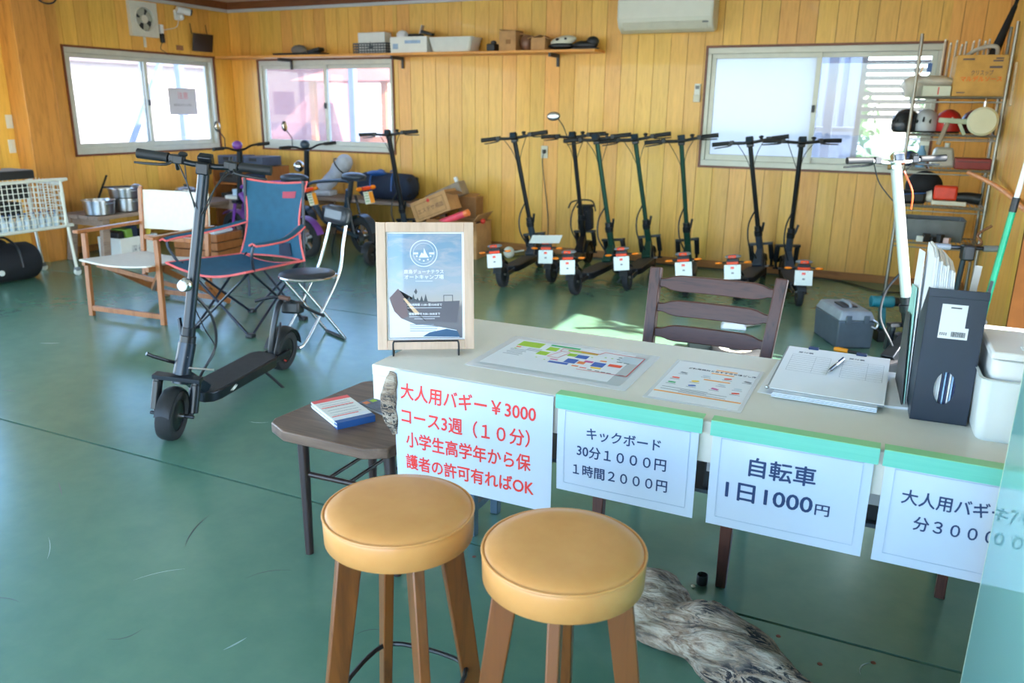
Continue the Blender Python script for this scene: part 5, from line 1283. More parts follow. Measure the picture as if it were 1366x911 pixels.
for k in order:
    G().box((ft[k][0], ft[k][1], 0.013), (0.05, 0.045, 0.026)).put('foot', BLACK, t, bev=0.006)
    if k[1] > 0: G().tube([(up[k][0], up[k][1]-0.02, 0.10), (up[k][0]*1.03, 0.33, 0.92)], 0.010, 8).put('back_tube', CBT, t)
def seatf(u, v):
    xw = (0.33-0.06*v); x = -xw+2*xw*u
    return (x, -0.33+0.60*v, 0.43-0.055*sin(pi*u)*(1-0.3*v)-0.03*v)
def backf(u, v):
    xw = 0.245+0.035*abs(2*v-1)**2-0.02*sin(pi*v); x = -xw+2*xw*u
    return (x, 0.27+0.075*v+0.05*sin(pi*u)*(1-v*0.6), 0.40+0.515*v-0.02*sin(pi*u)*v)
st_ = G().sheet(seatf, 16, 10, 0.006).put('seat_fabric', CB, t); bk = G().sheet(backf, 16, 14, 0.006).put('back_fabric', CB, t)
E_ = lambda f, n=16: [f(i/n, 0) for i in range(n+1)]+[f(1, i/n) for i in range(1, n+1)]+[f(1-i/n, 1) for i in range(1, n+1)]+[f(0, 1-i/n) for i in range(1, n)]
G().tube(E_(seatf), 0.0075, 6, closed=True).put('piping', PK, st_); G().tube(E_(backf), 0.0075, 6, closed=True).put('piping', PK, bk)
G().sheet(lambda u, v: tuple(Vector(backf(0.62+0.24*u, 0.80+0.085*v))+Vector((0, -0.006, 0))), 5, 2, 0.001).put('logo_patch', mat('red_patch', (170, 60, 80), 0.7), bk)
G().sheet(lambda u, v: tuple(Vector(backf(0.56+0.22*u, 0.03+0.17*v))+Vector((0, -0.010-0.015*sin(pi*u), 0))), 6, 3, 0.003).put('mesh_pocket', NAVY, bk)
for s, pts in ((-1, [(-0.25, 0.30, 0.635), (-0.31, 0.05, 0.600), (-0.36, -0.22, 0.585), (-0.37, -0.30, 0.575)]), (1, [(0.25, 0.30, 0.635), (0.32, 0.06, 0.590), (0.35, -0.16, 0.590), (0.345, -0.27, 0.595)])):
    P = smooth_path(pts, 5)
    def af(u, v, P=P):
        k = min(int(u*(len(P)-1)), len(P)-2); w_ = u*(len(P)-1)-k; p = P[k].lerp(P[k+1], w_)
        return (p.x+(v-0.5)*0.055, p.y, p.z-0.012*abs(2*v-1))
    a_ = G().sheet(af, 14, 4, 0.010).put('armrest', CB, t)
    G().tube([af(i/14, 0) for i in range(15)], 0.0065, 6).tube([af(i/14, 1) for i in range(15)], 0.0065, 6).tube([af(1, j/4) for j in range(5)], 0.0065, 6).put('piping', PK, a_)
    G().tube(smooth_path([(pts[3][0], -0.26, 0.585), (pts[3][0]-0.01*s, -0.275, 0.52), (up[(s, -1)][0]+0.02*s, -0.25, 0.42)], 4), 0.009, 8).put('arm_post', CBT, t)

# ------------------------------------------------------------------ chrome pipe chair
VIN = mat('black_vinyl', (38, 42, 48), 0.38, var=0.05)
t = thing('pipe_folding_chair', 'small chrome folding chair with round black seat and padded back', 'chair', (-3.14, 3.78, 0), rz=radians(-24))
hw = 0.135
for s in (-1, 1):
    x = s*hw
    G().tube(smooth_path([(x*0.72, 0.23, 0.76), (x*0.8, 0.185, 0.60), (x, 0.13, 0.42), (x, -0.02, 0.17), (x, -0.115, 0.035), (x, -0.155, 0.012)], 5), 0.0095, 10).put('back_leg', CHROME, t)
    G().tube(smooth_path([(x*0.86, -0.13, 0.40), (x*0.86, -0.03, 0.27), (x*0.9, 0.13, 0.05), (x*0.9, 0.155, 0.012)], 5), 0.0095, 10).put('front_leg', CHROME, t)
G().tube([(-hw, -0.155, 0.010), (hw, -0.155, 0.010)], 0.010, 10).put('front_runner', BLACK, t); G().tube([(-hw*0.9, 0.157, 0.010), (hw*0.9, 0.157, 0.010)], 0.010, 10).put('rear_runner', BLACK, t)
G().tube(smooth_path([(0.178*cos(2*pi*i/14), -0.01+0.165*sin(2*pi*i/14), 0.412) for i in range(14)], 2, closed=True), 0.009, 8, closed=True).put('seat_ring', CHROME, t)
G().lathe([(0, 0.408), (0.158, 0.408), (0.170, 0.418), (0.162, 0.430), (0.10, 0.440), (0, 0.442)], 32, cy=-0.01).put('seat', VIN, t, ang=60)
G().box((0, 0.215, 0.758), (0.26, 0.070, 0.110), rot=(-0.25, 0, 0)).put('backrest', VIN, t, bev=0.03)
# ================================================================== WALL ITEMS AND SHELF
t = thing('wall_shelf', 'long yellow wooden shelf board along the back wall above the left window', 'shelf', (0, 0, 0))
SHW = wood('shelf_board', (226, 158, 76), (190, 122, 52), 'X', rough=0.4)
G().bb((XL+0.035, 7.12, 1.892), (-2.56, YB-0.001, 1.915)).put('board', SHW, t, bev=0.002)
for x in (-6.2, -4.75, -3.02): G().bb((x-0.012, 7.18, 1.86), (x+0.012, YB-0.001, 1.892)).bb((x-0.012, YB-0.02, 1.78), (x+0.012, YB-0.001, 1.86)).put('bracket', DARK, t)
SZ = 1.9155
t = thing('dark_tray', 'flat black tray with grey cloth on the left end of the wall shelf', 'tray', (-5.95, 7.25, SZ))
G().box((0, 0, 0.012), (0.62, 0.16, 0.022), top=(1.03, 1.06)).put('tray', BLACK, t, bev=0.004)
G().sph((-0.02, 0, 0.055), (0.10, 0.06, 0.055), 10, 6).put('grey_cloth', mat('grey_lump', (120, 112, 104), 0.8, bump=0.5), t); G().box((0.2, 0, 0.045), (0.16, 0.1, 0.035), rot=(0, -0.2, 0)).put('black_case', BLACK, t, bev=0.006)
BASK = mat('grey_mesh_basket', (96, 102, 108), 0.5)
t = thing('mesh_basket', 'dark grey basket on the wall shelf above the left back window', 'basket', (-4.985, 7.25, SZ))
g = G().box((0, 0, 0.004), (0.40, 0.20, 0.006))
for z_ in (0.02, 0.045, 0.07, 0.095): 
    for (a_, b_) in (((-0.2, -0.1, z_), (0.2, -0.1, z_)), ((0.2, -0.1, z_), (0.2, 0.1, z_)), ((0.2, 0.1, z_), (-0.2, 0.1, z_)), ((-0.2, 0.1, z_), (-0.2, -0.1, z_))): g.bar(a_, b_, 0.004, 0.012)
for i in range(13):
    x = -0.2+i*0.4/12
    for y_ in (-0.1, 0.1): g.bar((x, y_, 0), (x, y_, 0.1), 0.008, 0.004, up=(0, 1, 0))
for i in range(6):
    y_ = -0.1+i*0.04
    for x in (-0.2, 0.2): g.bar((x, y_, 0), (x, y_, 0.1), 0.008, 0.004, up=(0, 1, 0))
g.put('basket', BASK, t)
t = thing('white_carton', 'white carton standing in the dark basket on the wall shelf', 'box', (-5.00, 7.26, SZ+0.01))
G().bb((-0.16, -0.06, 0), (0.165, 0.06, 0.195)).put('carton', WHITE, t, bev=0.002); G().prism([(-0.04, 0.03), (0.03, 0.03), (0.02, 0.07), (0, 0.06), (-0.01, 0.10)], 0.001, T((0, -0.061, 0.01)) @ RX(90)).put('print', DARK, t)
t = thing('white_crate', 'white box full of bits and a tissue on the wall shelf, right of the basket', 'box', (-4.525, 7.25, SZ))
G().box((0, 0, 0.075), (0.42, 0.2, 0.15), top=(1.02, 1.02)).put('box', WHITE, t, bev=0.003); G().box((0.05, -0.102, 0.10), (0.18, 0.004, 0.03)).box((-0.15, -0.102, 0.06), (0.06, 0.004, 0.05)).put('print', mat('pale_blue_print', (150, 176, 205), 0.5), t)
G().sph((-0.13, 0, 0.17), (0.07, 0.05, 0.05), 8, 5).put('crumpled_tissue', PAPER, t); G().box((0.03, 0, 0.165), (0.14, 0.1, 0.03)).put('black_pouch', BLACK, t, bev=0.01); G().box((0.16, 0, 0.185), (0.14, 0.05, 0.03), rot=(0, 0.25, 0)).put('black_tool', BLACK, t, bev=0.008)
G().bar((0.08, 0, 0.16), (0.11, 0, 0.26), 0.05, 0.01).put('clear_bag', mat('hazy_plastic_bag', (190, 180, 170), 0.3), t)
t = thing('plastic_basin', 'white plastic basin in the middle of the wall shelf', 'tub', (-4.05, 7.255, SZ))
tub(G(), 0.42, 0.22, 0.135, ta=1.14, rad=0.04).put('tub', WHITE, t)
t = thing('small_black_box', 'small black object between the basin and the brown carton on the shelf', 'box', (-3.64, 7.25, SZ)); G().box((0, 0, 0.035), (0.09, 0.1, 0.07)).put('body', BLACK, t, bev=0.01); G().sph((0.02, -0.02, 0.08), (0.03, 0.03, 0.02), 8, 5).put('knob', DARK, t)
t = thing('brown_carton', 'tall brown carton on the wall shelf', 'box', (-3.445, 7.25, SZ)); G().box((0, 0, 0.088), (0.17, 0.17, 0.176)).put('carton', CARD, t, bev=0.002); G().box((0.0, -0.0, 0.182), (0.19, 0.12, 0.008), rot=(0, 0.08, 0)).put('flap', CARDD, t); G().box((0.01, -0.0865, 0.08), (0.05, 0.002, 0.04)).put('print', CARDD, t)
t = thing('brown_pot', 'dark brown round pot between the two cartons on the shelf', 'pot', (-3.285, 7.27, SZ)); G().lathe([(0, 0), (0.045, 0), (0.068, 0.05), (0.068, 0.10), (0.05, 0.135), (0.048, 0.13), (0, 0.12)], 20).put('pot', mat('brown_glaze', (120, 82, 58), 0.4), t); G().box((0.0, 0.0, 0.14), (0.13, 0.06, 0.012), rot=(0, .2, 0)).put('lid', CARDD, t)
t = thing('small_carton', 'small brown carton with open flaps on the wall shelf', 'box', (-3.135, 7.24, SZ)); G().box((0, 0, 0.055), (0.14, 0.14, 0.11)).put('carton', CARD, t, bev=0.002); G().box((-0.05, 0, 0.118), (0.12, 0.12, 0.006), rot=(0, -0.25, 0)).box((0.07, 0, 0.112), (0.06, 0.12, 0.006), rot=(0, 0.5, 0)).put('flap', CARD, t)
t = thing('white_helmet_pads', 'white and black pads near the right end of the wall shelf', 'pads', (-2.93, 7.24, SZ)); G().sph((0, 0, 0.035), (0.13, 0.07, 0.034), 14, 7).put('black_pad', BLACK, t); G().sph((0.02, 0, 0.08), (0.13, 0.06, 0.045), 12, 7, rot=(0, -0.15, 0)).put('white_shell', OFFW, t); G().sph((-0.02, -0.05, 0.09), (0.02, 0.015, 0.012), 8, 5).sph((0.06, -0.045, 0.095), (0.018, 0.015, 0.012), 8, 5).put('vent', BLACK, t)
t = thing('black_shoe', 'black shoe at the right end of the wall shelf', 'shoe', (-2.695, 7.24, SZ), rz=0); G().sph((0, 0, 0.04), (0.125, 0.05, 0.04), 16, 8).sph((0.07, 0, 0.07), (0.06, 0.042, 0.045), 14, 7).put('upper', BLACK, t); G().box((0, 0, 0.01), (0.24, 0.085, 0.018)).put('sole', DARK, t, bev=0.006)
# air conditioner
ACM = mat('air_conditioner_white', (222, 222, 208), 0.4, var=0.02)
t = thing('air_conditioner', 'white wall mounted air conditioner high on the back wall', 'air conditioner', (-1.965, YB, 2.045))
G().prism([(0, 0.02), (-0.10, 0.0), (-0.20, 0.045), (-0.235, 0.11), (-0.235, 0.265), (-0.2, 0.285), (0, 0.285)], 0.835, T((-0.4175, 0, 0)) @ Matrix(((0, 0, 1, 0), (1, 0, 0, 0), (0, 1, 0, 0), (0, 0, 0, 1)))).put('casing', ACM, t, bev=0.012)
G().box((0, -0.2375, 0.185), (0.80, 0.006, 0.15)).put('front_panel', ACM, t, bev=0.003); G().box((0, -0.20, 0.052), (0.74, 0.075, 0.010), rot=(-0.9, 0, 0)).put('louvre', OFFW, t, bev=0.003)
G().box((0.36, -0.238, 0.07), (0.05, 0.004, 0.012)).put('indicator_strip', GREY, t)
G().tube(smooth_path([(-0.42, -0.01, 0.22), (-0.47, -0.01, 0.16), (-0.465, -0.01, 0.06), (-0.41, -0.01, 0.03)], 4), 0.008, 8).put('pipe_cover', ACM, t)
# remote control in its holder, outlet with cord
t = thing('remote_control', 'white remote control in a holder on the wall left of the right window', 'remote', (-1.68, YB-0.001, 1.47)); G().box((0, -0.012, 0.08), (0.052, 0.018, 0.15)).put('body', WHITE, t, bev=0.004); G().box((0, -0.0215, 0.125), (0.034, 0.002, 0.03)).put('screen', GREY, t); G().box((0, -0.014, 0.03), (0.06, 0.026, 0.06)).put('holder', OFFW, t, bev=0.003)
t = thing('wall_outlet', 'pale wall outlet with a cord hanging down behind the scooters', 'outlet', (-3.14, YB-0.0005, 0.93)); G().box((0, -0.004, 0.06), (0.07, 0.008, 0.118)).put('plate', OFFW, t, bev=0.003); G().box((0.002, -0.02, 0.065), (0.028, 0.028, 0.036)).put('plug', BLACK, t, bev=0.004)
G().tube(smooth_path([(0.002, -0.03, 0.05), (-0.012, -0.02, -0.05), (0.03, -0.015, -0.35), (0.06, -0.015, -0.60), (0.075, -0.03, -0.90), (0.16, -0.05, -0.922)], 5), 0.004, 6).put('cord', DARK, t)
# left wall: fan, camera, panel, switches
t = thing('exhaust_fan', 'white square exhaust fan above the left wall window', 'fan', (XL+0.0005, 6.20, 2.215), rz=radians(90))   # local x along -Y? plate faces +X
t.rotation_euler = (0, 0, radians(90))
w_ = 0.165; n = 32
vs = []; fs = []
def sq(a_): 
    c_, s_ = cos(a_), sin(a_); k_ = w_/max(abs(c_), abs(s_)); return (c_*k_, s_*k_)
for y_, f_ in ((-0.045, 0), (-0.045, 1), (0.0, 1)):
    for i in range(n):
        a_ = 2*pi*i/n+pi/4
        p_ = (0.118*cos(a_), 0.118*sin(a_)) if f_ == 0 else sq(a_); vs.append((p_[0], y_, p_[1]))
for i in range(n): j = (i+1) % n; fs += [(i, j, n+j, n+i), (n+i, n+j, 2*n+j, 2*n+i)]
G()._add(vs, fs).put('cover_plate', OFFW, t, bev=0)
G().wheel((0, -0.03, 0), [(0.112, -0.02), (0.122, -0.02), (0.122, 0.03), (0.112, 0.03), (0.112, -0.02)], 32, axis='Y').put('ring', OFFW, t)
G().wheel((0, -0.004, 0), [(0, -0.003), (0.118, -0.003), (0.118, 0.003), (0, 0.003)], 32, axis='Y').put('shutter', DARK, t)
for k in range(4):
    a_ = radians(90*k+20); G().sheet(lambda u, v, a_=a_: ((0.035+0.07*u)*cos(a_+(v-0.5)*1.05), -0.026+0.018*(v-0.5), (0.035+0.07*u)*sin(a_+(v-0.5)*1.05)), 5, 5, 0.003).put('fan_blade', mat_blade if k else globals().setdefault('mat_blade', mat('fan_blade_grey', (176, 176, 160), 0.5)), t)
G().wheel((0, -0.03, 0), [(0, -0.018), (0.034, -0.018), (0.04, 0.018), (0, 0.018)], 24, axis='Y').put('hub', OFFW, t)
t = thing('security_camera', 'white security camera near the ceiling above the left wall window', 'camera', (XL+0.0005, 6.66, 2.30), rz=radians(90))
G().box((0, -0.012, 0.0), (0.09, 0.024, 0.10)).put('mount', WHITE, t, bev=0.008); G().sph((0.01, -0.05, -0.02), (0.032, 0.032, 0.032), 12, 8).put('joint', WHITE, t)
G().tube([(-0.05, -0.06, 0.05), (0.07, -0.12, 0.03)], 0.036, 16).put('housing', WHITE, t); G().tube([(0.07, -0.12, 0.03), (0.085, -0.128, 0.027)], 0.030, 16).put('lens', BLACK, t)
G().tube(smooth_path([(0, -0.02, -0.05), (-0.03, -0.012, -0.12), (-0.16, -0.012, -0.155), (-0.26, -0.012, -0.17)], 4), 0.004, 6).put('cable', WHITE, t)
t = thing('power_adapter', 'white and black power adapter hanging right of the exhaust fan', 'adapter', (XL+0.0005, 6.415, 2.02), rz=radians(90)); G().box((0, -0.02, 0.12), (0.045, 0.035, 0.09)).put('socket', WHITE, t, bev=0.006); G().box((0.005, -0.022, 0.035), (0.04, 0.035, 0.09)).put('adapter', BLACK, t, bev=0.006)
G().tube(smooth_path([(0, -0.02, -0.01), (-0.03, -0.02, -0.07), (0.02, -0.02, -0.10), (0.06, -0.02, -0.13)], 4), 0.003, 6).put('cord', DARK, t)
t = thing('small_monitor', 'black flat panel hanging on two hooks above the window corner', 'monitor', (XL+0.0005, 6.945, 1.945), rz=radians(90)); G().box((0, -0.045, 0.10), (0.28, 0.02, 0.185), rot=(0.18, 0, 0)).put('panel', mat('dark_brown_panel', (44, 36, 34), 0.35), t, bev=0.004)
for s in (-0.12, 0.10): G().tube([(s, -0.004, 0.29), (s, -0.02, 0.18)], 0.004, 6).put('hook', BLACK, t)
def plate_(label, y, z, w=0.07, h=0.115, m=OFFW, x=XL+0.0005, name='light_switch', cat='switch'):
    t = thing(name, label, cat, (x, y, z), rz=radians(90)); p_ = G().box((0, -0.004, 0), (w, 0.008, h)).put('plate', m, t, bev=0.002); G().box((0, -0.010, 0.0), (w*0.4, 0.005, h*0.45)).put('rocker', m, t, bev=0.001); return t
plate_('upper light switch plate left of the boxed column', 4.665, 1.235, w=0.06); plate_('lower light switch plate left of the boxed column', 4.655, 1.025, w=0.06)
plate_('light switch plate between the boxed column and the left window', 5.06, 1.235)
plate_('small brown blank plate under the security camera', 6.655, 1.975, 0.09, 0.05, mat('brown_plate', (150, 104, 70), 0.5), name='blank_plate', cat='plate')
plate_('small pale thermometer strip over the left wall window', 6.21, 2.0, 0.03, 0.10, name='thermometer', cat='thermometer')
t = thing('window_notice', 'white paper notice with pink writing taped inside the left wall window', 'notice', (XL+0.0055-0.02+0.025, 6.62, 1.29), rz=radians(90))
G().bb((-0.19, -0.0012, 0), (0.19, 0, 0.275)).put('sheet', mat('notice_paper', (206, 206, 218), 0.6, var=0.02), t); text('注意', 0.075, mat('pink_ink', (214, 120, 150), 0.6), t, T((-0.07, -0.0014, 0.17)) @ RX(90)); text('関係者以外立入禁止', 0.028, mat('grey_ink', (130, 130, 150), 0.6), t, T((-0.13, -0.0014, 0.09)) @ RX(90))
t = thing('hanging_ring', 'dark ring hanging from the ceiling at the top left corner', 'ring', (-6.82, 5.0, 2.275), rz=radians(70))
G().tube([(0.075*cos(2*pi*i/24), 0, 0.055*sin(2*pi*i/24)) for i in range(24)], 0.007, 8, closed=True).rod((0, 0, 0.055), (0, 0, 0.225), 0.003).put('ring', BLACK, t)

# ================================================================== BACK LEFT FURNITURE
GW = wood('weathered_bench_wood', (150, 130, 116), (110, 92, 80), 'X', rough=0.6)
GWy = wood('weathered_bench_wood_long', (154, 134, 122), (112, 94, 84), 'Y', rough=0.6)
def bench(name, label, x, y, rz, L, W, H, cat='table', m=None, group=None):
    t = thing(name, label, cat, (x, y, 0), rz=radians(rz), group=group); m = m or GW
    n_ = max(1, int(W/0.13))
    for i in range(n_): G().box((0, -W/2+(i+0.5)*W/n_, H-0.018), (L, W/n_-0.005, 0.036)).put('top_board', m, t, bev=0.004)
    for sx in (-1, 1):
        for sy in (-1, 1): G().bar((sx*(L/2-0.10), sy*(W/2-0.05), H-0.036), (sx*(L/2-0.05), sy*(W/2-0.03), 0), 0.075, 0.045, up=(0, 1, 0)).put('leg', m, t, bev=0.003)
        G().box((sx*(L/2-0.10), 0, H-0.07), (0.05, W-0.1, 0.06)).put('cross_rail', m, t)
    return t
bench('low_wooden_table', 'weathered low wooden table carrying the cooking pots under the left window', -6.60, 5.72, 90, 1.75, 0.52, 0.43, m=GW)
def potg(label, x, y, z, r, h, lid=False, handles=True, name='cooking_pot', m=None):
    t = thing(name, label, 'pot', (x, y, z), group='cooking pots and pans'); m = m or STEEL
    G().lathe([(0, 0), (r*0.85, 0), (r*0.92, 0.008), (r, h), (r+0.008, h+0.002), (r+0.008, h+0.006), (r-0.002, h+0.006), (r-0.004, h), (r*0.88, 0.012), (0, 0.008)], 28).put('body', m, t)
    if handles:
        for s in (-1, 1): G().tube(smooth_path([(s*(r), -0.035, h*0.82), (s*(r+0.035), -0.03, h*0.85), (s*(r+0.035), 0.03, h*0.85), (s*r, 0.035, h*0.82)], 4), 0.005, 8).put('handle', m, t)
    if lid: G().lathe([(r+0.004, h+0.006), (r*0.9, h+0.022), (r*0.3, h+0.034), (0, h+0.036)], 24).put('lid', m, t); G().lathe([(0.014, h+0.034), (0.018, h+0.055), (0, h+0.058)], 12).put('knob', BLACK, t)
    return t
potg('wide steel pot at the left end of the low table', -6.48, 4.98, 0.431, 0.135, 0.125)
potg('tall steel pot in the middle of the low table', -6.50, 5.28, 0.431, 0.14, 0.115)
potg('steel pot stacked on the tall one', -6.50, 5.28, 0.5525, 0.138, 0.085, lid=False)
t = thing('ladle', 'black handled ladle lying across the stacked pots', 'ladle', (-6.50, 5.25, 0.648), rz=radians(30)); G().tube([(-0.16, 0, 0.0), (0.10, 0.02, 0.012)], 0.008, 8).put('handle', BLACK, t); G().sph((0.13, 0.02, 0.012), (0.045, 0.04, 0.02), 12, 6).put('bowl', STEEL, t)
t = thing('frying_pan', 'dark frying pan standing behind the stacked pots with its handle up', 'pan', (-6.76, 5.20, 0.431), rz=radians(90)); G().lathe([(0, 0), (0.10, 0), (0.125, 0.05), (0.128, 0.052), (0.10, 0.006), (0, 0.006)], 24).put('pan', BLACK, t); G().bar((0.05, 0.10, 0.05), (0.22, 0.13, 0.30), 0.018, 0.01).put('handle', BLACKM, t)
potg('small steel pan right of the stacked pots', -6.56, 5.58, 0.431, 0.10, 0.09); potg('shallow steel bowl toward the right end of the low table', -6.50, 5.84, 0.431, 0.12, 0.07, handles=False, name='steel_bowl')
potg('steel kettle like pot at the far right end of the low table', -6.62, 6.12, 0.431, 0.095, 0.12, lid=True)
potg('steel bowl resting on the small pan', -6.56, 5.58, 0.5275, 0.115, 0.055, handles=False, name='steel_bowl')
# things under the low table
t = thing('produce_box', 'open crate with green and black packs under the low table', 'box', (-6.55, 5.30, 0), rz=radians(90))
G().box((0, 0, 0.006), (0.42, 0.3, 0.012)).box((0, -0.147, 0.10), (0.42, 0.008, 0.19)).box((0, 0.147, 0.10), (0.42, 0.008, 0.19)).box((-0.207, 0, 0.10), (0.008, 0.29, 0.19)).box((0.207, 0, 0.10), (0.008, 0.29, 0.19)).put('crate', WHITE, t)
text('深谷', 0.07, GREY, t, T((-0.10, -0.153, 0.06)) @ RX(90))
for i, m_ in enumerate((BLACK, mat('green_pack', (110, 150, 60), 0.5), NAVY, BLACK, mat('yellow_pack', (214, 196, 80), 0.5))): G().box((-0.15+0.075*i, -0.02*(i % 2), 0.19+0.02*(i % 3)), (0.07, 0.2, 0.12), rot=(0, 0.1*(i-2), 0)).put('pack', m_, t, bev=0.008)
# wire basket rack on castors, left edge
WR = mat('white_wire', (222, 224, 214), 0.4, var=0.02)
t = thing('wire_basket_rack', 'white wire basket rack on castors at the left edge', 'rack', (-6.25, 3.70, 0))
y0, y1, zb, zt, x0, x1 = -0.80, 0.70, 0.42, 0.80, -0.33, 0.10
fr = G().tube(smooth_path([(x1, y0, zb), (x1, y1-0.06, zb), (x1, y1-0.012, zb+0.015), (x1, y1, zb+0.06), (x1, y1-0.0, zt-0.06), (x1, y1-0.015, zt-0.015), (x1, y1-0.06, zt), (x1, y0, zt)], 3), 0.013, 8); fr.put('frame', WR, t)
fr = G().tube(smooth_path([(x0, y0, zb), (x0, y1-0.06, zb), (x0, y1, zb+0.06), (x0, y1, zt-0.06), (x0, y1-0.06, zt), (x0, y0, zt)], 3), 0.013, 8).tube([(x0, y1, zt-0.03), (x1, y1, zt-0.03)], 0.009, 8).tube([(x0, y1, zb+0.03), (x1, y1, zb+0.03)], 0.009, 8); fr.put('frame', WR, t)
g = G(); n_ = int((y1-y0)/0.042)
for i in range(1, n_):
    y = y0+i*0.042
    for x in (x0, x1): g.tube([(x, y, zb), (x, y, zt)], 0.0035, 5)
    g.tube([(x0, y, zb), (x1, y, zb)], 0.0035, 5)
for k in range(1, 9):
    z_ = zb+k*(zt-zb)/9
    for x in (x0, x1): g.tube([(x, y0, z_), (x, y1, z_)], 0.0035, 5)
    g.tube([(x0, y1, z_), (x1, y1, z_)], 0.0035, 5)
for k in range(1, 10): x = x0+k*(x1-x0)/10; g.tube([(x, y0, zb), (x, y1, zb)], 0.0035, 5).tube([(x, y1, zb), (x, y1, zt)], 0.0035, 5)
g.put('wire_mesh', WR, t)
for x in (x0, x1):
    for y in (y1, y0+0.05):
        G().tube([(x, y-0.01, zt-0.10), (x, y+(0.035 if y > 0 else -0.035), 0.07)], 0.012, 8).put('leg', WR, t)
        yy = y+(0.04 if y > 0 else -0.04); G().wheel((x, yy, 0.028), [(0, -0.011), (0.028, -0.011), (0.028, 0.011), (0, 0.011)], 18).put('castor', WHITE, t); G().box((x, yy, 0.052), (0.035, 0.04, 0.03)).put('castor_fork', GREY, t, bev=0.005)
t = thing('black_case', 'flat black case lying on top of the wire basket rack', 'case', (-6.36, 3.92, 0.815)); G().box((0, 0, 0.035), (0.30, 0.62, 0.066)).put('case', BLACK, t, bev=0.006); G().box((0, 0, 0.069), (0.29, 0.60, 0.005)).put('lid', GREY, t)
t = thing('orange_tool', 'orange stick lying on the flat black case', 'tool', (-6.30, 3.86, 0.888)); G().tube([(0, -0.25, 0.012), (0, 0.16, 0.012)], [0.014, 0.010], 8).put('body', mat('orange_plastic', (240, 150, 30), 0.4), t)
for k, (y, m_, z0_, z1_, lab) in enumerate(((0.42, BLACK, 0.24, 0.35, 'black crate in the upper part of the wire basket rack'), (0.10, DARK, 0.20, 0.34, 'second dark crate in the wire basket rack, left of the black one'))):
    t = thing('dark_crate', lab, 'box', (-6.36, 3.70+y-0.1, 0.425)); G().box((0, 0, (z0_+z1_)/2), (0.30, 0.30, z1_-z0_)).box((0, 0, 0.012), (0.28, 0.26, 0.02)).box((-0.12, 0, 0.12), (0.02, 0.25, 0.2)).box((0.0, 0.0, 0.15), (0.2, 0.2, 0.12)).put('crate', m_, t, bev=0.006)
BOTM = mat('clear_bottle', (196, 214, 226), 0.15, var=0.1)
b0_ = thing('water_bottle', 'small clear bottle with blue cap in the wire basket rack', 'bottle', (-6.175, 4.33, 0.43), group='small bottles in the wire basket rack')
G().lathe([(0, 0), (0.022, 0), (0.024, 0.01), (0.024, 0.07), (0.010, 0.095), (0.010, 0.11)], 14).put('body', BOTM, b0_); G().lathe([(0.013, 0.106), (0.013, 0.125), (0, 0.125)], 12).put('cap', BLUE, b0_)
ORD = ['first', 'second', 'third', 'fourth', 'fifth', 'sixth', 'seventh', 'eighth', 'ninth', 'tenth', 'eleventh', 'twelfth']
b0_['label'] = 'small clear bottle with blue cap, rightmost in the wire basket rack'
for i in range(1, 11): c_ = copy_tree(b0_); c_['label'] = 'small clear bottle with blue cap, %s from the right in the wire rack' % ORD[i]; c_.location = (-6.175-0.003*(i % 2), 4.33-0.062*i, 0.432)
# black sports bag on the floor
t = thing('sports_bag', 'black sports bag on the floor under the wire basket rack', 'bag', (-6.45, 3.95, 0), rz=radians(84))
def bagg(L, R, H):
    g = G(); pts = [(x*L/2, 0, R*H) for x in (-1, -0.96, -0.85, -0.5, 0, 0.5, 0.85, 0.96, 1)]; return g.tube(pts, [R*0.55, R*0.82, R*0.97, R, R, R, R*0.97, R*0.82, R*0.55], 20)
g = bagg(0.62, 0.155, 0.94); g.v = [(x, y*1.15, max(0.0, z)) for x, y, z in g.v]; g.put('body', BLACKF, t, ang=60)
G().sph((-0.02, 0.02, 0.30), (0.14, 0.09, 0.05), 12, 7).put('top_flap', BLACKF, t)
for s in (-0.12, 0.12): G().tube(smooth_path([(s, -0.185, 0.12), (s, -0.14, 0.27), (s*0.8, -0.03, 0.345), (s*0.4, 0.0, 0.35)], 4), 0.010, 6).put('strap', BLACK, t)
G().wheel((-0.05, -0.183, 0.10), [(0, -0.004), (0.022, -0.004), (0.022, 0.004), (0, 0.004)], 16, axis='Y').put('round_logo', WHITE, t)
# small shelf cabinet with trays in the corner
t = thing('corner_shelf', 'small orange brown open shelf in the corner holding dark trays', 'shelf', (-6.50, 6.95, 0), rz=radians(0))
for z_ in (0.05, 0.34, 0.56, 0.75): G().box((0, 0, z_), (0.78, 0.36, 0.02)).put('shelf_board', DW, t)
for x in (-0.38, 0.05, 0.38): G().box((x, 0, 0.38), (0.022, 0.36, 0.76)).put('side_panel', DW, t)
for i, (x, z_) in enumerate(((-0.165, 0.445), (0.215, 0.445), (-0.165, 0.666), (0.215, 0.666), (-0.17, 0.80), (0.20, 0.80))):
    tt = thing('dark_tray_box', ['dark tray on the middle tier of the corner shelf, left', 'dark tray on the middle tier of the corner shelf, right', 'dark tray on the upper tier of the corner shelf, left', 'dark tray on the upper tier of the corner shelf, right', 'dark blue box on top of the corner shelf, left', 'dark blue box on top of the corner shelf, right'][i], 'tray', (-6.50+x, 6.93, z_-0.0925 if i < 4 else 0.7605), group='trays on the corner shelf')
    G().box((0, 0, 0.052), (0.27, 0.30, 0.10)).put('tray', [DARK, NAVY][i % 2] if i < 4 else mat('slate_box', (60, 72, 92), 0.5), tt, bev=0.006); G().box((0, -0.152, 0.07), (0.10, 0.004, 0.03)).put('handle', BLACK, tt)
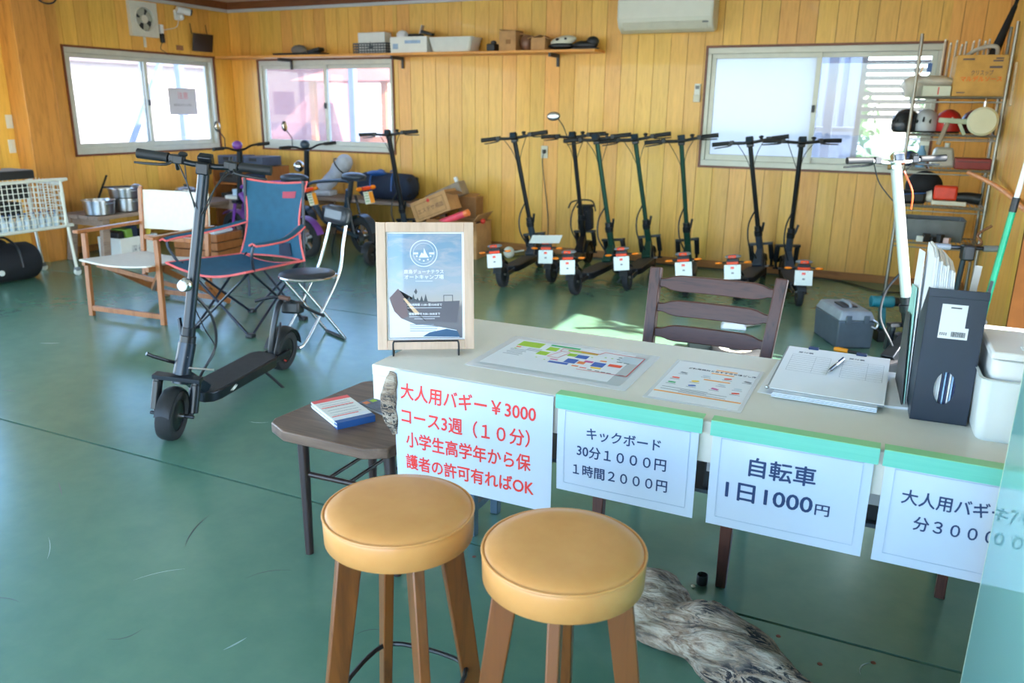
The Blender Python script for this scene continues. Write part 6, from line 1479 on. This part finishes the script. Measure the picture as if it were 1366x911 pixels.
# white bench with cups
t = thing('white_low_shelf', 'low white board carrying blue white cups behind the canvas chair', 'shelf', (-5.92, 6.50, 0))
G().box((0, 0, 0.47), (0.80, 0.30, 0.035)).put('board', WHITE, t, bev=0.003)
for x in (-0.35, 0.35): G().box((x, 0, 0.226), (0.05, 0.24, 0.452)).put('leg', GWy, t)
CUPM = mat('pale_blue_enamel', (176, 200, 218), 0.3, var=0.1); rb = random.Random(4)
cup0 = None
for i in range(14):
    x, y, k = -0.32+0.075*(i % 7)+rb.uniform(-.008, .008), -0.07+0.14*(i // 7), i
    if cup0 is None:
        cup0 = thing('enamel_cup', 'pale blue enamel cup, first from left in the front row on the white board', 'cup', (-5.92+x, 6.50+y, 0.4885), group='enamel cups on the low white board')
        G().lathe([(0, 0), (0.030, 0), (0.034, 0.06), (0.032, 0.06), (0.028, 0.004), (0, 0.004)], 16).put('body', CUPM, cup0); G().tube(smooth_path([(0.033, 0, 0.05), (0.052, 0, 0.045), (0.052, 0, 0.02), (0.032, 0, 0.015)], 3), 0.004, 6).put('handle', CUPM, cup0)
    else:
        c_ = copy_tree(cup0); c_['label'] = 'pale blue enamel cup, %s from left in the %s row on the white board' % (ORD[i % 7], 'front' if i < 7 else 'back'); c_.location = (-5.92+x, 6.50+y, 0.4885); c_.rotation_euler = (0, 0, rb.uniform(0, 6))
t = thing('wooden_crate', 'orange brown wooden crate on the floor behind the canvas chair', 'box', (-5.85, 5.62, 0), rz=radians(5))
for z_ in (0.05, 0.13, 0.21):
    for s in (-1, 1): G().box((0, s*0.17, z_), (0.50, 0.014, 0.068)).put('slat', DW, t); G().box((s*0.243, 0, z_), (0.014, 0.326, 0.068)).put('slat', DW, t)
G().box((0, 0, 0.008), (0.49, 0.33, 0.014)).put('base', DW, t)
t = thing('blue_white_sheet', 'white and black folded sheets lying on the wooden crate', 'cloth', (-5.85, 5.60, 0.245)); G().box((0, 0, 0.015), (0.42, 0.26, 0.03), rot=(0.02, 0.03, 0.1)).put('white_sheet', PAPER2, t, bev=0.01); G().box((-0.12, -0.04, 0.045), (0.26, 0.16, 0.025), rot=(0, 0, -0.3)).put('black_sheet', BLACK, t, bev=0.008)
# bench and sports bag under the left back window
bench('low_wooden_bench', 'weathered wooden bench under the left back window holding the navy bag', -4.98, 7.17, 0, 1.62, 0.42, 0.455, cat='bench', m=GW)
t = thing('navy_duffel_bag', 'navy and black duffel bag on the bench under the left back window', 'bag', (-4.83, 7.17, 0.456))
g = bagg(0.66, 0.14, 0.97); g.v = [(x, y*1.0, z) for x, y, z in g.v]; g.put('body', NAVY, t, ang=60)
G().box((0.30, 0, 0.14), (0.05, 0.2, 0.2)).put('end_panel', BLACKF, t, bev=0.02)
for s in (-0.13, 0.13): G().tube(smooth_path([(s, -0.14, 0.10), (s, -0.12, 0.24), (s*0.7, -0.02, 0.30), (s*0.3, 0.0, 0.29)], 4), 0.009, 6).put('strap', BLUE, t)
G().sph((-0.1, -0.05, 0.27), (0.12, 0.08, 0.03), 12, 6).put('blue_cloth', BLUE, t)
# cardboard boxes
t = thing('open_carton', 'big open cardboard carton on the floor left of the scooters', 'box', (-3.80, 6.86, 0), rz=radians(4))
w_, d_, h_ = 0.52, 0.36, 0.34
for (c_, s_) in (((0, -d_/2, h_/2), (w_, 0.008, h_)), ((0, d_/2, h_/2), (w_, 0.008, h_)), ((-w_/2, 0, h_/2), (0.008, d_-0.008, h_)), ((w_/2, 0, h_/2), (0.008, d_-0.008, h_))): G().box(c_, s_).put('side', CARD, t)
G().box((0, 0, 0.005), (w_, d_, 0.008)).put('bottom', CARD, t); G().box((w_/2-0.02, 0.0, h_+0.035), (0.13, d_, 0.006), rot=(0, -0.9, 0)).put('flap', CARD, t); G().box((0, -d_/2-0.05, h_-0.02), (w_, 0.12, 0.006), rot=(0.7, 0, 0)).put('flap', CARDD, t)
t = thing('printed_carton', 'tilted cardboard carton with brown print lying in the open carton', 'box', (-4.00, 6.80, 0.40), ry=radians(-22))
G().box((0, 0, 0.08), (0.42, 0.22, 0.20)).put('carton', CARD, t, bev=0.002); g = G()
for (a_, b_) in (((-0.17, 0.0), (0.17, 0.006)), ((-0.17, 0.14), (0.17, 0.146)), ((-0.17, 0.0), (-0.164, 0.146)), ((0.164, 0.0), (0.17, 0.146))): g.bb((a_[0], -0.1115, a_[1]), (b_[0], -0.110, b_[1]))
g.put('print_frame', CARDD, t); text('エスデサ酒皿', 0.052, mat('brown_print', (110, 76, 60), 0.7), t, T((-0.155, -0.1115, 0.05)) @ RX(90)); G().sph((0, -0.111, 0.145), (0.018, 0.003, 0.018), 12, 6).put('red_spot', RED, t)
G().box((0.235, 0.0, 0.135), (0.10, 0.20, 0.008), rot=(0, 0.6, 0)).put('flap', CARDD, t)
t = thing('red_tube', 'long pink red tube lying across the open carton', 'tube', (-3.83, 6.68, 0.36), ry=radians(-21)); G().tube([(-0.24, 0, 0.0), (0.20, 0, 0.0)], 0.032, 14).put('tube', mat('pink_red_plastic', (238, 80, 100), 0.35), t); G().tube([(0.20, 0, 0), (0.245, 0, 0)], 0.033, 14).put('cap', mat('orange_cap', (250, 130, 70), 0.35), t)
t = thing('red_ball', 'small red ball at the right rim of the open carton', 'ball', (-3.50, 6.78, 0.36)); G().sph((0, 0, 0), 0.026, 14, 8).put('ball', RED, t); G().bar((-0.12, 0.0, -0.04), (-0.02, 0, -0.005), 0.02, 0.012).put('black_stem', BLACK, t)
t = thing('wrapped_parcel', 'grey paper parcel with clear tape behind the tilted carton', 'parcel', (-4.02, 7.05, 0.50), ry=radians(-24)); G().box((0, 0, 0.06), (0.42, 0.14, 0.14)).put('wrap', mat('grey_paper', (150, 134, 116), 0.7), t, bev=0.01); G().box((0.16, 0, 0.16), (0.03, 0.03, 0.05)).put('tag', PAPER, t)
t = thing('carton_behind', 'brown carton corner standing behind the open carton', 'box', (-3.84, 7.17, 0), rz=0); G().box((0, 0, 0.27), (0.2, 0.16, 0.54), rot=(0, 0.0, 0)).put('carton', CARDD, t, bev=0.002); G().box((0, -0.03, 0.555), (0.19, 0.1, 0.006), rot=(0.3, 0, 0)).put('flap', CARD, t)
# cables along the back wall
tag(G().tube(smooth_path([(-3.4, 6.9, 0.008), (-2.9, 7.25, 0.008), (-2.3, 7.30, 0.008), (-1.6, 7.30, 0.008), (-0.9, 7.30, 0.008), (-0.35, 7.30, 0.008), (0.0, 7.0, 0.008), (0.35, 7.1, 0.008)], 6), 0.006, 6).put('power_cable', BLACK), 'black power cable lying along the foot of the back wall', 'cable')

# ================================================================== RIGHT SIDE
t = thing('tool_box', 'grey plastic tool box on the floor between the scooters and the rack', 'tool box', (-0.175, 5.33, 0), rz=radians(26)); t.scale = (0.92, 0.92, 0.98)
TB = mat('grey_blue_plastic', (72, 84, 94), 0.5); TBL = mat('light_grey_plastic', (132, 142, 150), 0.45)
G().box((0, 0, 0.09), (0.235, 0.40, 0.18), top=(1.04, 1.03)).put('body', TB, t, bev=0.008); G().box((0, 0, 0.208), (0.250, 0.42, 0.055), top=(0.80, 0.88)).put('lid', TBL, t, bev=0.010)
G().box((0, 0.0, 0.238), (0.10, 0.15, 0.012)).put('handle_recess', BLACK, t, bev=0.003); G().tube(smooth_path([(0, -0.08, 0.236), (0, -0.06, 0.256), (0, 0.06, 0.256), (0, 0.08, 0.236)], 3), 0.010, 8).put('handle', TBL, t)
for x in (-0.06, 0.06): G().box((x, -0.213, 0.19), (0.035, 0.012, 0.05)).put('latch', TB, t, bev=0.003)
G().tube(smooth_path([(0.10, -0.215, 0.19), (0.13, -0.225, 0.17), (0.12, -0.225, 0.14), (0.09, -0.22, 0.15)], 4), 0.007, 8).put('metal_hook', STEEL, t)
t = thing('cordless_drill', 'teal and black cordless drill standing right of the tool box', 'drill', (0.05, 5.47, 0), rz=radians(20)); TEAL = mat('teal_plastic', (30, 120, 135), 0.4)
G().box((0, 0, 0.035), (0.085, 0.13, 0.07)).put('battery', BLACK, t, bev=0.006); G().bar((0, 0.0, 0.07), (-0.012, 0.015, 0.21), 0.040, 0.048, up=(0, 1, 0)).put('handle', TEAL, t, bev=0.010); G().tube([(-0.085, 0.015, 0.245), (0.05, 0.015, 0.245)], 0.037, 16).put('motor_housing', TEAL, t); G().tube([(0.05, 0.015, 0.245), (0.095, 0.015, 0.245), (0.115, 0.015, 0.245)], [0.030, 0.024], 14).put('chuck', BLACKM, t); G().tube([(0.115, 0.015, 0.245), (0.16, 0.015, 0.24)], 0.004, 8).put('bit', STEEL, t); G().box((0.02, -0.066, 0.04), (0.03, 0.004, 0.04)).put('battery_label', WHITE, t)
t = thing('screwdriver', 'orange and black screwdriver on the floor before the tool box', 'screwdriver', (-0.13, 5.04, 0.014), rz=radians(-12)); G().tube([(-0.07, 0, 0), (-0.05, 0, 0), (0.01, 0, 0)], [0.012, 0.016, 0.013], 10).put('grip', mat('orange_grip', (232, 150, 30), 0.4), t); G().tube([(0.01, 0, 0), (0.09, 0, 0)], 0.008, 8).put('ferrule', BLACK, t); G().tube([(0.09, 0, 0), (0.14, 0, -0.008)], 0.003, 6).put('blade', STEEL, t)
t = thing('work_gloves', 'white work glove and paper packet on the floor behind the ladder back chair', 'gloves', (-0.80, 5.38, 0), rz=radians(10)); G().box((-0.06, -0.05, 0.02), (0.17, 0.13, 0.04), top=(0.8, 0.8)).put('packet', PAPER, t, bev=0.01); G().box((-0.10, -0.02, 0.041), (0.05, 0.02, 0.002)).put('print', mat('pink_print', (205, 130, 160), 0.5), t); G().tube(smooth_path([(0.02, -0.02, 0.02), (0.07, 0.02, 0.025), (0.11, 0.08, 0.02)], 4), [0.016, 0.022], 10).put('glove', OFFW, t)
t = thing('spare_wheel', 'small black spare wheel lying flat on the floor behind the ladder back chair', 'wheel', (-0.72, 4.66, 0.028))
G().lathe([(0.10, -0.026), (0.135, -0.028), (0.155, 0), (0.135, 0.028), (0.10, 0.026), (0.095, 0), (0.10, -0.026)], 36).put('tyre', RUBBER, t, ang=60)
for k in range(12): a_ = 2*pi*k/12; G().bar((0.035*cos(a_), 0.035*sin(a_), 0.012), (0.097*cos(a_), 0.097*sin(a_), 0.016), 0.022, 0.006).put('spoke', OFFW, t)
G().lathe([(0, -0.02), (0.036, -0.02), (0.036, 0.02), (0, 0.022)], 20).put('hub', BLACKM, t)
G().box((-0.20, 0.04, 0.012), (0.18, 0.10, 0.08)).put('mud_guard', BLACK, t, bev=0.02)

# metal shelving rack in the corner
RC = Matrix.Translation((0, 0, 0))
t = thing('metal_shelf_rack', 'chrome wire shelving rack crowded with gear in the right corner', 'rack', (0.32, 6.62, 0), rz=radians(0))
PX, PY = 0.275, 0.20
zs = (0.50, 0.76, 1.02, 1.25, 1.505)
for (x, y, H_) in ((-PX, -PY, 1.90), (PX, -PY, 1.98), (-PX, PY, 1.95), (PX, PY, 1.98)):
    G().tube([(x, y, 0.03), (x, y, H_)], 0.0115, 10).put('post', GALV, t); G().lathe([(0, 0), (0.02, 0), (0.02, 0.02), (0.012, 0.035), (0, 0.035)], 12, Matrix.Translation((x, y, 0))).put('foot', BLACK, t)
for k, z_ in enumerate(zs):
    g = G()
    for (a_, b_) in (((-PX, -PY), (PX, -PY)), ((PX, -PY), (PX, PY)), ((PX, PY), (-PX, PY)), ((-PX, PY), (-PX, -PY))):
        g.tube([(a_[0], a_[1], z_), (b_[0], b_[1], z_)], 0.006, 8).tube([(a_[0], a_[1], z_-0.03), (b_[0], b_[1], z_-0.03)], 0.004, 6)
    for i in range(1, 20): x = -PX+i*2*PX/20; g.tube([(x, -PY, z_+0.004), (x, PY, z_+0.004)], 0.0028, 5)
    g.put('wire_shelf', GALV, t)
def on_rack(name, label, cat, x, y, k, rz=0, dz=0.008): return thing(name, label, cat, (0.32+x, 6.62+y, zs[k]+dz), rz=radians(rz))
q = on_rack('sauce_carton', 'brown cardboard carton with orange lettering on top of the metal rack', 'box', 0.105, -0.06, 4, 4)
CO = mat('tan_carton', (206, 160, 88), 0.7, bump=0.1)
G().bb((-0.155, -0.11, 0), (0.150, 0.11, 0.262)).put('carton', CO, q, bev=0.002); G().bb((-0.152, -0.108, 0.262), (-0.002, 0.108, 0.265)).bb((0.002, -0.108, 0.262), (0.148, 0.108, 0.265)).put('flap', CO, q)
DKP = mat('carton_print_dark', (104, 92, 96), 0.7); ORP = mat('carton_print_orange', (236, 112, 30), 0.7)
text('クリスップ', 0.036, DKP, q, T((-0.062, -0.1112, 0.138)) @ RX(90), bold=0.0003, xs=0.75); text('マルデルソース', 0.036, ORP, q, T((-0.12, -0.1112, 0.098)) @ RX(90), bold=0.0006)
g = G().bb((-0.12, -0.1115, 0.232), (-0.05, -0.110, 0.243)).bb((0.075, -0.1115, 0.238), (0.12, -0.110, 0.247)).bb((0.06, -0.1115, 0.222), (0.12, -0.110, 0.232)).bb((0.045, -0.1115, 0.180), (0.12, -0.110, 0.194)).bb((-0.13, -0.1115, 0.02), (-0.08, -0.110, 0.027)); g.put('print', DKP, q)
q = on_rack('paper_box', 'flat white green box with a red band on the rack top shelf', 'box', -0.14, -0.06, 4, 3); G().bb((-0.09, -0.1, 0), (0.085, 0.1, 0.068)).put('box', mat('pale_green_white', (208, 216, 202), 0.5, var=0.02), q, bev=0.002); G().bb((0.005, -0.101, 0.01), (0.012, -0.1, 0.06)).put('red_band', RED, q)
q = on_rack('plastic_bag', 'crumpled pale plastic bag lying over the white green box', 'bag', -0.155, -0.05, 4, 0, 0.078); g = G().sph((0.0, 0, 0.03), (0.145, 0.09, 0.036), 18, 10); g.v = [(x, y, z+0.02*noise.noise(Vector((x*18, y*18, z*18)))) for x, y, z in g.v]; BG = mat('plastic_bag_pale', (206, 200, 192), 0.35, var=0.05); g.put('bag', BG, q)
q = on_rack('grey_bag', 'grey white bag at the left end of the rack top shelf', 'bag', -0.27, -0.02, 4, 0, 0.0); g = G().sph((0, 0, 0.07), (0.085, 0.09, 0.085), 16, 10); g.v = [(x+0.03*noise.noise(Vector((x*14, y*14, z*14))), y, max(z, 0.002)) for x, y, z in g.v]; g.put('bag', BG, q); G().box((0.07, -0.02, 0.2), (0.03, 0.02, 0.06)).put('blue_tag', BLUE, q); G().bar((0.0, 0, 0.12), (0.03, 0, 0.21), 0.02, 0.01).put('orange_tag', mat('pale_orange', (232, 180, 120), 0.5), q)
TP = mat('tent_pole', (196, 180, 160), 0.4, 0.2)
p0 = None; rb = random.Random(12)
for i in range(12):
    x, y = -0.12+i*0.031+rb.uniform(-.005, .005), 0.14+rb.uniform(-0.03, 0.03)
    if p0 is None:
        p0 = thing('white_pole', 'pale upright pole, first from the left behind the carton on the rack', 'pole', (0.32+x, 6.62+y, zs[4]+0.01), group='bundle of pale poles on the rack'); G().tube([(0, 0, 0), (0.0, 0, 0.375)], 0.0085, 8).put('pole', TP, p0); G().tube([(0, 0, 0.375), (0, 0, 0.39)], 0.006, 8).put('tip', WHITE, p0)
    else:
        c_ = copy_tree(p0); c_['label'] = 'pale upright pole, %s from the left behind the carton on the rack' % ORD[i]; c_.location = (0.32+x, 6.62+y, zs[4]+0.01); c_.rotation_euler = (rb.uniform(-.03, .03), rb.uniform(-0.02, .06), 0); c_.scale = (1, 1, rb.uniform(0.9, 1.02))
q = on_rack('hose_coil', 'grey white hose coiled over the carton on the rack', 'hose', 0.12, 0.05, 4, 0, 0.24)
G().tube(smooth_path([(-0.12, 0.03, 0.02), (-0.05, 0, 0.075), (0.03, -0.0, 0.10), (0.08, 0.0, 0.09), (0.09, 0.03, 0.03)], 5), 0.014, 8).put('hose', mat('grey_hose', (190, 190, 184), 0.5), q)
q = on_rack('closed_umbrella', 'black umbrella with a silver shaft leaning in the rack corner', 'umbrella', 0.155, 0.10, 4, 0, 0.01); G().tube([(0.02, 0.03, 0.22), (0.12, 0.10, 0.60)], [0.038, 0.016], 12).tube(smooth_path([(0.12, 0.10, 0.60), (0.135, 0.11, 0.66), (0.16, 0.11, 0.65)], 3), 0.012, 8).put('canopy', BLACKF, q); G().tube([(-0.01, 0.0, 0.0), (0.02, 0.03, 0.22)], 0.012, 8).put('shaft', STEEL, q)
# helmets
HS = [(mat('helmet_black', (34, 38, 46), 0.25), 'black bicycle helmet at the left end of the second rack shelf', -0.30, -0.05), (mat('helmet_silver', (190, 196, 206), 0.25), 'silver grey helmet second from left on the second rack shelf', -0.17, -0.02), (mat('helmet_red', (196, 44, 40), 0.3), 'red helmet in the middle of the second rack shelf', -0.03, -0.03), (mat('helmet_dark_red', (92, 32, 36), 0.3), 'dark red helmet right of the red one on the second rack shelf', 0.14, 0.03)]
for i, (m_, lab, x, y) in enumerate(HS):
    q = on_rack('helmet', lab, 'helmet', x, y, 3, 20*i-30, 0.006)
    q['group'] = 'helmets on the rack'; q.scale = (1.0, 1.1, 1.15)
    g = G().lathe([(0.082, 0.02), (0.088, 0.05), (0.082, 0.09), (0.062, 0.125), (0.03, 0.145), (0, 0.15)], 22); g.v = [(x_, y_*1.25, z_) for x_, y_, z_ in g.v]; g.put('shell', m_, q)
    G().lathe([(0.0, 0.008), (0.075, 0.008), (0.083, 0.022), (0.0, 0.022)], 20).put('lining', BLACK, q)
    for s in (-0.04, 0.0, 0.04): G().box((s, -0.085+abs(s)*0.3, 0.095-abs(s)*0.2), (0.014, 0.06, 0.022), rot=(0.75, 0, 0)).put('vent', BLACK if i != 2 else WHITE, q, bev=0.004)
q = on_rack('tool_gun', 'pale green grey nozzle tool hanging before the helmets', 'tool', -0.02, -0.21, 3, 0, 0.0); GG = mat('sage_plastic', (172, 184, 162), 0.45); G().box((0.02, 0, 0.10), (0.20, 0.035, 0.035), rot=(0, 0.05, 0)).put('barrel', GG, q, bev=0.008); G().bar((-0.02, 0, 0.09), (-0.06, 0.0, -0.06), 0.034, 0.03).put('grip', mat('taupe_grip', (150, 136, 118), 0.5), q, bev=0.006); G().bar((0.05, 0, 0.085), (0.09, 0, 0.01), 0.03, 0.02).put('bracket', GG, q)
q = thing('round_canteen', 'round cream canteen hanging at the right front of the rack', 'canteen', (0.485, 6.385, 1.255)); G().wheel((0, 0, 0.095), [(0, -0.03), (0.08, -0.03), (0.094, -0.018), (0.094, 0.018), (0.08, 0.03), (0, 0.03)], 32, axis='Y').put('body', mat('cream_enamel', (214, 214, 190), 0.4, var=0.03), q); G().tube([(0, 0.0, 0.19), (0, 0.0, 0.225)], 0.012, 10).put('neck', STEEL, q); G().tube([(0, 0.01, 0.215), (0, 0.02, 0.245)], 0.004, 8).put('hook', STEEL, q)
# third shelf
q = on_rack('clear_bag_bottle', 'milky plastic jug with a folded neck on the third rack shelf', 'jug', -0.03, -0.02, 2, 10); G().box((0, 0, 0.07), (0.16, 0.12, 0.14), top=(0.7, 0.8)).put('body', mat('milky_plastic', (196, 194, 184), 0.3), q, bev=0.02); G().rod((0.02, 0, 0.14), (0.02, 0, 0.17), 0.018).put('neck', WHITE, q)
q = on_rack('red_box', 'long dark red box on the third rack shelf', 'box', 0.155, -0.10, 2, 0); G().bb((-0.11, -0.08, 0), (0.11, 0.08, 0.075)).put('box', mat('maroon_case', (134, 38, 34), 0.4), q, bev=0.006); G().bb((-0.10, -0.082, 0.05), (0.10, -0.080, 0.054)).put('lid_line', DARK, q)
q = on_rack('blue_bottle', 'blue and white spray bottle on the third rack shelf', 'bottle', -0.17, -0.10, 2, 0); G().lathe([(0, 0), (0.03, 0), (0.032, 0.10), (0.014, 0.13), (0.014, 0.15)], 16).put('body', mat('sky_blue_plastic', (120, 170, 214), 0.35), q); G().box((0.01, 0, 0.165), (0.06, 0.02, 0.03)).put('nozzle', WHITE, q, bev=0.004)
q = on_rack('grey_cylinder', 'dark blue pouch at the left of the third rack shelf', 'pouch', -0.24, 0.02, 2, 0); G().sph((0, 0, 0.055), (0.05, 0.08, 0.055), 14, 8).put('pouch', mat('blue_pouch', (44, 70, 120), 0.5), q)
# fourth shelf
q = on_rack('black_pouch', 'big rounded black pouch on the fourth rack shelf', 'pouch', -0.12, 0.05, 1, 0); G().sph((0, 0, 0.115), (0.125, 0.10, 0.112), 20, 12).put('pouch', BLACKF, q); G().tube([(-0.09, -0.05, 0.12), (0.09, -0.05, 0.15)], 0.004, 6).put('zip', DARK, q)
q = on_rack('black_goggles', 'black goggle case at the left front of the fourth rack shelf', 'case', -0.19, -0.12, 1, 8); G().box((0, 0, 0.05), (0.18, 0.10, 0.095)).put('case', BLACK, q, bev=0.025); G().tube([(-0.08, -0.05, 0.07), (0.08, -0.05, 0.085)], 0.004, 6).put('seam', BLUE, q)
q = on_rack('red_power_tool', 'red and black power tool on the fourth rack shelf', 'power tool', 0.07, -0.12, 1, -4); G().box((-0.05, 0, 0.09), (0.15, 0.09, 0.10)).put('red_body', mat('tool_red', (226, 66, 42), 0.4), q, bev=0.015); G().tube([(-0.13, 0, 0.06), (-0.19, 0, 0.05)], [0.045, 0.03], 14).put('clear_guard', BG, q); G().tube(smooth_path([(0.02, 0, 0.06), (0.09, 0, 0.065), (0.17, 0, 0.055)], 3), [0.034, 0.04], 12).put('handle', BLACK, q); G().box((-0.02, 0, 0.02), (0.22, 0.08, 0.03)).put('base', OFFW, q, bev=0.004)
# fifth shelf
q = on_rack('grey_crate', 'long grey plastic crate on the lowest rack shelf', 'box', -0.03, 0.02, 0, 3); tub(G(), 0.40, 0.26, 0.155, ta=1.04, rad=0.02).put('crate', mat('crate_grey', (118, 124, 128), 0.5), q)
q = on_rack('small_parts', 'small black and white parts before the grey crate on the lowest shelf', 'parts', 0.0, -0.165, 0, 0)
for i, (x, m_) in enumerate(((-0.10, WHITE), (-0.06, BLACK), (-0.015, BLACK), (0.03, BLACK), (0.075, mat('pink_white', (220, 190, 192), 0.5)))): G().box((x, 0, 0.02+0.01*(i % 2)), (0.045, 0.04, 0.04+0.02*(i % 2)), rot=(0, 0, 0.3*i)).put('part_piece', m_, q, bev=0.005)
for (x, y0_) in ((-0.19, -0.19), (0.02, -0.19)):
    q = thing('hanging_cable', 'black cable hanging from the lowest rack shelf, %s' % ('left' if x < 0 else 'middle'), 'cable', (0.32+x, 6.62+y0_-0.015, 0.50)); G().tube(smooth_path([(0, 0, 0.0), (0.01, 0, -0.08), (-0.015, 0, -0.14), (0.02, 0, -0.19), (0.03, 0, -0.17)], 5), 0.005, 6).put('cable', BLACK, q)
t = thing('white_wire_net', 'small folded white frame leaning at the wall beside the rack', 'frame', (0.60, 6.1, 1.45)); G().bar((0, 0, 0), (0, 0.06, 0.26), 0.012, 0.03).put('rail', TP, t)
# sunlit strip on the right wall, its light modelled as a peach tube
tag(G().tube(smooth_path([(0.44, 6.20, 1.02), (0.50, 5.95, 1.005), (0.555, 5.6, 0.985), (0.59, 5.2, 0.965), (0.595, 4.9, 0.955), (0.598, 4.6, 0.95)], 6), 0.014, 10).put('sunlit_strip', mat('peach_sunlit_strip', (236, 158, 104), 0.4)), 'peach orange tube standing in for a sunlit strip along the right wall', 'hose')
# green pole
t = thing('green_pole', 'long green broom pole leaning at the right wall', 'pole', (0.445, 4.60, 0)); GPm = mat('green_pole', (20, 150, 108), 0.3)
G().tube([(0.02, 0.0, 0.0), (0.098, 0.0, 0.94)], 0.0155, 12).put('pole', GPm, t); G().tube([(0.098, 0, 0.94), (0.104, 0, 1.01)], 0.0175, 12).put('black_sleeve', BLACK, t); G().tube([(0.104, 0, 1.01), (0.13, 0, 1.32)], 0.0125, 12).put('silver_top', WHITE, t); G().box((0.062, -0.012, 0.56), (0.014, 0.014, 0.07), rot=(0, 0.08, 0)).put('clip', BLACK, t)
# handlebar of a small bike behind the file holder
t = thing('balance_bike', 'small dark bicycle behind the file holder, only its bars showing', 'bicycle', (0.43, 4.62, 0), rz=radians(12))
G().wheel((0, 0.30, 0.13), TYRE_P(0.13, 0.04), 28).put('tyre', RUBBER, t); G().wheel((0, -0.25, 0.13), TYRE_P(0.13, 0.04), 28).put('tyre', RUBBER, t)
for yy in (0.30, -0.25): G().wheel((0, yy, 0.13), [(0, -0.01), (0.08, -0.008), (0.08, 0.008), (0, 0.01)], 20).put('rim', GREY, t)
G().tube([(0, 0.30, 0.13), (0, 0.20, 0.70)], 0.014, 10).tube([(0, 0.25, 0.40), (0, -0.12, 0.30), (0, -0.25, 0.13)], 0.014, 10).put('frame', SNAVY, t)
G().tube([(-0.15, 0.19, 0.72), (0.15, 0.19, 0.72)], 0.011, 10).put('handlebar', BLACKM, t)
for s in (-1, 1): G().tube([(s*0.08, 0.188, 0.72), (s*0.155, 0.188, 0.722)], 0.017, 12).put('grip', GREY, t)
G().box((0, 0.16, 0.70), (0.06, 0.07, 0.08)).put('stem_clamp', BLACK, t, bev=0.01); G().sph((0, -0.10, 0.40), (0.06, 0.10, 0.025), 14, 8).put('saddle', BLACK, t); G().tube([(0, -0.10, 0.30), (0, -0.10, 0.39)], 0.012, 8).put('seat_post', STEEL, t)
tag(G().tube(smooth_path([(0.42, 4.86, 0.64), (0.40, 4.84, 0.70), (0.46, 4.86, 0.74), (0.44, 4.90, 0.78), (0.50, 4.92, 0.83)], 5), 0.007, 6).put('brown_rope', mat('rusty_brown', (120, 78, 48), 0.7)), 'rusty brown cord hanging by the small bicycle bars', 'cord')
# heater behind the desk
t = thing('panel_heater', 'white panel heater with a black grille behind the storage box', 'heater', (0.46, 2.85, 0))
G().box((0, 0, 0.36), (0.26, 0.30, 0.60)).put('casing', WHITE, t, bev=0.006); G().box((0, 0.0, 0.672), (0.25, 0.29, 0.024)).put('grille_base', BLACK, t)
for i in range(11): G().box((-0.11+i*0.022, -0.145, 0.690), (0.005, 0.012, 0.030)).put('grille_fin', DARK, t)
G().box((0, 0.0, 0.716), (0.27, 0.31, 0.016)).put('top_plate', ALU, t, bev=0.003)
for x in (-0.1, 0.1): G().box((x, 0, 0.03), (0.04, 0.24, 0.06)).put('foot', DARK, t)
